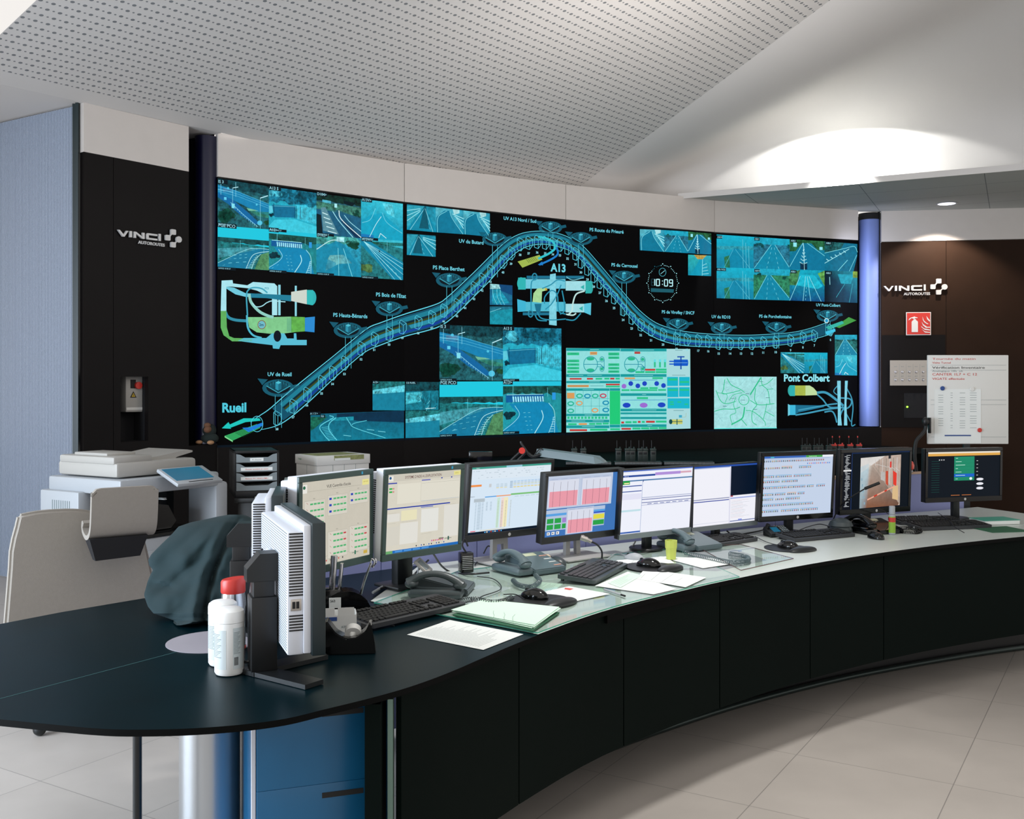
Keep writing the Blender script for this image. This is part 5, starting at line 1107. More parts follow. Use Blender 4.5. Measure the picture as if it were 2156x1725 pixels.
def row_icons(c, x, y, n, col='#5fb878'):
    for i in range(n): c.rect(x + i * .055, y, x + i * .055 + .036, y + .022, col, 0, 3)
def scr_access(c, W_, H_):
    c.rect(0, 0, 1, 1, BG, .02, 1); c.rect(.0, .03, .07, .13, '#e6e4dc', 0, 2); c.ell(.03, .065, .018, .02, '#2a6a4c', 0, 3); c.line([(.07, .115), (.86, .115)], .002, '#8a8678', 2)
    mtext(c, .34, .095, 'VUE Contr\u00f4le d\'acc\u00e8s', .035, '#4a4844', W_, H_); c.rect(.88, .05, .985, .12, '#e4dc90', 0, 2); mtext(c, .89, .085, '16/09 10:09', .014, '#a8983c', W_, H_)
    for bx, by, n in ((.03, .22, 4), (.36, .19, 3), (.68, .17, 2), (.03, .62, 4), (.36, .62, 4), (.68, .60, 4)):
        c.rect(bx, by, bx + .29, by + n * .075 + .02, '#b9b4a6', 0, 2); c.rect(bx + .004, by + .005, bx + .286, by + n * .075 + .015, '#d4cfc2', 0, 3)
        mtext(c, bx + .12, by - .012, 'PCO', .012, INK, W_, H_)
        for i in range(n):
            y = by + .03 + i * .075
            if by < .3 and bx > .3: c.rect(bx + .02, y, bx + .055, y + .026, '#2440b0', 0, 4)
            else: c.line([(bx + .03, y - .01), (bx + .05, y + .01)], .003, '#b04040', 4, asp=H_ / W_)
            for k_ in range(4): c.rect(bx + .08 + k_ * .05, y + .004, bx + .12 + k_ * .05, y + .024, '#4fb070' if not (by > .5 and k_ == 3 and i < 2) else '#c05050', 0, 4)
            c.line([(bx + .2, y - .014), (bx + .27, y - .014)], .0015, '#a06060', 4)
    for i in range(9): c.ell(.1 + i * .06, .955, .008, .012, ['#c8a848', '#c04848', '#3a3a3a'][i % 3], 0, 4)
    c.line([(.72, .93), (.82, .93)], .005, '#1f6a50', 4); c.rect(.76, .905, .78, .955, '#1f6a50', 0, 4); c.rect(.9, .93, .96, .97, '#c8a848', 0, 4); c.rect(0, .90, 1, .902, '#8a8678', 0, 2)
def scr_exploit(c, W_, H_):
    c.rect(0, 0, 1, 1, '#d6d1c2', .02, 1); c.rect(0, 0, 1, .09, '#cbc6b8', 0, 2); c.rect(0, .02, .07, .085, '#e8e6de', 0, 3); c.ell(.03, .045, .015, .018, '#2a5a8c', 0, 4); mtext(c, .22, .065, "SYSTEME D'AIDE A L'EXPLOITATION", .034, '#6a4844', W_, H_, wid=.5)
    c.rect(.9, .015, 1, .07, '#e4dc90', 0, 3); mtext(c, .91, .048, '16/09/22', .014, '#a8983c', W_, H_)
    c.rect(0, .105, .12, .12, '#3a46a8', 0, 3); c.rect(.45, .095, .57, .11, '#6a6cb8', 0, 3); c.rect(.72, .085, .74, .1, '#2a3aa0', 0, 3); c.rect(.86, .085, .88, .1, '#2a3aa0', 0, 3)
    for y in (.17, .21): c.rect(.02, y, .06, y + .02, '#28b048', 0, 3); c.rect(.065, y, .085, y + .02, '#d08a80', 0, 3)
    c.rect(.13, .13, .44, .38, '#e0dccd', 0, 2); c.rect(.45, .12, .99, .37, '#dedacc', 0, 2); c.rect(.455, .14, .985, .142, '#9a9688', 0, 3); c.line([(.45, .37), (.99, .37)], .0025, '#7aa0c8', 3)
    c.rect(0, .425, .86, .44, '#2038a0', 0, 4); c.rect(.45, .445, .62, .458, '#6a78c0', 0, 4)
    c.rect(.19, .47, .40, .60, '#e6e0bc', 0, 3); c.rect(.0, .5, .17, .60, '#dedcd4', 0, 3); c.rect(.0, .66, .17, .9, '#d4d0c4', 0, 3); c.rect(.18, .63, .42, .9, '#e0ded6', 0, 3); c.rect(.46, .48, .7, .78, '#e2e2dc', 0, 3); c.rect(.78, .46, .99, .88, '#dedcd4', 0, 3)
    for x, y, w__ in ((.02, .49, .1), (.2, .615, .2), (.47, .47, .2), (.8, .45, .15), (.02, .62, .1), (.47, .80, .14), (.6, .39, .35)): c.line([(x, y), (x + w__, y)], .002, '#a8a498', 4)
    for i in range(7): c.ell(.62 + i * .025, .905, .008, .011, ['#d050a8', '#d05050', '#c87070'][i % 3], 0, 4)
    for i in range(4): c.rect(.72 + i * .017, .88, .732 + i * .017, .9, '#4a483c', 0, 4)
    c.line([(.80, .90), (.90, .90)], .006, '#2f5a50', 4); c.rect(.845, .875, .865, .925, '#2f5a50', 0, 4)
    for i in range(12): c.rect(.4 + i * .035, .935, .415 + i * .035, .952, ['#2a2a2a', '#c8c4b8', '#3a5aa8'][i % 3], 0, 4)
    c.rect(0, .965, 1, 1, '#1f6ab8', 0, 4); c.rect(0, .965, .09, 1, '#6aa86a', 0, 5)
    for i in range(4): c.rect(.12 + i * .12, .972, .22 + i * .12, .993, '#4f94d8', 0, 5)
def scr_sheet(c, W_, H_):
    c.rect(0, 0, 1, 1, '#d6e6f4', 0, 1); c.rect(0, 0, 1, .03, '#3f9a88', 0, 3); c.rect(.42, 0, .62, .03, '#8fc8d8', 0, 4); c.rect(0, .03, 1, .19, '#dce8f2', 0, 2)
    rr = random.Random(5)
    for i in range(40): x, y = rr.uniform(.02, .9), rr.choice([.06, .09, .12, .16]); c.rect(x, y, x + rr.uniform(.01, .03), y + .006, '#a8b8c4', 0, 3)
    mtext(c, .05, .022, 'Classeur1', .012, '#e8f4f0', W_, H_)
    c.rect(.0, .26, .13, .29, '#f09048', 0, 3); c.rect(.22, .26, .25, .31, '#c8ccd0', 0, 3)
    for r_ in range(5):
        for k_ in range(9): c.rect(.48 + k_ * .045, .24 + r_ * .022, .515 + k_ * .045, .252 + r_ * .022, ['#a8c8e8', '#b8c8d8', '#c8d0b8', '#c8d8e8', '#e8d070'][r_] if k_ else '#9ab4cc', 0, 3)
    for r_ in range(4):
        for k_ in range(3): c.rect(.31 + k_ * .05, .27 + r_ * .018, .345 + k_ * .05, .278 + r_ * .018, '#b4c8d4' if r_ < 3 else '#e8d070', 0, 3)
    c.rect(.18, .445, .32, .46, '#58a0e0', 0, 3); c.rect(.32, .445, .50, .46, '#f09860', 0, 3); c.rect(.50, .43, .92, .455, '#7cc078', 0, 3); c.rect(.05, .47, .18, .52, '#b4c0c8', 0, 3); mtext(c, .0, .44, 'TABLEAU', .014, '#6a7884', W_, H_)
    c.rect(.335, .48, .37, .93, '#c8e4d4', 0, 2); c.rect(.385, .48, .42, .93, '#f0d8d4', 0, 2); c.rect(.42, .48, .47, .93, '#f0e8c0', 0, 2)
    for r_ in range(24):
        y = .53 + r_ * .017
        for x, w__ in ((.07, .015), (.1, .04), (.15, .02), (.2, .02), (.25, .02), (.345, .01), (.39, .02), (.44, .015), (.5, .012)): 
            if r_ < 8 or x not in (.2, .25): c.rect(x, y, x + w__, y + .006, '#9ab0c0' if x < .3 else '#a8a890', 0, 3)
    for i in range(5): c.rect(.55 + i * .07, .475, .60 + i * .07, .482, '#b0c4d0', 0, 3)
    c.rect(.03, .945, .09, .958, '#e86070', 0, 3); c.rect(.14, .945, .45, .952, '#e0d0a0', 0, 3); c.rect(0, .963, 1, 1, '#0c1a2a', 0, 4)
    for i in range(9): c.rect(.2 + i * .025, .972, .215 + i * .025, .99, ['#58a8e0', '#e8e8e8', '#2878c8', '#c85050'][i % 4], 0, 5)
def chart(c, x, y, w__, h, L):
    c.rect(x, y, x + w__, y + h, '#b8c4dc', 0, L); c.rect(x + w__ * .04, y + h * .08, x + w__ * .98, y + h * .97, '#d8dcea', 0, L + 1); c.rect(x + w__ * .07, y + h * .45, x + w__ * .95, y + h * .96, '#e89aa8', 0, L + 2)
    for i in range(4): c.line([(x + w__ * (.18 + .22 * i), y + h * .14), (x + w__ * (.18 + .22 * i), y + h * .96)], .003, '#5a4a5a', L + 3)
    for i in range(3): c.line([(x + w__ * (.1 + .3 * i), y + h * .05), (x + w__ * (.3 + .3 * i), y + h * .05)], .003, '#8a90a8', L + 2)
def scr_pink(c, W_, H_):
    c.rect(0, 0, 1, 1, '#3f74b8', 0, 1); c.rect(0, 0, .88, .54, '#c0cce0', 0, 2); chart(c, .0, .03, .42, .5, 3); chart(c, .44, .03, .42, .5, 3)
    c.rect(0, .56, .8, .9, '#b4c4dc', 0, 2); c.rect(0, .62, .8, .66, '#58a0e0', 0, 3)
    for x in (.02, .12, .22, .64, .71): c.rect(x, .70, x + .085, .78, '#28a048' if x < .6 else '#e0d848', 0, 4); c.rect(x, .80, x + .085, .88, '#28a048', 0, 4)
    c.rect(.64, .655, .80, .68, '#3050c0', 0, 5); c.rect(.22, .7, .27, .78, '#a080d0', 0, 5); chart(c, .27, .55, .37, .44, 6)
    for i in range(3): c.rect(.03 + i * .06, .92, .07 + i * .06, .97, '#e8e8e8', 0, 4); c.rect(.04 + i * .06, .935, .052 + i * .06, .955, '#222222', 0, 5)
def scr_white1(c, W_, H_):
    c.rect(0, 0, 1, 1, '#eef0fa', 0, 1); c.rect(0, 0, 1, .02, '#4a6ac0', 0, 3); c.rect(0, .075, .45, .105, '#2c4c9c', 0, 3); c.rect(.45, .055, .82, .10, '#b090d8', 0, 3); c.rect(.82, .06, .98, .09, '#d8a8b8', 0, 3); mtext(c, .02, .098, 'Mode test', .015, '#dfe8ff', W_, H_)
    c.rect(0, .155, 1, .175, '#4a78a8', 0, 3); c.rect(.0, .16, .1, .22, '#28a048', 0, 4); c.rect(.02, .19, .09, .21, '#e8e8a0', 0, 5); c.rect(0, .24, .27, .255, '#2c4c9c', 0, 3); c.rect(0, .325, .27, .338, '#2c4c9c', 0, 3); c.rect(0, .37, .27, .46, '#e2e2f4', 0, 2); c.rect(0, .62, .27, .65, '#c0e0e8', 0, 3)
    c.rect(.275, .155, .28, 1, '#8aa0c8', 0, 4); c.rect(.28, .155, .29, .19, '#203c80', 0, 4)
    for y, col in ((.44, '#9aa4c8'), (.47, '#3c4c94'), (.52, '#3c4c94'), (.56, '#b8bcd8')): c.rect(.28, y, 1, y + .01, col, 0, 3)
    for i in range(7): c.rect(.36 + i * .09, .545, .42 + i * .09, .555, '#5c6ca8', 0, 4)
    c.rect(0, .965, .28, .99, '#3a62b0', 0, 3)
def scr_white2(c, W_, H_):
    c.rect(0, 0, 1, 1, '#f0f0f8', 0, 1); c.rect(0, 0, 1, .03, '#2850a8', 0, 3); c.rect(0, .03, .55, .045, '#a0b0d8', 0, 3); c.rect(.57, .03, 1, .53, '#041428', 0, 3); c.rect(.57, .53, .61, .55, '#a83048', 0, 4)
    c.rect(.55, 0.03, .57, 1, '#dcdcec', 0, 4); c.rect(0, .55, .56, .565, '#8a90b0', 0, 3); c.rect(0, .585, .56, .60, '#3c4ca0', 0, 3); c.rect(.57, .565, 1, .585, '#9aa8e0', 0, 3)
    for i in range(17): c.rect(.585, .62 + i * .018, .585 + random.Random(i).uniform(.15, .3), .622 + i * .018, '#8a98a8' if i % 4 else '#d08a80', 0, 3)
    c.rect(.57, .96, 1, .975, '#6a78a8', 0, 3); c.rect(.70, .94, .76, .965, '#8a98e0', 0, 4); c.rect(.0, .955, .56, .96, '#c0c4d8', 0, 3)
def scr_icons(c, W_, H_):
    c.rect(0, 0, 1, 1, '#c4d2e8', 0, 1); c.rect(0, 0, .6, .035, '#3a68b8', 0, 3); c.rect(.6, 0, .84, .035, '#40a048', 0, 4); c.rect(.84, 0, 1, .035, '#e8ecf4', 0, 3); c.rect(.09, .008, .14, .028, '#50b8c8', 0, 4); mtext(c, .64, .026, 'Situation normale', .016, '#d8ffd8', W_, H_)
    c.rect(0, .05, .95, .055, '#7a9ac8', 0, 3)
    rr = random.Random(9); pal = ['#b04038', '#c8a048', '#3f6a9c', '#708890', '#3a3a34', '#c87848', '#5a8a4c']
    rows = [(.085, [(.0, 33, '')]), (.2, [(0, 9, ''), (.25, 6, 'o'), (.5, 7, 'b')]), (.345, [(0, 6, 'b'), (.17, 9, 'b'), (.43, 10, 'b')]), (.43, [(0, 9, 'b'), (.26, 9, 'b')]), (.53, [(0, 13, 'b'), (.35, 10, 'b'), (.63, 4, 'b'), (.77, 5, 'b')]), (.645, [(0, 6, 'b'), (.17, 6, 'b'), (.35, 5, 'o'), (.5, 4, 'b')]), (.725, [(0, 6, 'b'), (.18, 5, ''), (.33, 8, 'b')]), (.825, [(0, 28, 'b')]), (.925, [(0, 9, 'b'), (.27, 10, 'b'), (.55, 10, 'b')])]
    for y, gs in rows:
        for x0, n, hd in gs:
            if hd: c.rect(x0, y - .03, x0 + n * .026, y - .023, '#50a8d8' if hd == 'b' else '#e8a858', 0, 3)
            for i in range(n):
                x = x0 + .004 + i * .0265; col = '#b03428' if (y < .1 and i > 22) else rr.choice(pal); c.rect(x, y - .016, x + .012, y + .014, '#6d7884', 0, 3); c.rect(x + .001, y - .014, x + .012, y + .004, col, 0, 4)
    for i in range(13): c.rect(.62 + i * .027, .125, .632 + i * .027, .15, rr.choice(['#5080d0', '#d08080', '#9070d0']), 0, 3)
def scr_tunnel(c, W_, H_):
    c.rect(0, 0, 1, 1, '#061018', 0, 1); c.rect(0, 0, .13, 1, '#0a0e16', 0, 2); rr = random.Random(2)
    for i in range(46): y = .04 + i * .02; c.rect(.02 + rr.uniform(0, .03), y, .02 + rr.uniform(.04, .09), y + .008, '#c8ccd0', 0, 3)
    c.rect(.01, .3, .125, .325, '#e8e8e8', 0, 4); c.rect(.13, 0, .135, 1, '#2a4a8a', 0, 3)
    a, b_, d, e = (.26, .10), (.87, .06), (.87, .97), (.26, .99)
    q = lambda s_, t: ((1 - t) * ((1 - s_) * a[0] + s_ * b_[0]) + t * ((1 - s_) * e[0] + s_ * d[0]), (1 - t) * ((1 - s_) * a[1] + s_ * b_[1]) + t * ((1 - s_) * e[1] + s_ * d[1]))
    P = lambda pts, col, nz=0, L=3: c.poly([q(*p) for p in pts], col, nz * .35, L)
    P([(0, 0), (1, 0), (1, 1), (0, 1)], '#b8a498', .4, 3); P([(0, 0), (.6, 0), (.35, .12), (0, .3)], '#d8d4d0', .2, 4); P([(0, .18), (.2, .12), (.22, .3), (.2, 1), (0, 1)], ['#b8ccd4', '#b8ccd4', '#a89c94', '#7c4c34', '#8ca0a8'], .3, 4)
    P([(.2, .14), (.3, .18), (.98, .95), (.95, 1), (.16, 1)], ['#c8c4bc', '#a8988c', '#6a4a3a', '#6a4a3a', '#8a5a40'], .35, 4); P([(.3, .16), (.34, .16), (1, .86), (1, .95), (.96, .95)], '#a8988c', .3, 5)
    for i in range(7): x = .36 + i * .09; c.line([q(x, .05), q(x, .22 + i * .09)], .006 + i * .001, ['#c8c4c0', '#8c8478'][i % 2], 5)
    for i in range(6): x = .36 + i * .1; c.line([q(x, .15 + i * .02), q(x + .1, .17 + i * .03)], .004, '#d8d8d4', 6, asp=H_ / W_)
    P([(.62, .3), (.68, .3), (.69, .6), (.63, .55)], '#c04c34', .3, 6); P([(.8, .3), (.9, .36), (.9, .62), (.82, .58)], '#e03c2c', 0, 6); P([(.72, .12), (.76, .12), (.76, .24), (.72, .24)], '#d83830', 0, 6); P([(.5, .3), (.6, .32), (.6, .5), (.5, .46)], '#b8b4b0', .3, 6)
    P([(.8, .62), (.94, .6), (.95, .9), (.8, .86)], '#d8b888', .1, 7)
    c.line([q(.18, .84), q(.84, .62)], .016, '#e8a890', 8, asp=H_ / W_); c.line([q(.34, .785), q(.42, .755)], .018, '#c83828', 9, asp=H_ / W_); c.line([q(.6, .7), q(.66, .68)], .018, '#c83828', 9, asp=H_ / W_)
    P([(.68, .0), (.74, .0), (.74, .06), (.68, .06)], '#2a2a30', 0, 6); c.rect(.13, 0, 1, .02, '#14284c', 0, 5)
    for i in range(5): P([(.02 + i * .02, .4 + i * .12), (.05 + i * .02, .4 + i * .12), (.05 + i * .02, .45 + i * .12), (.02 + i * .02, .45 + i * .12)], '#88a8b8', 0, 6)
def scr_dark(c, W_, H_):
    c.rect(0, 0, 1, 1, '#0c141c', 0, 1); c.rect(0, 0, 1, .035, '#e8e0d0', 0, 3); c.rect(0, .035, 1, .09, '#e0a850', 0, 3)
    for i in range(14): c.rect(.05, .2 + i * .052, .16, .208 + i * .052, '#1c4a44', 0, 3)
    c.rect(.36, .11, .64, .64, '#1f8a68', 0, 3); c.rect(.36, .49, .64, .56, '#1c64c8', 0, 4)
    for i in range(7): c.rect(.38, .14 + i * .076, .38 + .03 + .05 * (i % 3), .15 + i * .076, '#c8f0e0', 0, 5); c.rect(.36, .178 + i * .076, .64, .181 + i * .076, '#167050', 0, 5)
    c.ell(.59, .6, .02, .03, '#e8f8f8', 0, 6)
    for i in range(3): c.rect(.15 + i * .03, .165, .165 + i * .03, .185, '#d8d8d8', 0, 3)
    for i in range(5): c.rect(.67, .2 + i * .08, .69, .215 + i * .08, '#c8c8c8', 0, 3)
    for i in range(3): c.ell(.72, .62 + i * .1, .05, .03, '#e8e8f0', 0, 3)
    c.rect(.32, .955, .44, .965, '#e08040', 0, 3); c.rect(.47, .955, .6, .965, '#e08040', 0, 3)

def scl(p, k): return (p[0] * k, p[1] * k, EZ + (p[2] - EZ) * k, p[3], p[4])
monitor('grey and dark green monitor showing the VUE access control view, seen at an angle', 'eizo', (-.616, 3.592, 1.045, 1.051, -.005), .405, .34, scr_access)
monitor('beige screened monitor with green icons column, between the access view and spreadsheet monitors', 'eizo', (-.334, 3.870, 1.045, .79, -.06), .395, .34, scr_exploit)
monitor('tall silver framed monitor showing a pale blue spreadsheet', 'hp', (-.008, 4.497, 1.02, .681, -.112), .48, .34, scr_sheet, 'hpa')
monitor('monitor showing pink bar charts on a blue desktop', 'hp', scl((.346, 4.937, .944, .665, -.105), .93), .51 * .93, .34 * .93, scr_pink, 'hpa')
monitor('thin framed monitor with white windows and purple banner, left one of the joined pair', 'thin', scl((.712, 5.02, .951, .62, -.08), .955), .48 * .955, .34 * .955, scr_white1, 'pole')
monitor('thin framed monitor with a black rectangle at upper right, right one of the joined pair', 'thin', scl((1.118, 5.343, .944, .633, -.033), .975), .50 * .975, .34 * .975, scr_white2, 'pole')
monitor('black monitor filled with rows of tiny coloured icons', 'dark', (1.497, 5.351, .997, .412, -.071), .48, .36, scr_icons, 'pole')
monitor('black monitor showing the tunnel barrier camera picture', 'dark', (2.012, 5.646, .996, .40, -.04), .50, .36, scr_tunnel, 'pole')
monitor('dark screened monitor with orange bar and green menu at the far right', 'dark', (2.62, 5.92, 1.005, .28, -.02), .53, .31, scr_dark, 'pole')
# two seen from behind in the left foreground
def back_monitor(label, near, far, ztop, hh, post):
    d = (far - near); W_ = d.length; yaw = math.atan2(-d.y, -d.x)     # faces the right
    yaw = math.atan2(d.y, d.x); c_ = (near + far) / 2
    t_ = thing('computer_monitor', label, 'monitor', (c_.x, c_.y, .7395), yaw)
    zc = ztop - hh / 2 - .7395
    Mh = T(0, 0, zc)                                      # local x near->far, +y towards the back (left)
    bm = nb(); box(bm, (0, .018, 0), (W_, .036, hh), .003, mtx=Mh); obj('bezel', bm, mat('side_frame', '#1f2c30', .4), t_)
    bm = nb(); box(bm, (0, .046, 0), (W_ - .02, .02, hh - .012), .003, mtx=Mh); box(bm, (0, .074, -.01), (W_ * .93, .045, hh * .93), .006, mtx=Mh); hs = obj('housing', bm, 'silver', t_)
    bm = nb()
    for i in range(46): box(bm, (0, .0968, hh * (.42 - i * .0195)), (W_ * .9, .0012, .002), mtx=Mh)
    r_ = obj('back_ribs', bm, 'grey', hs); r_['kind'] = 'stuff'
    bm = nb()
    for i in range(34):
        if i < 22 or i > 27: box(bm, (-W_ * .4655, .074, hh * (.42 - i * .022)), (.003, .036, .0035), mtx=Mh)
    v_ = obj('vent_slots', bm, 'inkblack', hs); v_['kind'] = 'stuff'
    bm = nb(); box(bm, (-W_ * .466, .074, -hh * .115), (.004, .028, .03), .001, mtx=Mh); box(bm, (-W_ * .469, .070, -hh * .115), (.002, .008, .018), 0, 1, mtx=Mh); box(bm, (-W_ * .469, .080, -hh * .115), (.002, .008, .018), 0, 1, mtx=Mh); obj('socket_cover', bm, ['metal', 'inkblack'], hs)
    bm = nb(); box(bm, (post + .05, .104, .01), (.12, .014, .12), .006, mtx=Mh); box(bm, (post + .045, .115, .01), (.10, .012, .10), .003, 1, mtx=Mh); obj('mount_plate', bm, ['silver', 'dark'], t_)
    zz = zc
    bm = nb(); flatprism(bm, [(0, 0), (.10, 0), (.10, .075), (.035, .075), (0, .035)], 0, -.062)
    bmesh.ops.rotate(bm, verts=bm.verts, cent=(0, 0, 0), matrix=Matrix.Rotation(-PI / 2, 3, 'Z')); bmesh.ops.translate(bm, vec=(post + .031, .18, zz + .0), verts=bm.verts)
    obj('tilt_head', bm, 'dark', t_)
    bm = nb(); box(bm, (post, .135, zz - .045), (.062, .056, .10), .004); box(bm, (post, .135, zz * .44), (.08, .07, zz * .80), .005); obj('stand_column', bm, 'black', t_)
    bm = nb()
    for tip in ((post - .19, .03), (post + .09, -.045)):
        q0 = Vector((post, .15)); q1 = Vector(tip); e = (q1 - q0).normalized(); nn = Vector((-e.y, e.x)) * .032
        prism(bm, [q0 - e * .03 + nn, q1 + nn, q1 - nn, q0 - e * .03 - nn], 0, .012 + (.0006 if tip[0] > post else 0))
    obj('stand_base', bm, 'dark', t_)
    return t_, Mh, W_
n1, f1 = Vector((-.485, 2.66)), Vector((-.672, 3.125))
tb, Mb, Wb = back_monitor('large silver backed monitor nearest the camera, seen from behind on black stand', n1, f1, 1.164, .345, -.06)
bm = nb(); tube(bm, [(.05, .12, .32), (.06, .15, .2), (.03, .14, .1), (-.05, .12, .04), (-.04, .2, .03), (.04, .22, .05), (.06, .17, .12)], .004, 8); obj('cable', bm, 'blackgloss', tb)
bm = nb(); tube(bm, [(-.05, .10, .17), (-.06, .12, .10), (-.02, .15, .05), (.03, .12, .06)], .005, 8); obj('power_lead', bm, 'black', tb)
back_monitor('second monitor seen from behind, between the nearest one and the jacket', Vector((-.715, 3.19)), Vector((-.772, 3.50)), 1.178, .345, -.03)

# ------------------------------------------------------------------ desk equipment
def keyboard(x, y, yaw, L_, D_, label, z=.745, m_='key', kc=None, feet=True):
    t_ = thing('computer_keyboard', label, 'keyboard', (x, y, z), yaw, None)
    tl = R(math.radians(4.5), 'X'); up = T(0, 0, .006)
    bm = nb(); prism(bm, rrect(-L_ / 2, -D_ / 2, L_ / 2, D_ / 2, .014), .002, .017, mtx=up @ tl); obj('case', bm, m_, t_)
    bm = nb(); rows = [(.80, .68), (.50, .82), (.27, .9), (.03, .9), (-.2, .9), (-.45, .9)]; kh = D_ * .108
    def cap(cx_, cy, w__): box(bm, (cx_, cy, .0195), (w__ - .003, kh, .007), .0015, mtx=up @ tl, seg=1)
    u = L_ * .0405; x0 = -L_ * .47
    for ri, yy in enumerate((.40, .20, .07, -.06, -.19, -.33)):
        cy = yy * D_
        if ri == 0:
            for g_ in ([0], [2, 3, 4, 5], [6.5, 7.5, 8.5, 9.5], [11, 12, 13, 14]):
                for k_ in g_: cap(x0 + u * (k_ + .5), cy, u)
        elif ri < 5:
            off = (0, 0, .5, .8, 1.2)[ri]
            if off: cap(x0 + u * off / 2 + .003, cy, u * off + .004)
            for k_ in range(int(14 - off)): cap(x0 + u * (k_ + off + .6), cy, u)
            cap(x0 + u * 14.6, cy, u * .9)
        else:
            for a, b_ in ((0, 1.4), (1.5, 2.7), (2.8, 4), (4.1, 10), (10.1, 11.3), (11.4, 12.6), (12.7, 13.8), (13.9, 15)): cap(x0 + u * (a + b_) / 2, cy, u * (b_ - a))
        if ri in (1, 2): [cap(x0 + u * (15.8 + k_), cy, u) for k_ in range(3)]
        if ri == 4: cap(x0 + u * 16.8, cy, u)
        if ri == 5: [cap(x0 + u * (15.8 + k_), cy, u) for k_ in range(3)]
        if ri: [cap(x0 + u * (19.5 + k_), cy, u) for k_ in range(4)]
    k_ = obj('keycaps', bm, kc or 'keygap', t_); k_['kind'] = 'stuff'
    if feet:
        for sx in (-1, 1): bm = nb(); box(bm, (sx * L_ * .42, D_ * .42, .006), (.02, .008, .014)); obj('foot', bm, m_, t_)
    return t_
M['keycap1'] = mat('keycap_grey', '#5c6366', .4)
keyboard(-.365, 3.452, math.radians(48.5), .45, .155, 'large dark keyboard at the left end, in front of the dark curved phone', .7452, 'key', 'keygap')
keyboard(.336, 4.2, math.radians(66), .43, .16, 'chunky grey keyboard raised on its feet in the middle of the glass', .7455, 'phonedk', 'key')
keyboard(1.03, 5.06, math.radians(39), .42, .15, 'slim black keyboard behind the coiled grey phone cord', .7405)
keyboard(1.56, 5.25, math.radians(28), .42, .15, 'slim black keyboard in front of the icon list monitor', .7405)
keyboard(2.40, 5.62, math.radians(14), .45, .155, 'black keyboard nearest the right edge of the worktop', .7405)
keyboard(2.36, 5.83, math.radians(12), .40, .14, 'black keyboard half hidden behind another at the right', .7405)

def phone(x, y, yaw, label, mc, mh, z=.745, cord=None, screen=True):
    t_ = thing('desk_phone', label, 'telephone', (x, y, z), yaw, None)
    bm = nb()
    flat_ = [(-.11, .0), (.105, 0), (.105, .055), (.06, .062), (-.11, .022)]     # side profile (y, z)
    a = [bm.verts.new((-.02, p[0], p[1])) for p in flat_]; b_ = [bm.verts.new((.145, p[0], p[1])) for p in flat_]; n = len(flat_)
    bm.faces.new(a); bm.faces.new(b_[::-1])
    for k_ in range(n): bm.faces.new((a[k_], a[(k_ + 1) % n], b_[(k_ + 1) % n], b_[k_]))
    bmesh.ops.recalc_face_normals(bm, faces=bm.faces)
    bmesh.ops.bevel(bm, geom=bm.edges[:], offset=.004, segments=2, affect='EDGES')
    box(bm, (-.055, 0, .016), (.08, .2, .03), .012); obj('base', bm, mc, t_)
    bm = nb()                                            # handset: arched bar with two rounded ends
    path = [(-.055, -.095, .046), (-.055, -.075, .062), (-.055, -.035, .080), (-.055, .01, .086), (-.055, .055, .078), (-.055, .085, .062), (-.055, .10, .050)]
    tube(bm, path, .016, 14, rad=lambda t: .0115 + .010 * abs(2 * t - 1) ** 2)
    for v in bm.verts: v.co.x = -.055 + (v.co.x + .055) * 1.35
    ball(bm, (-.055, -.088, .046), (.028, .026, .016)); ball(bm, (-.055, .092, .048), (.028, .026, .017)); obj('handset', bm, mh, t_)
    tl = T(.062, 0, .0425) @ R(math.radians(13.2), 'X')
    bm = nb()
    for r_ in range(4):
        for k_ in range(3): box(bm, (-.045 + k_ * .024, -.075 + r_ * .02, .001), (.015, .010, .006), .002, mtx=tl, seg=1)
    for r_ in range(5): box(bm, (.04, -.08 + r_ * .022, .001), (.016, .010, .005), .002, mtx=tl, seg=1)
    k_ = obj('keys', bm, 'grey' if mc != 'blackgloss' else 'key', t_); k_['kind'] = 'stuff'
    if screen:
        bm = nb(); box(bm, (-.01, .045, .003), (.09, .03, .006), .002, mtx=tl); obj('display', bm, mat('lcd', '#b8bea0', .3), t_)
    if cord:
        bm = nb(); iv = Matrix.Rotation(-yaw, 4, 'Z') @ T(-x, -y, -z); cl = [iv @ Vector(p) for p in cord]; coil(bm, cl, .0088, .0016, int(sum((q - p).length for p, q in zip(cl, cl[1:])) / .0088)); obj('coiled_cord', bm, mh, t_)
    return t_
c3 = lambda L_, z: [tuple(at_px(a, b_, z)) for a, b_ in L_]
p1 = phone(-.27, 3.80, math.radians(82), 'dark curved desk phone with tilted display, left of the large coiled cord', 'phonedk', 'phonedk', .745, c3([(972, 1266), (1000, 1262), (1030, 1268), (1060, 1266), (1078, 1258)], .757), False)
bm = nb(); box(bm, (0, 0, 0), (.085, .012, .07), .004, mtx=T(.10, .085, .085) @ R(.0, 'Z') @ R(math.radians(-48), 'X')); box(bm, (-.008, -.0065, .002), (.05, .002, .045), 0, 1, mtx=T(.10, .085, .085) @ R(math.radians(-48), 'X')); obj('tilt_display', bm, ['offwhite', 'grey'], p1)
p2 = phone(.045, 4.27, math.radians(36), 'blue grey desk phone with coloured speed dial labels in front of the spreadsheet monitor', 'phone', 'phone', .745, c3([(1128, 1212), (1136, 1224), (1118, 1236), (1092, 1232), (1080, 1222)], .757))
bm = nb()
for i, cmi in enumerate((1, 0, 0, 1)): box(bm, (.118, -.075 + i * .034, .046 + (-.075 + i * .034) * .235), (.036, .026, .0015), 0, cmi)
obj('speed_dial_label', bm, ['paper', mat('label_orange', '#e8a890', .6)], p2)
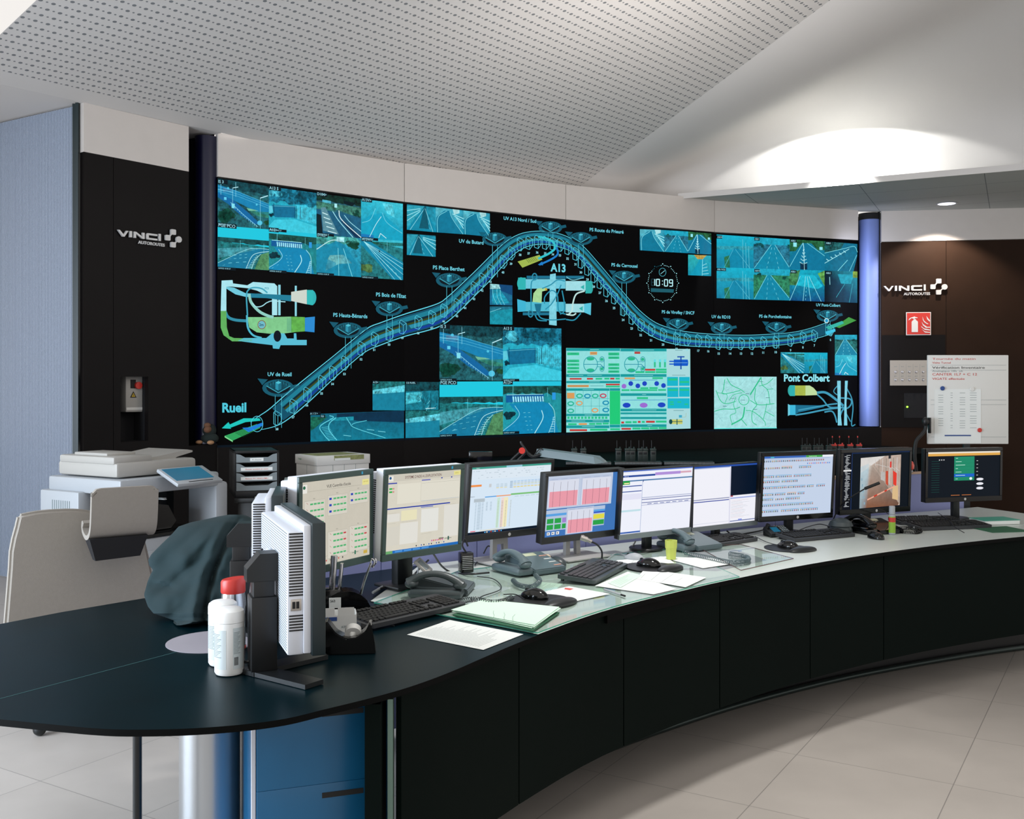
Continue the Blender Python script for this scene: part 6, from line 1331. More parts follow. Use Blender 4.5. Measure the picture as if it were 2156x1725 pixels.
phone(.825, 4.885, math.radians(34), 'blue grey desk phone standing behind the green cup', 'phone', 'phone', .745, c3([(1440, 1164), (1490, 1174), (1540, 1184), (1574, 1180), (1570, 1172), (1535, 1166)], .757))
phone(1.90, 5.45, math.radians(22), 'glossy black desk phone in front of the tunnel camera monitor', 'blackgloss', 'blackgloss', .7405, c3([(1866, 1118), (1885, 1114), (1915, 1112), (1938, 1117), (1930, 1121), (1900, 1120)], .750))

def mouse(x, y, yaw, label, m_='blackgloss', z=.747, k_=1.0):
    t_ = thing('computer_mouse', label, 'mouse', (x, y, z), yaw)
    bm = nb(); ball(bm, (0, 0, .004), (.033 * k_, .058 * k_, .032 * k_), sub=4)
    for v in bm.verts:
        if v.co.z < 0: v.co.z = 0
        v.co.z *= 1 - .25 * max(0, v.co.y / .058)
    obj('shell', bm, m_, t_)
    bm = nb(); cyl(bm, .008, -.003, .003, 16, mtx=T(0, .034 * k_, .024 * k_) @ R(PI / 2, 'Y')); obj('scroll_wheel', bm, 'dark', t_); return t_
def mpad(x, y, yaw, label, z=.745):
    t_ = thing('mouse_pad', label, 'mouse pad', (x, y, z), yaw)
    bm = nb(); P_ = [(.105 * math.cos(a) * (1 + .08 * math.cos(2 * a)), .125 * math.sin(a)) for a in [k_ * PI / 20 for k_ in range(40)]]; prism(bm, P_, 0, .003); obj('mat', bm, 'black', t_)
    bm = nb(); ball(bm, (0, -.088, .003), (.085, .038, .020), sub=4)
    for v in bm.verts: v.co.z = max(v.co.z, .0005)
    obj('wrist_rest', bm, 'dark', t_)
mpad(.105, 3.68, math.radians(49), 'black mouse pad with gel wrist rest in front of the curved dark phone cord'); mouse(.082, 3.72, math.radians(52), 'glossy black mouse on the pad nearest the green papers', z=.749)
mpad(.60, 4.36, math.radians(50), 'black mouse pad with wrist rest right of the chunky grey keyboard'); mouse(.585, 4.375, math.radians(52), 'glossy black mouse on the pad below the green cup', z=.749)
mpad(1.325, 4.89, math.radians(33), 'black mouse pad with wrist rest on the bare worktop below the icon list monitor', .7405); mouse(1.325, 4.905, math.radians(36), 'glossy black mouse on the pad at the right of the small glass sheet', z=.7445)
mouse(1.86, 5.22, math.radians(14), 'black mouse without a pad beside the white spray bottle', z=.7405)
mouse(.19, 4.43, math.radians(40), 'grey mouse pushed behind the blue grey phone near the pink chart monitor', 'phonedk', z=.7455)
mouse(.545, 4.56, math.radians(60), 'small white mouse in front of the pink chart monitor', 'white', z=.7455, k_=.8)

def paper(P_, z, m_, label, lines=0, th=.0006, curl=0):
    pts = [at_px(x, y, z) for x, y in P_]; t_ = thing('paper_sheet', label, 'paper', (pts[0].x, pts[0].y, z)); o = pts[0]
    bm = nb(); prism(bm, [(p.x - o.x, p.y - o.y) for p in pts], 0, th); obj('sheet', bm, m_, t_)
    if lines:
        a, b_, c_, d = [p - o for p in pts[:4]]; bm = nb(); rr = random.Random(len(label))
        for i in range(lines):
            t = .08 + .84 * i / lines; p = a.lerp(d, t); q = b_.lerp(c_, t); e = p.lerp(q, .08); f = p.lerp(q, rr.uniform(.5, .92)); n = (d - a).normalized() * .0007
            v = [bm.verts.new((k_.x, k_.y, th + .0002)) for k_ in (e - n, f - n, f + n, e + n)]; bm.faces.new(v)
        k_ = obj('print', bm, 'ink', t_); k_['kind'] = 'stuff'
    return t_
paper([(857, 1337), (946.5, 1306), (1102, 1336), (1017.5, 1369)], .7392, 'paper', 'printed white page lying on the black table edge in front of the large keyboard', 26)
t_ = thing('paper_stack', 'stack of pale green sheets on a dark green folder beside the large keyboard', 'paper stack', at_px(1062, 1300, .745)); o = Vector(t_.location)
base = [(953, 1294), (1021.6, 1272), (1178, 1289), (1122, 1328)]
bm = nb(); prism(bm, [at_px(x, y + 3, .745) - o for x, y in base], 0, .004); obj('folder', bm, 'green', t_)
rr = random.Random(4)
for i in range(7):
    bm = nb(); j = [(x + rr.uniform(-4, 4), y - 2 + rr.uniform(-1.5, 1.5)) for x, y in base]; prism(bm, [at_px(x, y, .745) - o for x, y in j], .0045 + i * .0014, .0052 + i * .0014); obj('sheet', bm, 'papgreen', t_)
bm = nb()
for x, y in ((1040, 1292), (1062, 1296), (1082, 1300)):
    P_ = [at_px(x + rr.uniform(-3, 3), y + k_ * 5 - 6, .7595) for k_ in range(4)]; tube(bm, [p - o for p in P_], .0004, 4, sm=0)
obj('pencil_note', bm, 'ink', t_)
paper([(1089, 1259), (1198, 1235), (1283.7, 1251), (1205, 1268)], .7458, 'paper', 'white sheet with a red corner mark under the glossy mouse', 0)
bm = nb(); a = [at_px(x, y, .7466) for x, y in ((1190, 1238), (1208, 1240), (1200, 1243), (1188, 1241))]; prism(bm, [(p.x, p.y) for p in a], .7466, .7468); single('sticky_mark', bm, 'inkred', 'small red mark on the white sheet beside the glossy mouse', 'mark')
paper([(1253, 1234), (1322, 1204), (1424, 1241), (1376, 1252)], .7458, 'paper', 'white sheet slid under the chunky grey keyboard corner', 0)
paper([(1339, 1219), (1358, 1198), (1487.5, 1216.5), (1443.5, 1237)], .7468, 'paper', 'white sheet with blue print at the worktop edge below the mouse pad', 4)
paper([(1280, 1228), (1330, 1206), (1352, 1212), (1306, 1238)], .7475, 'papgreen', 'narrow green tinted sheet between the chunky keyboard and the white sheets', 5)
paper([(1386, 1172), (1500, 1176), (1541, 1188), (1480, 1197)], .7458, 'paper', 'white sheet lying under the green cup and phone cord', 0)
paper([(1270, 1196), (1300, 1180), (1402, 1172), (1420, 1186)], .7462, 'paper', 'white sheet behind the chunky grey keyboard near the white mouse', 3)
paper([(1360, 1192), (1460, 1176), (1500, 1190), (1440, 1198)], .7403, 'label', 'pale sheet under the glass beside the green cup', 4)
paper([(905, 1262), (1010, 1232), (1080, 1238), (970, 1276)], .7403, 'label', 'pale printed sheet under the glass near the dark curved phone', 10)
paper([(1100, 1246), (1140, 1226), (1185, 1230), (1160, 1250)], .7403, 'papgreen', 'greenish printed sheet under the glass below the blue grey phone', 10)
a, b_ = at_px(1272, 1241, .75), at_px(1316, 1255, .75)
t_ = thing('ballpoint_pen', 'white ballpoint pen lying on the glass at the worktop edge', 'pen', (a.x, a.y, .7495), math.atan2(b_.y - a.y, b_.x - a.x)); l = (b_ - a).length
bm = nb(); cyl(bm, .0042, 0, l * .82, 12, mtx=R(PI / 2, 'Y')); obj('barrel', bm, 'white', t_); bm = nb(); cyl(bm, .0036, l * .82, l, 12, mtx=R(PI / 2, 'Y')); obj('tip', bm, 'black', t_)
# cup
t_ = thing('plastic_cup', 'yellow green faceted beaker standing on the white sheet by the phone', 'cup', (.71, 4.557, .7466))
bm = nb(); lathe(bm, [(.019, 0), (.021, .002), (.0245, .05), (.0265, .052), (.0275, .085), (.0255, .085), (.0225, .05), (.019, .004)], 10); obj('body', bm, 'cup', t_, sharp=.3)
# spray bottle
t_ = thing('glue_stick', 'white and green upright stick bottle beside the black phone', 'bottle', (1.995, 5.36, .7405))
bm = nb(); cyl(bm, .017, 0, .105, 24, bev=.002); obj('body', bm, 'white', t_); bm = nb(); cyl(bm, .0152, .105, .15, 24, bev=.003); obj('cap', bm, 'white', t_)
bm = nb(); lathe(bm, [(.0173, .01), (.0173, .095)], 24, cap=False); q = obj('green_label', bm, mat('leaf_green', '#8fb83c', .5), t_)
bm = nb(); lathe(bm, [(.0176, .066), (.0176, .09)], 24, cap=False); obj('red_band', bm, 'red', q)
# gooseneck microphones
t_ = thing('gooseneck_microphone', 'silver headed gooseneck microphone in front of the pink chart monitor', 'microphone', (.393, 4.47, .745))
bm = nb(); cyl(bm, .03, 0, .012, 24, bev=.003); obj('base', bm, 'dark', t_)
bm = nb(); tube(bm, [(0, 0, .01), (-.0, 0, .05), (-.02, 0, .08), (-.05, 0, .095)], .004, 8); obj('gooseneck', bm, 'dark', t_)
bm = nb(); tube(bm, [(-.045, 0, .093), (-.065, 0, .103)], .009, 14, sm=0); tube(bm, [(-.064, 0, .102), (-.092, 0, .112)], .012, 14, sm=0); obj('head', bm, 'metal', t_)
t_ = thing('gooseneck_microphone', 'thin black gooseneck microphone crossing the tunnel camera monitor', 'microphone', (1.76, 5.60, .7405))
bm = nb(); cyl(bm, .03, 0, .012, 24, bev=.003); obj('base', bm, 'dark', t_)
bm = nb(); tube(bm, [(0, 0, .01), (0, -.02, .06), (.02, -.07, .13), (.06, -.11, .18), (.14, -.13, .235)], .0035, 8); obj('gooseneck', bm, 'black', t_)
bm = nb(); tube(bm, [(.13, -.128, .229), (.205, -.142, .262)], .008, 12, sm=0); obj('head', bm, 'black', t_)
# puck shaped speaker and small handset terminal
t_ = thing('conference_speaker', 'domed black puck speaker beside the black phone', 'speaker', (1.745, 5.42, .7405))
bm = nb(); lathe(bm, [(.055, 0), (.060, .01), (.060, .02), (.052, .035), (.064, .04), (.055, .06), (.03, .075), (.004, .08)], 32); obj('body', bm, 'phonedk', t_)
t_ = thing('radio_terminal', 'small dark keypad terminal leaning below the icon list monitor', 'radio terminal', (1.37, 5.31, .7405), math.radians(28))
tl = R(math.radians(28), 'X'); bm = nb(); box(bm, (0, 0, .03), (.14, .07, .022), .004, mtx=tl); box(bm, (0, .02, .02), (.10, .04, .04), .004); obj('body', bm, 'dark', t_)
bm = nb(); box(bm, (-.02, 0, .0415), (.045, .04, .002), mtx=tl); obj('display', bm, 'bluescreen', t_)
bm = nb()
for r_ in range(4):
    for k_ in range(3): box(bm, (.022 + k_ * .015, -.024 + r_ * .015, .042), (.010, .009, .003), mtx=tl)
k_ = obj('keys', bm, 'grey', t_); k_['kind'] = 'stuff'
bm = nb(); cyl(bm, .012, 0, .02, 16, mtx=tl @ T(-.058, .02, .041)); obj('knob', bm, 'black', t_)
# louvred power block on a bracket
t_ = thing('power_block', 'black ribbed power block hanging below the spreadsheet monitor', 'power supply', (-.192, 4.25, .7455), math.radians(20))
bm = nb(); box(bm, (0, 0, .042), (.056, .045, .083), .005); obj('body', bm, 'blackgloss', t_)
bm = nb()
for i in range(8): box(bm, (0, -.0232, .016 + i * .0075), (.044, .001, .0016))
k_ = obj('fins', bm, 'logo', t_); k_['kind'] = 'stuff'
bm = nb(); tube(bm, [(0, .0, .083), (-.012, .01, .11), (0, .015, .135), (.012, .01, .105)], .004, 8); obj('bracket', bm, 'black', t_)
# carton behind phone 2
t_ = thing('small_carton', 'small open cardboard carton behind the blue grey phone near the pink chart monitor', 'box', (.115, 4.455, .7455), math.radians(8))
bm = nb(); box(bm, (0, 0, .018), (.10, .06, .035)); obj('body', bm, 'cardboard', t_)
bm = nb()
for i in range(6): box(bm, (-.035 + i * .012, -.0305, .018), (.004, .001, .02))
obj('printed_bars', bm, 'inkred', t_)

# pen holder, staples box, tape dispenser
t_ = thing('desk_organiser', 'glossy black curved pen holder left of the large keyboard', 'pen holder', (-.572, 3.52, .7395), math.radians(12))
def fan(cx_, r, a0, a1, y0, y1, n=10): return [(cx_, 0)] + [(cx_ + r * math.cos(a0 + (a1 - a0) * k_ / n), r * math.sin(a0 + (a1 - a0) * k_ / n)) for k_ in range(n + 1)]
bm = nb()
for k_ in range(5):
    y = -.06 + k_ * .028; flatprism(bm, fan(.0, .085 - k_ * .002, 0, PI, 0, 0), y + .003, y)
box(bm, (0, -.004, .004), (.175, .115, .008), .003); box(bm, (-.05, 0, .045), (.06, .10, .085), .004); obj('shell', bm, 'blackgloss', t_)
bm = nb(); flatprism(bm, [(-.06, .03), (-.02, .03), (-.02, .065), (-.06, .065)], -.062, -.063); textmesh(bm, '563', -.056, .05, .008, -.064, mi=1); obj('price_label', bm, ['paper', 'inkblack'], t_)
bm = nb(); box(bm, (0, 0, .085), (.022, .018, .17), .003, mtx=T(-.045, .0, .02) @ R(.06, 'Y')); box(bm, (.018, 0, .07), (.012, .02, .15), .003, mtx=T(-.04, .0, .02) @ R(.1, 'Y'))
single('stapler', bm, 'steel', 'chrome stapler standing upright in the black pen holder', 'stapler', loc=(-.58, 3.53, .745))
bm = nb(); tube(bm, [(.0, 0, .02), (.02, 0, .10), (.045, 0, .165)], .004, 8)
for k_ in range(2): tube(bm, [(.04 + k_ * .012, 0, .150), (.046 + k_ * .012, 0, .178), (.056 + k_ * .006, 0, .168), (.046 + k_ * .004, 0, .15)], .0028, 6)
single('scissors', bm, 'steel', 'steel scissors leaning in the black pen holder', 'scissors', loc=(-.53, 3.52, .745))
t_ = thing('staple_box', 'torn open white carton with blue band behind the tape dispenser', 'box', (-.553, 3.205, .7395), math.radians(12))
bm = nb()
for c_, s__ in (((0, -.035, .034), (.125, .0015, .068)), ((0, .035, .034), (.125, .0015, .075)), ((-.062, 0, .034), (.0015, .07, .068)), ((.062, 0, .036), (.0015, .07, .072)), ((0, 0, .001), (.125, .07, .002))): box(bm, c_, s__)
for s_, a in ((-1, .5), (1, -.6)): box(bm, (s_ * .03, -.035, .078), (.05, .0012, .026), mtx=T(0, 0, 0) @ Matrix.Shear('XZ', 4, (0, a)) if 0 else None)
obj('carton', bm, 'cream', t_)
bm = nb(); box(bm, (-.02, -.0362, .057), (.045, .0008, .012)); obj('blue_band', bm, 'inkblue', t_)
bm = nb(); textmesh(bm, 'ATRICO', .015, .028, .007, -.0365, mi=0); obj('print', bm, 'ink', t_)
t_ = thing('tape_dispenser', 'black weighted tape dispenser with a white roll at the left foreground', 'tape dispenser', (-.475, 3.0, .7395), math.radians(6))
prof_ = [(-.07, 0), (.075, 0), (.072, .03), (.062, .085), (.056, .088), (.045, .066), (.02, .048), (-.01, .045), (-.04, .062), (-.066, .098), (-.072, .096), (-.072, .03)]
bm = nb(); flatprism(bm, prof_, .03, -.03); bmesh.ops.bevel(bm, geom=[e for e in bm.edges if e.calc_face_angle(0) > .3], offset=.003, segments=2, affect='EDGES'); obj('body', bm, 'blackgloss', t_)
bm = nb(); lathe(bm, [(.010, -.01), (.024, -.01), (.024, .01), (.010, .01), (.010, -.01)], 28, mtx=T(.008, -.0, .058) @ R(PI / 2, 'X') @ R(.5, 'X'), cap=False); obj('tape_roll', bm, 'cream', t_)
bm = nb(); box(bm, (.060, 0, .088), (.006, .03, .003)); obj('cutter', bm, 'steel', t_)

# tubs and flask
def tub(x, y, label, rz=0):
    t_ = thing('wipes_tub', label, 'tub', (x, y, .7387), rz)
    bm = nb(); lathe(bm, [(.030, 0), (.036, .002), (.0395, .008), (.0395, .142)], 48); obj('body', bm, 'wipes', t_)
    bm = nb(); lathe(bm, [(.0402, .143), (.0402, .163), (.038, .172), (.030, .178), (.010, .180)], 48); obj('lid', bm, 'wipes', t_)
    def arcpanel(a0, a1, z0, z1, m_, nm, r=.0398, par=t_, lines=0):
        bm = nb(); n = 10; P_ = [(r * math.cos(a0 + (a1 - a0) * k_ / n), r * math.sin(a0 + (a1 - a0) * k_ / n)) for k_ in range(n + 1)]
        if lines:
            for i in range(lines):
                zz = z0 + (z1 - z0) * (i + .3) / lines; hh = (z1 - z0) / lines * .35; A = [bm.verts.new((*p, zz)) for p in P_[:-1 - (i * 7) % 4]]; B = [bm.verts.new((v.co.x, v.co.y, zz + hh)) for v in A]
                for k_ in range(len(A) - 1): bm.faces.new((A[k_], A[k_ + 1], B[k_ + 1], B[k_]))
        else:
            A = [bm.verts.new((*p, z0)) for p in P_]; B = [bm.verts.new((*p, z1)) for p in P_]
            for k_ in range(n): bm.faces.new((A[k_], A[k_ + 1], B[k_ + 1], B[k_]))
        o_ = obj(nm, bm, m_, par)
        if lines: o_['kind'] = 'stuff'
        return o_
    A0 = -PI / 2
    l1 = arcpanel(A0 - 1.5, A0 + .15, .02, .125, 'label', 'label'); arcpanel(A0 - 1.2, A0 - .1, .05, .115, 'ink', 'print', .0401, l1, 16)
    l2 = arcpanel(A0 + .6, A0 + 1.5, .02, .13, 'label', 'label'); arcpanel(A0 + .65, A0 + 1.2, .06, .12, 'ink', 'print', .0401, l2, 16)
    bm = nb()
    for k_ in range(9):
        a = A0 + .68 + k_ * .035; p = Vector((.0402 * math.cos(a), .0402 * math.sin(a))); q = Vector((.0402 * math.cos(a + .018), .0402 * math.sin(a + .018)))
        v = [bm.verts.new((*p, .03)), bm.verts.new((*q, .03)), bm.verts.new((*q, .052)), bm.verts.new((*p, .052))]; bm.faces.new(v)
    k_ = obj('barcode', bm, 'inkblack', l2); k_['kind'] = 'stuff'
tub(-.768, 2.776, 'white cleaning wipes tub standing nearest the camera on the black table', -.1)
tub(-.812, 2.868, 'white cleaning wipes tub half hidden behind the other tub', .1)
t_ = thing('vacuum_flask', 'steel flask with red cap behind the white tubs', 'flask', (-.826, 3.025, .7387))
bm = nb(); lathe(bm, [(.032, 0), (.036, .004), (.0365, .14), (.033, .172)], 36); obj('body', bm, 'steel', t_)
bm = nb(); lathe(bm, [(.0345, .170), (.0358, .174), (.0358, .206), (.032, .212), (.005, .213)], 36)
for v in bm.verts:
    if v.co.z > .2: v.co.z += v.co.x * .12
obj('cap', bm, 'red', t_)
bm = nb(); lathe(bm, [(.0362, .004), (.0372, .006), (.0372, .012), (.0362, .014)], 36, cap=False); obj('base_ring', bm, 'red', t_)

# ------------------------------------------------------------------ behind the console
# low black cabinets along the wall
def off_wall(i, t, o):
    a, b_ = WP[i], WP[i + 1]; d = (b_ - a).normalized(); n = Vector((d.y, -d.x)); return a.lerp(b_, t) + n * o
t_ = thing('wall_cabinet', 'long low black cabinet under the video wall carrying the radios', 'cabinet', (0, 0, 0))
P_ = [off_wall(1, .25, .1), off_wall(1, 1, .1), off_wall(2, 1, .1), off_wall(3, 1, .1), Vector((5.0, 11.2)), off_wall(3, .5, 1.75), off_wall(2, .5, 1.9), off_wall(1, .9, 1.75), off_wall(1, .3, 1.5)]
bm = nb(); prism(bm, P_, .05, .79); obj('body', bm, 'mattblack', t_); bm = nb(); prism(bm, [p + (p - Vector((2, 11))) * .004 for p in P_], .79, .815); obj('top', bm, 'mattblack', t_)
t_ = thing('storage_cabinet', 'black low cabinet behind the jacket carrying the drawer tower and white carton', 'cabinet', (-1.25, 7.02, 0), .15)
bm = nb(); box(bm, (0, .1, .40), (1.15, .95, .74), .004); obj('body', bm, 'black', t_)
bm = nb(); box(bm, (0, .1, .785), (1.19, .99, .03), .004); obj('top', bm, 'black', t_)
# drawer tower: front faces right-front
t_ = thing('drawer_tower', 'black desktop tower of four grey labelled letter drawers', 'drawer organiser', (-1.655, 6.62, .80), math.radians(20))
w_, h_, d_ = .265, .30, .38
bm = nb()
for c_, s__ in (((0, d_ / 2, h_ - .008), (w_ + .02, d_, .016)), ((0, d_ / 2, .02), (w_ + .02, d_, .04)), ((-w_ / 2 - .004, d_ / 2, h_ / 2), (.012, d_, h_)), ((w_ / 2 + .004, d_ / 2, h_ / 2), (.012, d_, h_)), ((0, d_ - .006, h_ / 2), (w_, .012, h_))): box(bm, c_, s__, .002)
for k_ in range(1, 4): box(bm, (0, d_ / 2, .04 + k_ * .061), (w_, d_, .004))
obj('case', bm, 'black', t_)
for k_ in range(4):
    z0 = .043 + k_ * .061; bm = nb()
    flatprism(bm, [(-w_ / 2 + .004, z0), (w_ / 2 - .004, z0), (w_ / 2 - .004, z0 + .055), (w_ / 2 - .03, z0 + .05), (w_ / 2 - .06, z0 + .032), (-w_ / 2 + .06, z0 + .032), (-w_ / 2 + .03, z0 + .05), (-w_ / 2 + .004, z0 + .055)], .006, -.004)
    box(bm, (0, d_ / 2, z0 + .002), (w_ - .02, d_ - .03, .003)); dr = obj('drawer', bm, 'grey', t_)
    if k_:
        ww = (.0, .2, .2, .085)[k_]; bm = nb(); flatprism(bm, [(-ww / 2, z0 + .007), (ww / 2, z0 + .007), (ww / 2, z0 + .028), (-ww / 2, z0 + .028)], -.0042, -.0055)
        textmesh(bm, ('', 'Retour PV VINCI PMU', 'Dossier accident en cours', 'A classer')[k_], -ww * .36, z0 + .013, .008, -.006, mi=1, width=ww * .72); obj('drawer_label', bm, ['paper', 'inkred' if k_ < 3 else 'ink'], dr)
    else:
        bm = nb(); box(bm, (-.01, .12, z0 + .018), (.2, .2, .004), mtx=R(.05, 'Y')); box(bm, (.02, .12, z0 + .026), (.2, .2, .002), mtx=R(-.03, 'Y')); obj('papers', bm, 'paper', dr)
# loose papers on that cabinet
bm = nb(); prism(bm, [(-1.62, 6.42), (-1.30, 6.50), (-1.36, 6.68), (-1.66, 6.60)], .8005, .806); single('paper_sheet', bm, 'paper', 'white sheets on the black cabinet in front of the drawer tower', 'paper')
bm = nb(); prism(bm, [(-1.50, 6.72), (-1.36, 6.78), (-1.40, 6.98), (-1.54, 6.92)], .8005, .90); single('paper_ream', bm, 'label', 'pile of paper between the drawer tower and the white carton', 'paper stack')
# paper carton with lid
t_ = thing('paper_carton', 'white office paper carton with green photo lid behind the access control monitor', 'box', (-1.335, 7.0, .80), math.radians(39))
w_, d_, h_ = .41, .31, .235
bm = nb(); box(bm, (w_ / 2, d_ / 2, .10), (w_, d_, .20), .003)
for x in (.12, .21, .30): box(bm, (x, -.0005, .10), (.0015, .002, .19), 0, 1)
box(bm, (-.0005, .15, .10), (.002, .0015, .19), 0, 1); obj('carton', bm, ['cream', 'ink'], t_)
bm = nb(); box(bm, (w_ / 2, d_ / 2, .205), (w_ + .012, d_ + .012, .065), .003); lid = obj('lid', bm, 'cream', t_)
bm = nb(); box(bm, (w_ * .60, -.0065, .22), (w_ * .58, .0012, .032)); box(bm, (w_ * .45, d_ / 2, .2385), (w_ * .8, d_ * .8, .001)); obj('photo_panel', bm, mat('leafy_print', '#8a8f5c', .6, vary=.6, vscale=60), lid)
bm = nb(); box(bm, (w_ * .47, -.0075, .21), (w_ * .3, .0008, .016)); obj('barcode_label', bm, 'paper', lid)
bm = nb(); textmesh(bm, 'Image', -.005, .203, .014, -.0072, bold=.0, mi=0)
bmesh.ops.rotate(bm, verts=bm.verts, cent=(0, 0, 0), matrix=Matrix.Rotation(-PI / 2, 3, 'Z')); bmesh.ops.translate(bm, vec=(.0, .26, 0), verts=bm.verts)
for v in bm.verts: v.co.x = -.0068
obj('side_print', bm, mat('print_green', '#6fa88c', .7), lid)

# multifunction copier
pa_ = Vector((-2.2, 5.78)); ay = math.atan2(.82, .50)
t_ = thing('office_copier', 'large white office copier with tilted touch panel behind the grey chair', 'copier', (pa_.x, pa_.y, 0), ay)
# local x along the front (right-facing side), y towards the left-back
bm = nb(); box(bm, (.33, .33, .33), (.66, .62, .60), .012); box(bm, (.33, .335, .02), (.6, .56, .04)); obj('lower_cabinet', bm, 'white', t_)
for k_ in range(3): bm = nb(); box(bm, (.33, .012, .14 + k_ * .17), (.62, .012, .155), .004); dr = obj('paper_drawer', bm, 'white', t_); bm = nb(); box(bm, (.33, .004, .19 + k_ * .17), (.18, .006, .02), .002); obj('handle', bm, 'dark', dr)
bm = nb(); box(bm, (.33, .50, .76), (.66, .28, .28)); box(bm, (.10, .24, .66), (.18, .4, .08), .02); box(bm, (.36, .22, .645), (.5, .42, .02), .01)
flatprism(bm, [(.02, .66), (.42, .66), (.46, .70), (.40, .80), (.18, .84), (.02, .84)], .36, .10); obj('output_bay', bm, 'blackgloss', t_)
bm = nb(); box(bm, (.22, .09, .735), (.13, .01, .13)); obj('blue_flap', bm, 'blueglass', t_)
bm = nb(); box(bm, (.34, .08, .842), (.02, .05, .003)); box(bm, (.37, .12, .844), (.02, .05, .003)); obj('guide_label', bm, 'paper', t_)
bm = nb(); box(bm, (.345, .33, .94), (.73, .66, .09), .014); obj('scanner_deck', bm, 'white', t_)
bm = nb(); box(bm, (.735, .13, .60), (.10, .26, .64), .02); obj('side_column', bm, 'white', t_)
bm = nb(); box(bm, (-.01, .50, .77), (.10, .36, .27), .01)
for i in range(9): box(bm, (-.061, .40 + i * .02, .78), (.002, .006, .14), 0, 1)
obj('left_cover', bm, ['white', 'ink'], t_)
bm = nb(); box(bm, (.30, .34, 1.035), (.58, .54, .085), .018); obj('document_lid', bm, 'offwhite', t_)
bm = nb(); box(bm, (.14, .34, 1.09), (.27, .50, .045), .012); box(bm, (.15, .36, 1.118), (.2, .3, .02), .006); obj('document_feeder', bm, 'offwhite', t_)
bm = nb(); flatprism(bm, [(.26, 1.085), (.58, 1.125), (.62, 1.118), (.62, 1.108), (.5, 1.085), (.46, 1.06), (.26, 1.06)], .50, .14); obj('feeder_tray', bm, 'offwhite', t_)
bm = nb(); tl = T(.40, -.09, .985) @ R(math.radians(24), 'X'); box(bm, (0, 0, 0), (.34, .20, .022), .006, mtx=tl); pn = obj('control_panel', bm, 'white', t_)
bm = nb(); box(bm, (-.01, .012, .0115), (.28, .145, .002), mtx=tl); obj('touch_screen', bm, 'bluescreen', pn)
bm = nb(); box(bm, (.01, -.085, .0115), (.18, .006, .002), mtx=tl); obj('status_slot', bm, 'inkblack', pn)

# grey chair with a scrolled headrest, seen from behind
WD, FD = Vector((.8, .6, 0)), Vector((-.6, .8, 0)); O_ = at_d(250, 1075, 4.5)
def cp(px, py, f_=0.0):
    """point of the chair back plane seen at a pixel, pushed f_ along the facing direction"""
    kx = (px - CX) / F; kz = (HY - py) / F; p0 = O_ + FD * f_; n = FD
    t = n.dot(p0 - Vector((0, 0, EZ))) / n.dot(Vector((kx, 1, kz))); return Vector((0, 0, EZ)) + Vector((kx, 1, kz)) * t
t_ = thing('upholstered_chair', 'taupe upholstered chair with scrolled headrest behind the black table', 'chair', (O_.x, O_.y, 0))
out = [(40, 1085), (90, 1076), (160, 1073), (210, 1080), (285, 1098), (300, 1116), (312, 1160), (326, 1230), (340, 1310), (345, 1420), (40, 1440), (20, 1200)]
outs = [(p.x, p.y) for p in smooth([(a, b_, 0) for a, b_ in out + [out[0]]], 4)][:-1]
bm = nb(); A = [bm.verts.new(cp(x, y) - Vector((O_.x, O_.y, 0))) for x, y in outs]; B = [bm.verts.new(cp(x, y, .0) + FD * .05 - Vector((O_.x, O_.y, 0))) for x, y in outs]
bm.faces.new(A); bm.faces.new(B[::-1]); n = len(A)
for k_ in range(n): bm.faces.new((A[k_], A[(k_ + 1) % n], B[(k_ + 1) % n], B[k_]))
bmesh.ops.recalc_face_normals(bm, faces=bm.faces); bmesh.ops.bevel(bm, geom=[e for e in bm.edges if len(e.link_faces) == 2 and e.calc_face_angle(0) > 1], offset=.012, segments=3, affect='EDGES')
obj('backrest', bm, 'beige', t_)
prf = [(.135, .070), (.150, .078), (.155, .064), (.148, .045), (.12, .028), (.085, .022), (.05, .035), (.028, .065), (.018, .11), (.012, .16), (.008, .205), (.006, .235)]   # (forward, up)
w0 = cp(193, 1130, -.20); w0 = Vector((w0.x, w0.y, cp(193, 1137, -.20).z - .0)); top_z = cp(193, 1030, -.20).z; bot = top_z - .235
sp = smooth([(a, b_, 0) for a, b_ in prf], 5); bm = nb(); th = .010; WL = .275; rings = []
nw = 14
for j in range(nw + 1):
    u = j / nw * WL; edge = min(u, WL - u); inset = .022 * max(0, 1 - edge / .03) ** 2; row = []
    for i, p in enumerate(sp):
        q = sp[min(i + 1, len(sp) - 1)] - sp[max(i - 1, 0)]; nn = Vector((-q.y, q.x, 0)).normalized()
        hh = p.y - (inset if i > len(sp) - 4 else 0)
        row.append((p.x + nn.x * th, hh + nn.y * th, p.x - nn.x * th, hh - nn.y * th))
    rings.append([[bm.verts.new(Vector((w0.x, w0.y, bot)) + WD * u + FD * a + Vector((0, 0, b_)) - Vector((O_.x, O_.y, 0))) for a, b_, *_ in row], [bm.verts.new(Vector((w0.x, w0.y, bot)) + WD * u + FD * r_[2] + Vector((0, 0, r_[3])) - Vector((O_.x, O_.y, 0))) for r_ in row]])
m_ = len(sp)
for a, b_ in zip(rings, rings[1:]):
    for s_ in (0, 1):
        for i in range(m_ - 1): bm.faces.new((a[s_][i], a[s_][i + 1], b_[s_][i + 1], b_[s_][i]))
    for i in (0, m_ - 1): bm.faces.new((a[0][i], a[1][i], b_[1][i], b_[0][i]))
for r_ in (rings[0], rings[-1]):
    for i in range(m_ - 1): bm.faces.new((r_[0][i], r_[0][i + 1], r_[1][i + 1], r_[1][i]))
bmesh.ops.recalc_face_normals(bm, faces=bm.faces); obj('headrest', bm, 'beige', t_, sharp=1.2)
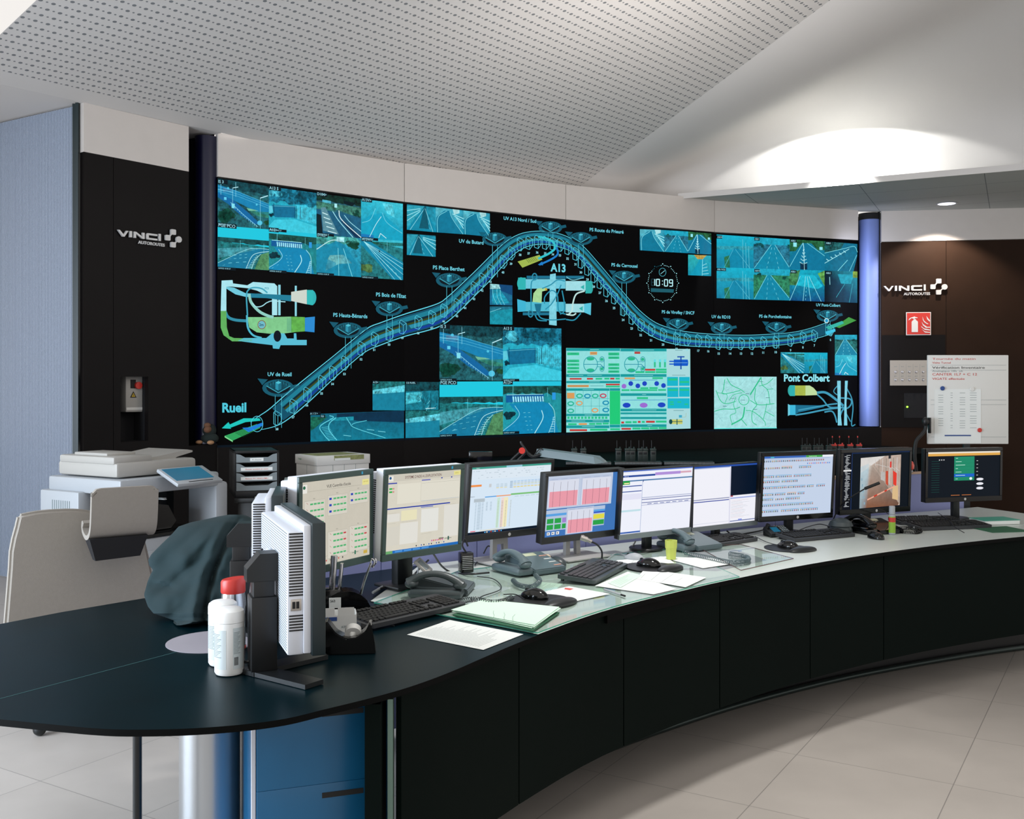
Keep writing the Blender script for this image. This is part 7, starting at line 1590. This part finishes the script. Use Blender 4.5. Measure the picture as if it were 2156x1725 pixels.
bm = nb(); o0 = Vector((w0.x, w0.y, bot)) - Vector((O_.x, O_.y, 0))
A = [bm.verts.new(o0 + WD * a + FD * f_ + Vector((0, 0, z))) for a, f_, z in ((.0, .13, .03), (.24, .13, .03), (.215, .10, -.07), (.03, .10, -.075), (.0, .03, .02), (.24, .03, .02), (.215, .055, -.07), (.03, .055, -.075))]
for q in ((0, 1, 2, 3), (4, 5, 6, 7), (0, 1, 5, 4), (2, 3, 7, 6), (0, 3, 7, 4), (1, 2, 6, 5)): bm.faces.new([A[i] for i in q])
bmesh.ops.recalc_face_normals(bm, faces=bm.faces); obj('headrest_bracket', bm, 'recess', t_)
bm = nb(); c0 = FD * .32 + WD * -.05; mt = T(c0.x, c0.y, 0) @ R(math.atan2(.6, .8)); box(bm, (0, 0, .46), (.5, .5, .09), .03, mtx=mt); obj('seat', bm, 'beige', t_)
bm = nb(); cyl(bm, .03, .08, .42, 20, mtx=mt); 
for k_ in range(5): a = k_ * 2 * PI / 5; tube(bm, [(0, 0, .09), (.3 * math.cos(a), .3 * math.sin(a), .05)], .018, 10, sm=0, mtx=mt); ball(bm, (.3 * math.cos(a), .3 * math.sin(a), .028), .028, mtx=mt)
obj('swivel_base', bm, 'dark', t_)

# green jacket heaped over the table edge
rows = [(1084, 482, 512, 3.88), (1088, 458, 524, 3.86), (1093, 436, 532, 3.84), (1100, 402, 538, 3.80), (1109, 376, 546, 3.77), (1125, 362, 551, 3.72), (1143, 343, 553, 3.67), (1167, 319, 553, 3.62), (1179, 312, 553, 3.60), (1191, 314, 553, 3.58), (1200, 322, 552, 3.56), (1212, 316, 552, 3.54), (1224, 311, 552, 3.52), (1253, 303, 551, 3.47), (1277, 311, 549, 3.44), (1292, 323, 547, 3.41), (1301, 350, 544, 3.395), (1307, 366, 500, 3.383), (1311, 366, 440, 3.375), (1317, 365, 392, 3.362)]
def jrow(t):
    s_ = t * (len(rows) - 1); i = min(int(s_), len(rows) - 2); u = s_ - i; return [rows[i][k_] * (1 - u) + rows[i + 1][k_] * u for k_ in range(4)]
import mathutils.noise as mn
bm = nb(); NU, NV = 80, 100; front = []; back = []
for j in range(NV + 1):
    y, xl, xr, d = jrow(j / NV); d += .06 * max(0, min(1, (1290 - y) / 60)); fr_, bk_ = [], []
    for i in range(NU + 1):
        u = i / NU; px = xl + (xr - xl) * u; bul = math.sin(PI * u) ** .7
        yy = y - 1090; dv = 507 - yy * .64 + yy * yy * .0013          # valley between the two hanging parts
        k1 = sst((dv - px) / 26 + .5); p_ = (px - 480) * .66 + (y - 1090) * .75; env = min(1, (y - 1084) / 50)
        q_ = (px - 480) * -.75 + yy * .66; fl = .046 * mn.noise(Vector((p_ * .026, q_ * .007, 11))) + .012 * mn.noise(Vector((p_ * .06, q_ * .015, 5)))
        fr2 = .04 * mn.noise(Vector((px * .035, y * .012, 2))) + .009 * mn.noise(Vector((px * .08, y * .03, 9)))
        wr = .022 * mn.noise(Vector((px * .022, y * .022, 3))) + .003 * mn.noise(Vector((px * .06 + y * .03, y * .045, 7)))
        crease = -.050 * math.exp(-((px - dv) / 6.0) ** 2) * env + .034 * math.exp(-((px - dv + 24) / 12.0) ** 2) * env
        lap = -.030 * sst((y - 1218 - (px - 318) * .25) / 8) * sst((400 - px) / 50) + .03 * sst((y - 1232) / 30) * sst((400 - px) / 60)
        dd = d - bul * (.085 + env * (k1 * fl + (1 - k1) * fr2) + wr + crease + lap)
        edge = 1 if 0 < i < NU and 0 < j < NV else 0
        P3 = at_d(px, y, dd); P3.z = max(P3.z, .7425) if P3.y > 3.3 else P3.z
        fr_.append(bm.verts.new(P3)); P4 = at_d(px, y, d + bul * .10 + .004); P4.z = max(P4.z, .741); bk_.append(bm.verts.new(P4))
    front.append(fr_); back.append(bk_)
for g_ in (front, back):
    for a, b_ in zip(g_, g_[1:]):
        for k_ in range(NU): bm.faces.new((a[k_], a[k_ + 1], b_[k_ + 1], b_[k_]))
for j in range(NV):
    for k_ in (0, NU): bm.faces.new((front[j][k_], front[j + 1][k_], back[j + 1][k_], back[j][k_]))
for k_ in range(NU):
    for j in (0, NV): bm.faces.new((front[j][k_], front[j][k_ + 1], back[j][k_ + 1], back[j][k_]))
bmesh.ops.recalc_face_normals(bm, faces=bm.faces)
single('jacket', bm, 'jacket', 'dark green jacket draped in folds over a chair and the black table edge', 'jacket')

# task lamp on a clamp arm behind the spreadsheet monitor
t_ = thing('task_lamp', 'grey arm lamp with long flat head above the pink chart monitor', 'lamp', (.07, 5.0, 0))
Lq = lambda px, py, d=5.2: at_d(px, py, d) - Vector((.07, 5.0, 0))
bm = nb(); a, b_ = Lq(1137, 953, 5.25), Lq(1276, 969, 5.05); e = (b_ - a); ln_ = e.length; e.normalize(); sd = e.cross(Vector((0, 0, 1))).normalized(); up = sd.cross(e)
mt = Matrix(((e.x, sd.x, up.x, a.x), (e.y, sd.y, up.y, a.y), (e.z, sd.z, up.z, a.z), (0, 0, 0, 1)))
V_ = [bm.verts.new(mt @ Vector(p)) for p in ((0, -.045, -.016), (ln_ * .9, -.045, -.020), (ln_, -.02, -.012), (ln_, .02, -.012), (ln_ * .9, .045, -.020), (0, .045, -.016), (0, -.035, .020), (ln_ * .86, -.035, .014), (ln_ * .97, -.015, -.002), (ln_ * .97, .015, -.002), (ln_ * .86, .035, .014), (0, .035, .020))]
bm.faces.new(V_[:6]); bm.faces.new(V_[6:][::-1])
for k_ in range(6): bm.faces.new((V_[k_], V_[(k_ + 1) % 6], V_[6 + (k_ + 1) % 6], V_[6 + k_]))
bmesh.ops.recalc_face_normals(bm, faces=bm.faces); obj('lamp_head', bm, 'phone', t_, sharp=.2)
bm = nb(); tube(bm, [Lq(1137, 957), Lq(1122, 962), Lq(1112, 955)], .009, 10, sm=2); tube(bm, [Lq(1112, 955), Lq(1098, 935), Lq(1097, 930)], .006, 8, sm=2); tube(bm, [Lq(1122, 964), Lq(1130, 952), Lq(1138, 945), Lq(1144, 948)], .003, 8); obj('joint', bm, 'dark', t_)
bm = nb(); tube(bm, [Lq(1100, 948), Lq(1068, 978), Lq(1045, 1010)], .007, 8, sm=2); tube(bm, [Lq(1108, 952), Lq(1076, 984), Lq(1052, 1016)], .007, 8, sm=2); obj('arm', bm, 'black', t_)
bm = nb(); cyl(bm, .016, 0, .012, 20, mtx=T(*Lq(1099, 949, 5.17)) @ R(PI / 2, 'X')); obj('knob', bm, 'red', t_)
bm = nb(); pz = Lq(1048, 1012); box(bm, (pz.x, pz.y, (pz.z + .74) / 2), (.02, .02, pz.z - .74)); box(bm, (pz.x, pz.y, .37), (.04, .04, .74)); box(bm, (pz.x, pz.y, .01), (.2, .2, .02)); obj('post', bm, 'black', t_)

# walkie-talkies in their chargers on the cabinet
def radio(px, py_top, d, label, red=False, group=None):
    p = at_d(px, py_top, d); z0 = .815
    t_ = thing('handheld_radio', label, 'radio', (p.x, p.y, z0), 0, group); h = p.z - z0
    bm = nb(); box(bm, (0, 0, h * .5 + .0), (.052, .034, h), .005); obj('body', bm, mat('radio_case', '#141d1c', .4) if not red else 'red', t_) if 0 else None
    bm = nb(); box(bm, (0, 0, h * .45), (.052, .034, h * .9), .005); obj('body', bm, M['radio'], t_)
    bm = nb(); box(bm, (0, 0, h * .93), (.056, .038, h * .15), .005); cyl(bm, .008, h, h + .015, 12, mtx=T(.014, 0, 0)); obj('top_cap', bm, 'red' if red else M['radio'], t_)
    bm = nb(); cyl(bm, .0035, h, h + .075, 8, mtx=T(-.014, 0, 0)); 
    if red: cyl(bm, .006, h + .068, h + .085, 10, 1, mtx=T(-.014, 0, 0))
    obj('antenna', bm, ['black', 'red'], t_)
    bm = nb(); box(bm, (0, -.0175, h * .72), (.034, .002, h * .2), .001); box(bm, (-.012, -.0178, h * .93), (.012, .002, .006), 0, 1); obj('display', bm, ['dark', 'logo'], t_); return t_
M['radio'] = mat('radio_case', '#1d2a28', .4)
g_ = 'black radios standing on the wall cabinet'
for px in (1209, 1228, 1302, 1321.7, 1331.5, 1348.4, 1358, 1375): radio(px, 945, 9.3, 'black handheld radio standing in the row on the cabinet behind the centre monitors', False, g_)
for px in (1692, 1702, 1717.5, 1727.6, 1745): radio(px, 938, 10.25, 'black handheld radio standing above the icon list monitor', False, 'black radios above the icon list monitor')
for px in (1755.5, 1770.5, 1790, 1808.6): radio(px, 936, 10.3, 'red topped handheld radio standing above the tunnel camera monitor', True, 'red topped radios')
for i, (x0, x1) in enumerate(((1190, 1285), (1292, 1390), (1395, 1500))):
    a, b_ = at_px(x0, 979, .815), at_px(x1, 979, .815); l = (b_ - a).length
    t_ = thing('charging_dock', 'black ribbed charging dock on the wall cabinet, %s' % ['leftmost one under the lamp head', 'the one holding the central radios', 'empty one right of the radios'][i], 'charger', (a.x, a.y - .06, .815), math.atan2(b_.y - a.y, b_.x - a.x))
    bm = nb(); box(bm, (l / 2, 0, .018), (l, .07, .035), .006); obj('body', bm, 'black', t_)
    bm = nb()
    for k_ in range(40): box(bm, (l * (k_ + .5) / 40, -.0352, .02), (l / 90, .001, .016))
    k_ = obj('ribs', bm, 'grey', t_); k_['kind'] = 'stuff'
t_ = thing('dark_display_box', 'small black screen box on the cabinet behind the spreadsheet monitor', 'screen', at_px(1012, 979, .815) - Vector((0, 0, 0)))
bm = nb(); box(bm, (0, 0, .06), (.21, .05, .12), .004); obj('body', bm, 'blackgloss', t_)
# notice board at the right
t_ = thing('notice_board', 'white notice board with red handwriting standing behind the rightmost monitor', 'notice board', (2.69, 6.6, 0)); bw, z0, z1 = .52, 1.145, 1.72
bm = nb(); box(bm, (bw / 2, .012, (z0 + z1) / 2), (bw, .024, z1 - z0), .004); obj('board', bm, 'cream', t_)
bm = nb(); box(bm, (bw / 2, .03, z0 / 2), (.04, .02, z0 + .2)); box(bm, (bw / 2, .03, .015), (.4, .3, .03), .004); obj('stand', bm, 'dark', t_)
for nm, x0, zt, tx, h, col, ww in (('handwriting', .025, 1.690, 'Tourn\u00e9e du matin', .012, 'inkred', .28), ('handwriting', .025, 1.665, 'Visite Tunnel', .012, 'inkred', .12), ('handwriting', .025, 1.632, 'V\u00e9rification Inventaire', .015, 'inkblack', .34), ('handwriting', .025, 1.612, 'Analogique 10h  ok', .009, 'ink', .2), ('handwriting', .025, 1.588, 'CANTER 1L7 + C 12', .016, 'inkred', .29), ('handwriting', .025, 1.56, 'VIGATE effectu\u00e9e', .014, 'inkred', .21)):
    bm = nb(); textmesh(bm, tx, x0, zt, h, -.0015, bold=.0, width=ww); obj(nm, bm, col, t_)
bm = nb()
for zz in (1.655, 1.623, 1.43, 1.40, 1.19): box(bm, (bw / 2, -.0008, zz), (bw * .94, .001, .0012))
obj('ruled_line', bm, 'ink', t_)
bm = nb(); box(bm, (.19, -.002, 1.36), (.30, .0015, .28)); q = obj('attached_sheet', bm, 'paper', t_)
bm = nb()
for r_ in range(16):
    for k_, ww in enumerate((.045, .02, .05, .06)): 
        if (r_ * 3 + k_) % 5: box(bm, (.08 + k_ * .07, -.0032, 1.475 - r_ * .015), (ww * .7, .0006, .0022))
k_ = obj('print', bm, 'ink', q); k_['kind'] = 'stuff'
bm = nb(); box(bm, (.19, -.002, 1.185), (.30, .0015, .07)); q = obj('attached_sheet', bm, 'paper', t_); bm = nb(); box(bm, (.19, -.0035, 1.20), (.17, .001, .008)); obj('blue_line', bm, 'inkblue', q)
for x, z, m_, nm in ((.09, 1.505, 'inkblue', 'blue'), (.28, 1.50, 'cream', 'white'), (.33, 1.235, 'red', 'red')):
    bm = nb(); cyl(bm, .014, .0008, .010, 20, bev=.002, mtx=R(PI / 2, 'X')); single('board_magnet', bm, m_, 'small round %s magnet holding a sheet on the notice board' % nm, 'magnet', loc=(2.69 + x, 6.5985, z))
# bent black desk lamp before the board, and red beacon on the divider
t_ = thing('flexible_lamp', 'black bent arm lamp clipped beside the notice board', 'lamp', (2.46, 6.25, 0))
Lq = lambda px, py, d=6.56: at_d(px, py, d) - Vector((2.46, 6.25, 0))
bm = nb(); tube(bm, [Lq(1930, 1000), Lq(1926, 960), Lq(1929, 930), Lq(1940, 916), Lq(1948, 905), Lq(1950, 892)], .011, 10); obj('arm', bm, 'black', t_)
bm = nb(); ball(bm, Lq(1949, 888), (.022, .022, .03)); a = Lq(1957, 896); box(bm, a, (.012, .03, .10), .003); obj('clamp_head', bm, 'black', t_)
bm = nb(); p = Lq(1930, 960); q = Lq(1930, 1000); box(bm, (q.x, q.y, q.z / 2), (.03, .03, q.z)); box(bm, (q.x, q.y, .01), (.2, .2, .02)); obj('post', bm, 'black', t_)
t_ = thing('warning_beacon', 'small red beacon on the divider between the two rightmost monitors', 'beacon', (2.46, 6.328, .985), 0)
bm = nb(); lathe(bm, [(.020, 0), (.024, .004), (.024, .012), (.020, .014)], 24); obj('base', bm, 'white', t_)
bm = nb(); lathe(bm, [(.020, .014), (.030, .022), (.033, .045), (.024, .065), (.012, .074), (.011, .09), (.003, .094)], 24); obj('dome', bm, mat('red_dome', '#e2402a', .2, coat=.5), t_)
# cables on and behind the worktop
def cable(P_, r, m_, label, z=.749):
    pts = [at_px(x, y, z) if len(q_) == 0 else at_d(x, y, q_[0]) for x, y, *q_ in P_]; bm = nb(); tube(bm, pts, r, 8); return single('cable', bm, m_, label, 'cable')
cable([(902, 1180, 4.15), (885, 1196, 4.2), (868, 1213, 4.2), (840, 1228), (800, 1240)], .004, 'black', 'black cable curving from under the beige form monitor towards the pen holder')
cable([(912, 1166, 4.1), (930, 1192, 4.25), (952, 1206, 4.3), (990, 1209), (1030, 1206)], .004, 'black', 'black cable looping from the beige form monitor to the power block', .752)
cable([(785, 1248), (815, 1232), (850, 1230), (872, 1242)], .005, 'white', 'thick white cable beside the pen holder')
cable([(860, 1226), (864, 1205, 4.05), (870, 1188, 4.05), (880, 1192, 4.05), (878, 1225)], .003, 'white', 'thin white cable arching behind the dark curved phone')
cable([(846, 1266), (842, 1280), (800, 1300), (795, 1310), (830, 1318)], .0022, 'black', 'thin black wire from the curved phone to the large keyboard', .744)
cable([(1005, 1214), (1040, 1220), (1055, 1240), (1015, 1256), (1010, 1262)], .002, 'dark', 'thin wire on the glass between the two grey phones')
cable([(1060, 1252), (1085, 1252), (1105, 1262)], .002, 'dark', 'mouse lead joining the coiled phone cord')
cable([(1000, 1190), (1010, 1178), (1030, 1172), (1040, 1160, 4.6), (1028, 1150, 4.6), (1018, 1166, 4.6)], .003, 'black', 'black cable loop at the foot of the spreadsheet monitor')
cable([(1198, 1150, 4.75), (1186, 1168, 4.7), (1200, 1178), (1230, 1172), (1270, 1170)], .0035, 'black', 'black cable at the foot of the pink chart monitor')
cable([(1338, 1140, 4.9), (1330, 1158, 4.85), (1345, 1164), (1370, 1160)], .0035, 'black', 'black cable under the purple banner monitor')
cable([(1276, 1180), (1295, 1166), (1312, 1168), (1322, 1176)], .002, 'white', 'thin white lead of the small white mouse')
cable([(1530, 1118, 5.3), (1545, 1128, 5.3), (1570, 1124), (1600, 1118), (1618, 1112)], .004, 'black', 'tangled black cable between the joined monitors and the keypad terminal')
cable([(1590, 1130), (1615, 1142), (1640, 1148), (1660, 1147)], .002, 'dark', 'mouse lead crossing the bare worktop')
cable([(1680, 1118), (1700, 1110), (1725, 1104), (1745, 1108)], .0025, 'black', 'thin black wire from the keypad terminal to the puck speaker')
cable([(1820, 1075, 5.5), (1850, 1072, 5.5), (1872, 1084, 5.5), (1882, 1098)], .002, 'black', 'thin black wire arching behind the white stick bottle')
cable([(1975, 1080), (1995, 1094), (2010, 1110), (2030, 1122)], .002, 'black', 'thin black wire crossing the keyboards at the right edge', .77)
bm = nb(); prism(bm, [(2.55, 5.42), (2.78, 5.46), (2.74, 5.66), (2.52, 5.6)], .7405, .7435); single('mouse_pad', bm, 'green', 'dark green mat at the right edge of the worktop', 'mouse pad')
t_ = thing('notebook', 'green covered notebook stack at the right end beneath the rightmost monitor', 'notebook', (2.62, 5.74, .7405), .2)
t_.location = (2.74, 5.80, .7405)
bm = nb(); box(bm, (0, 0, .012), (.22, .14, .022), .002); obj('pages', bm, 'paper', t_); bm = nb(); box(bm, (0, 0, .025), (.225, .145, .003)); obj('cover', bm, mat('mint_cover', '#4fa08c', .5), t_)
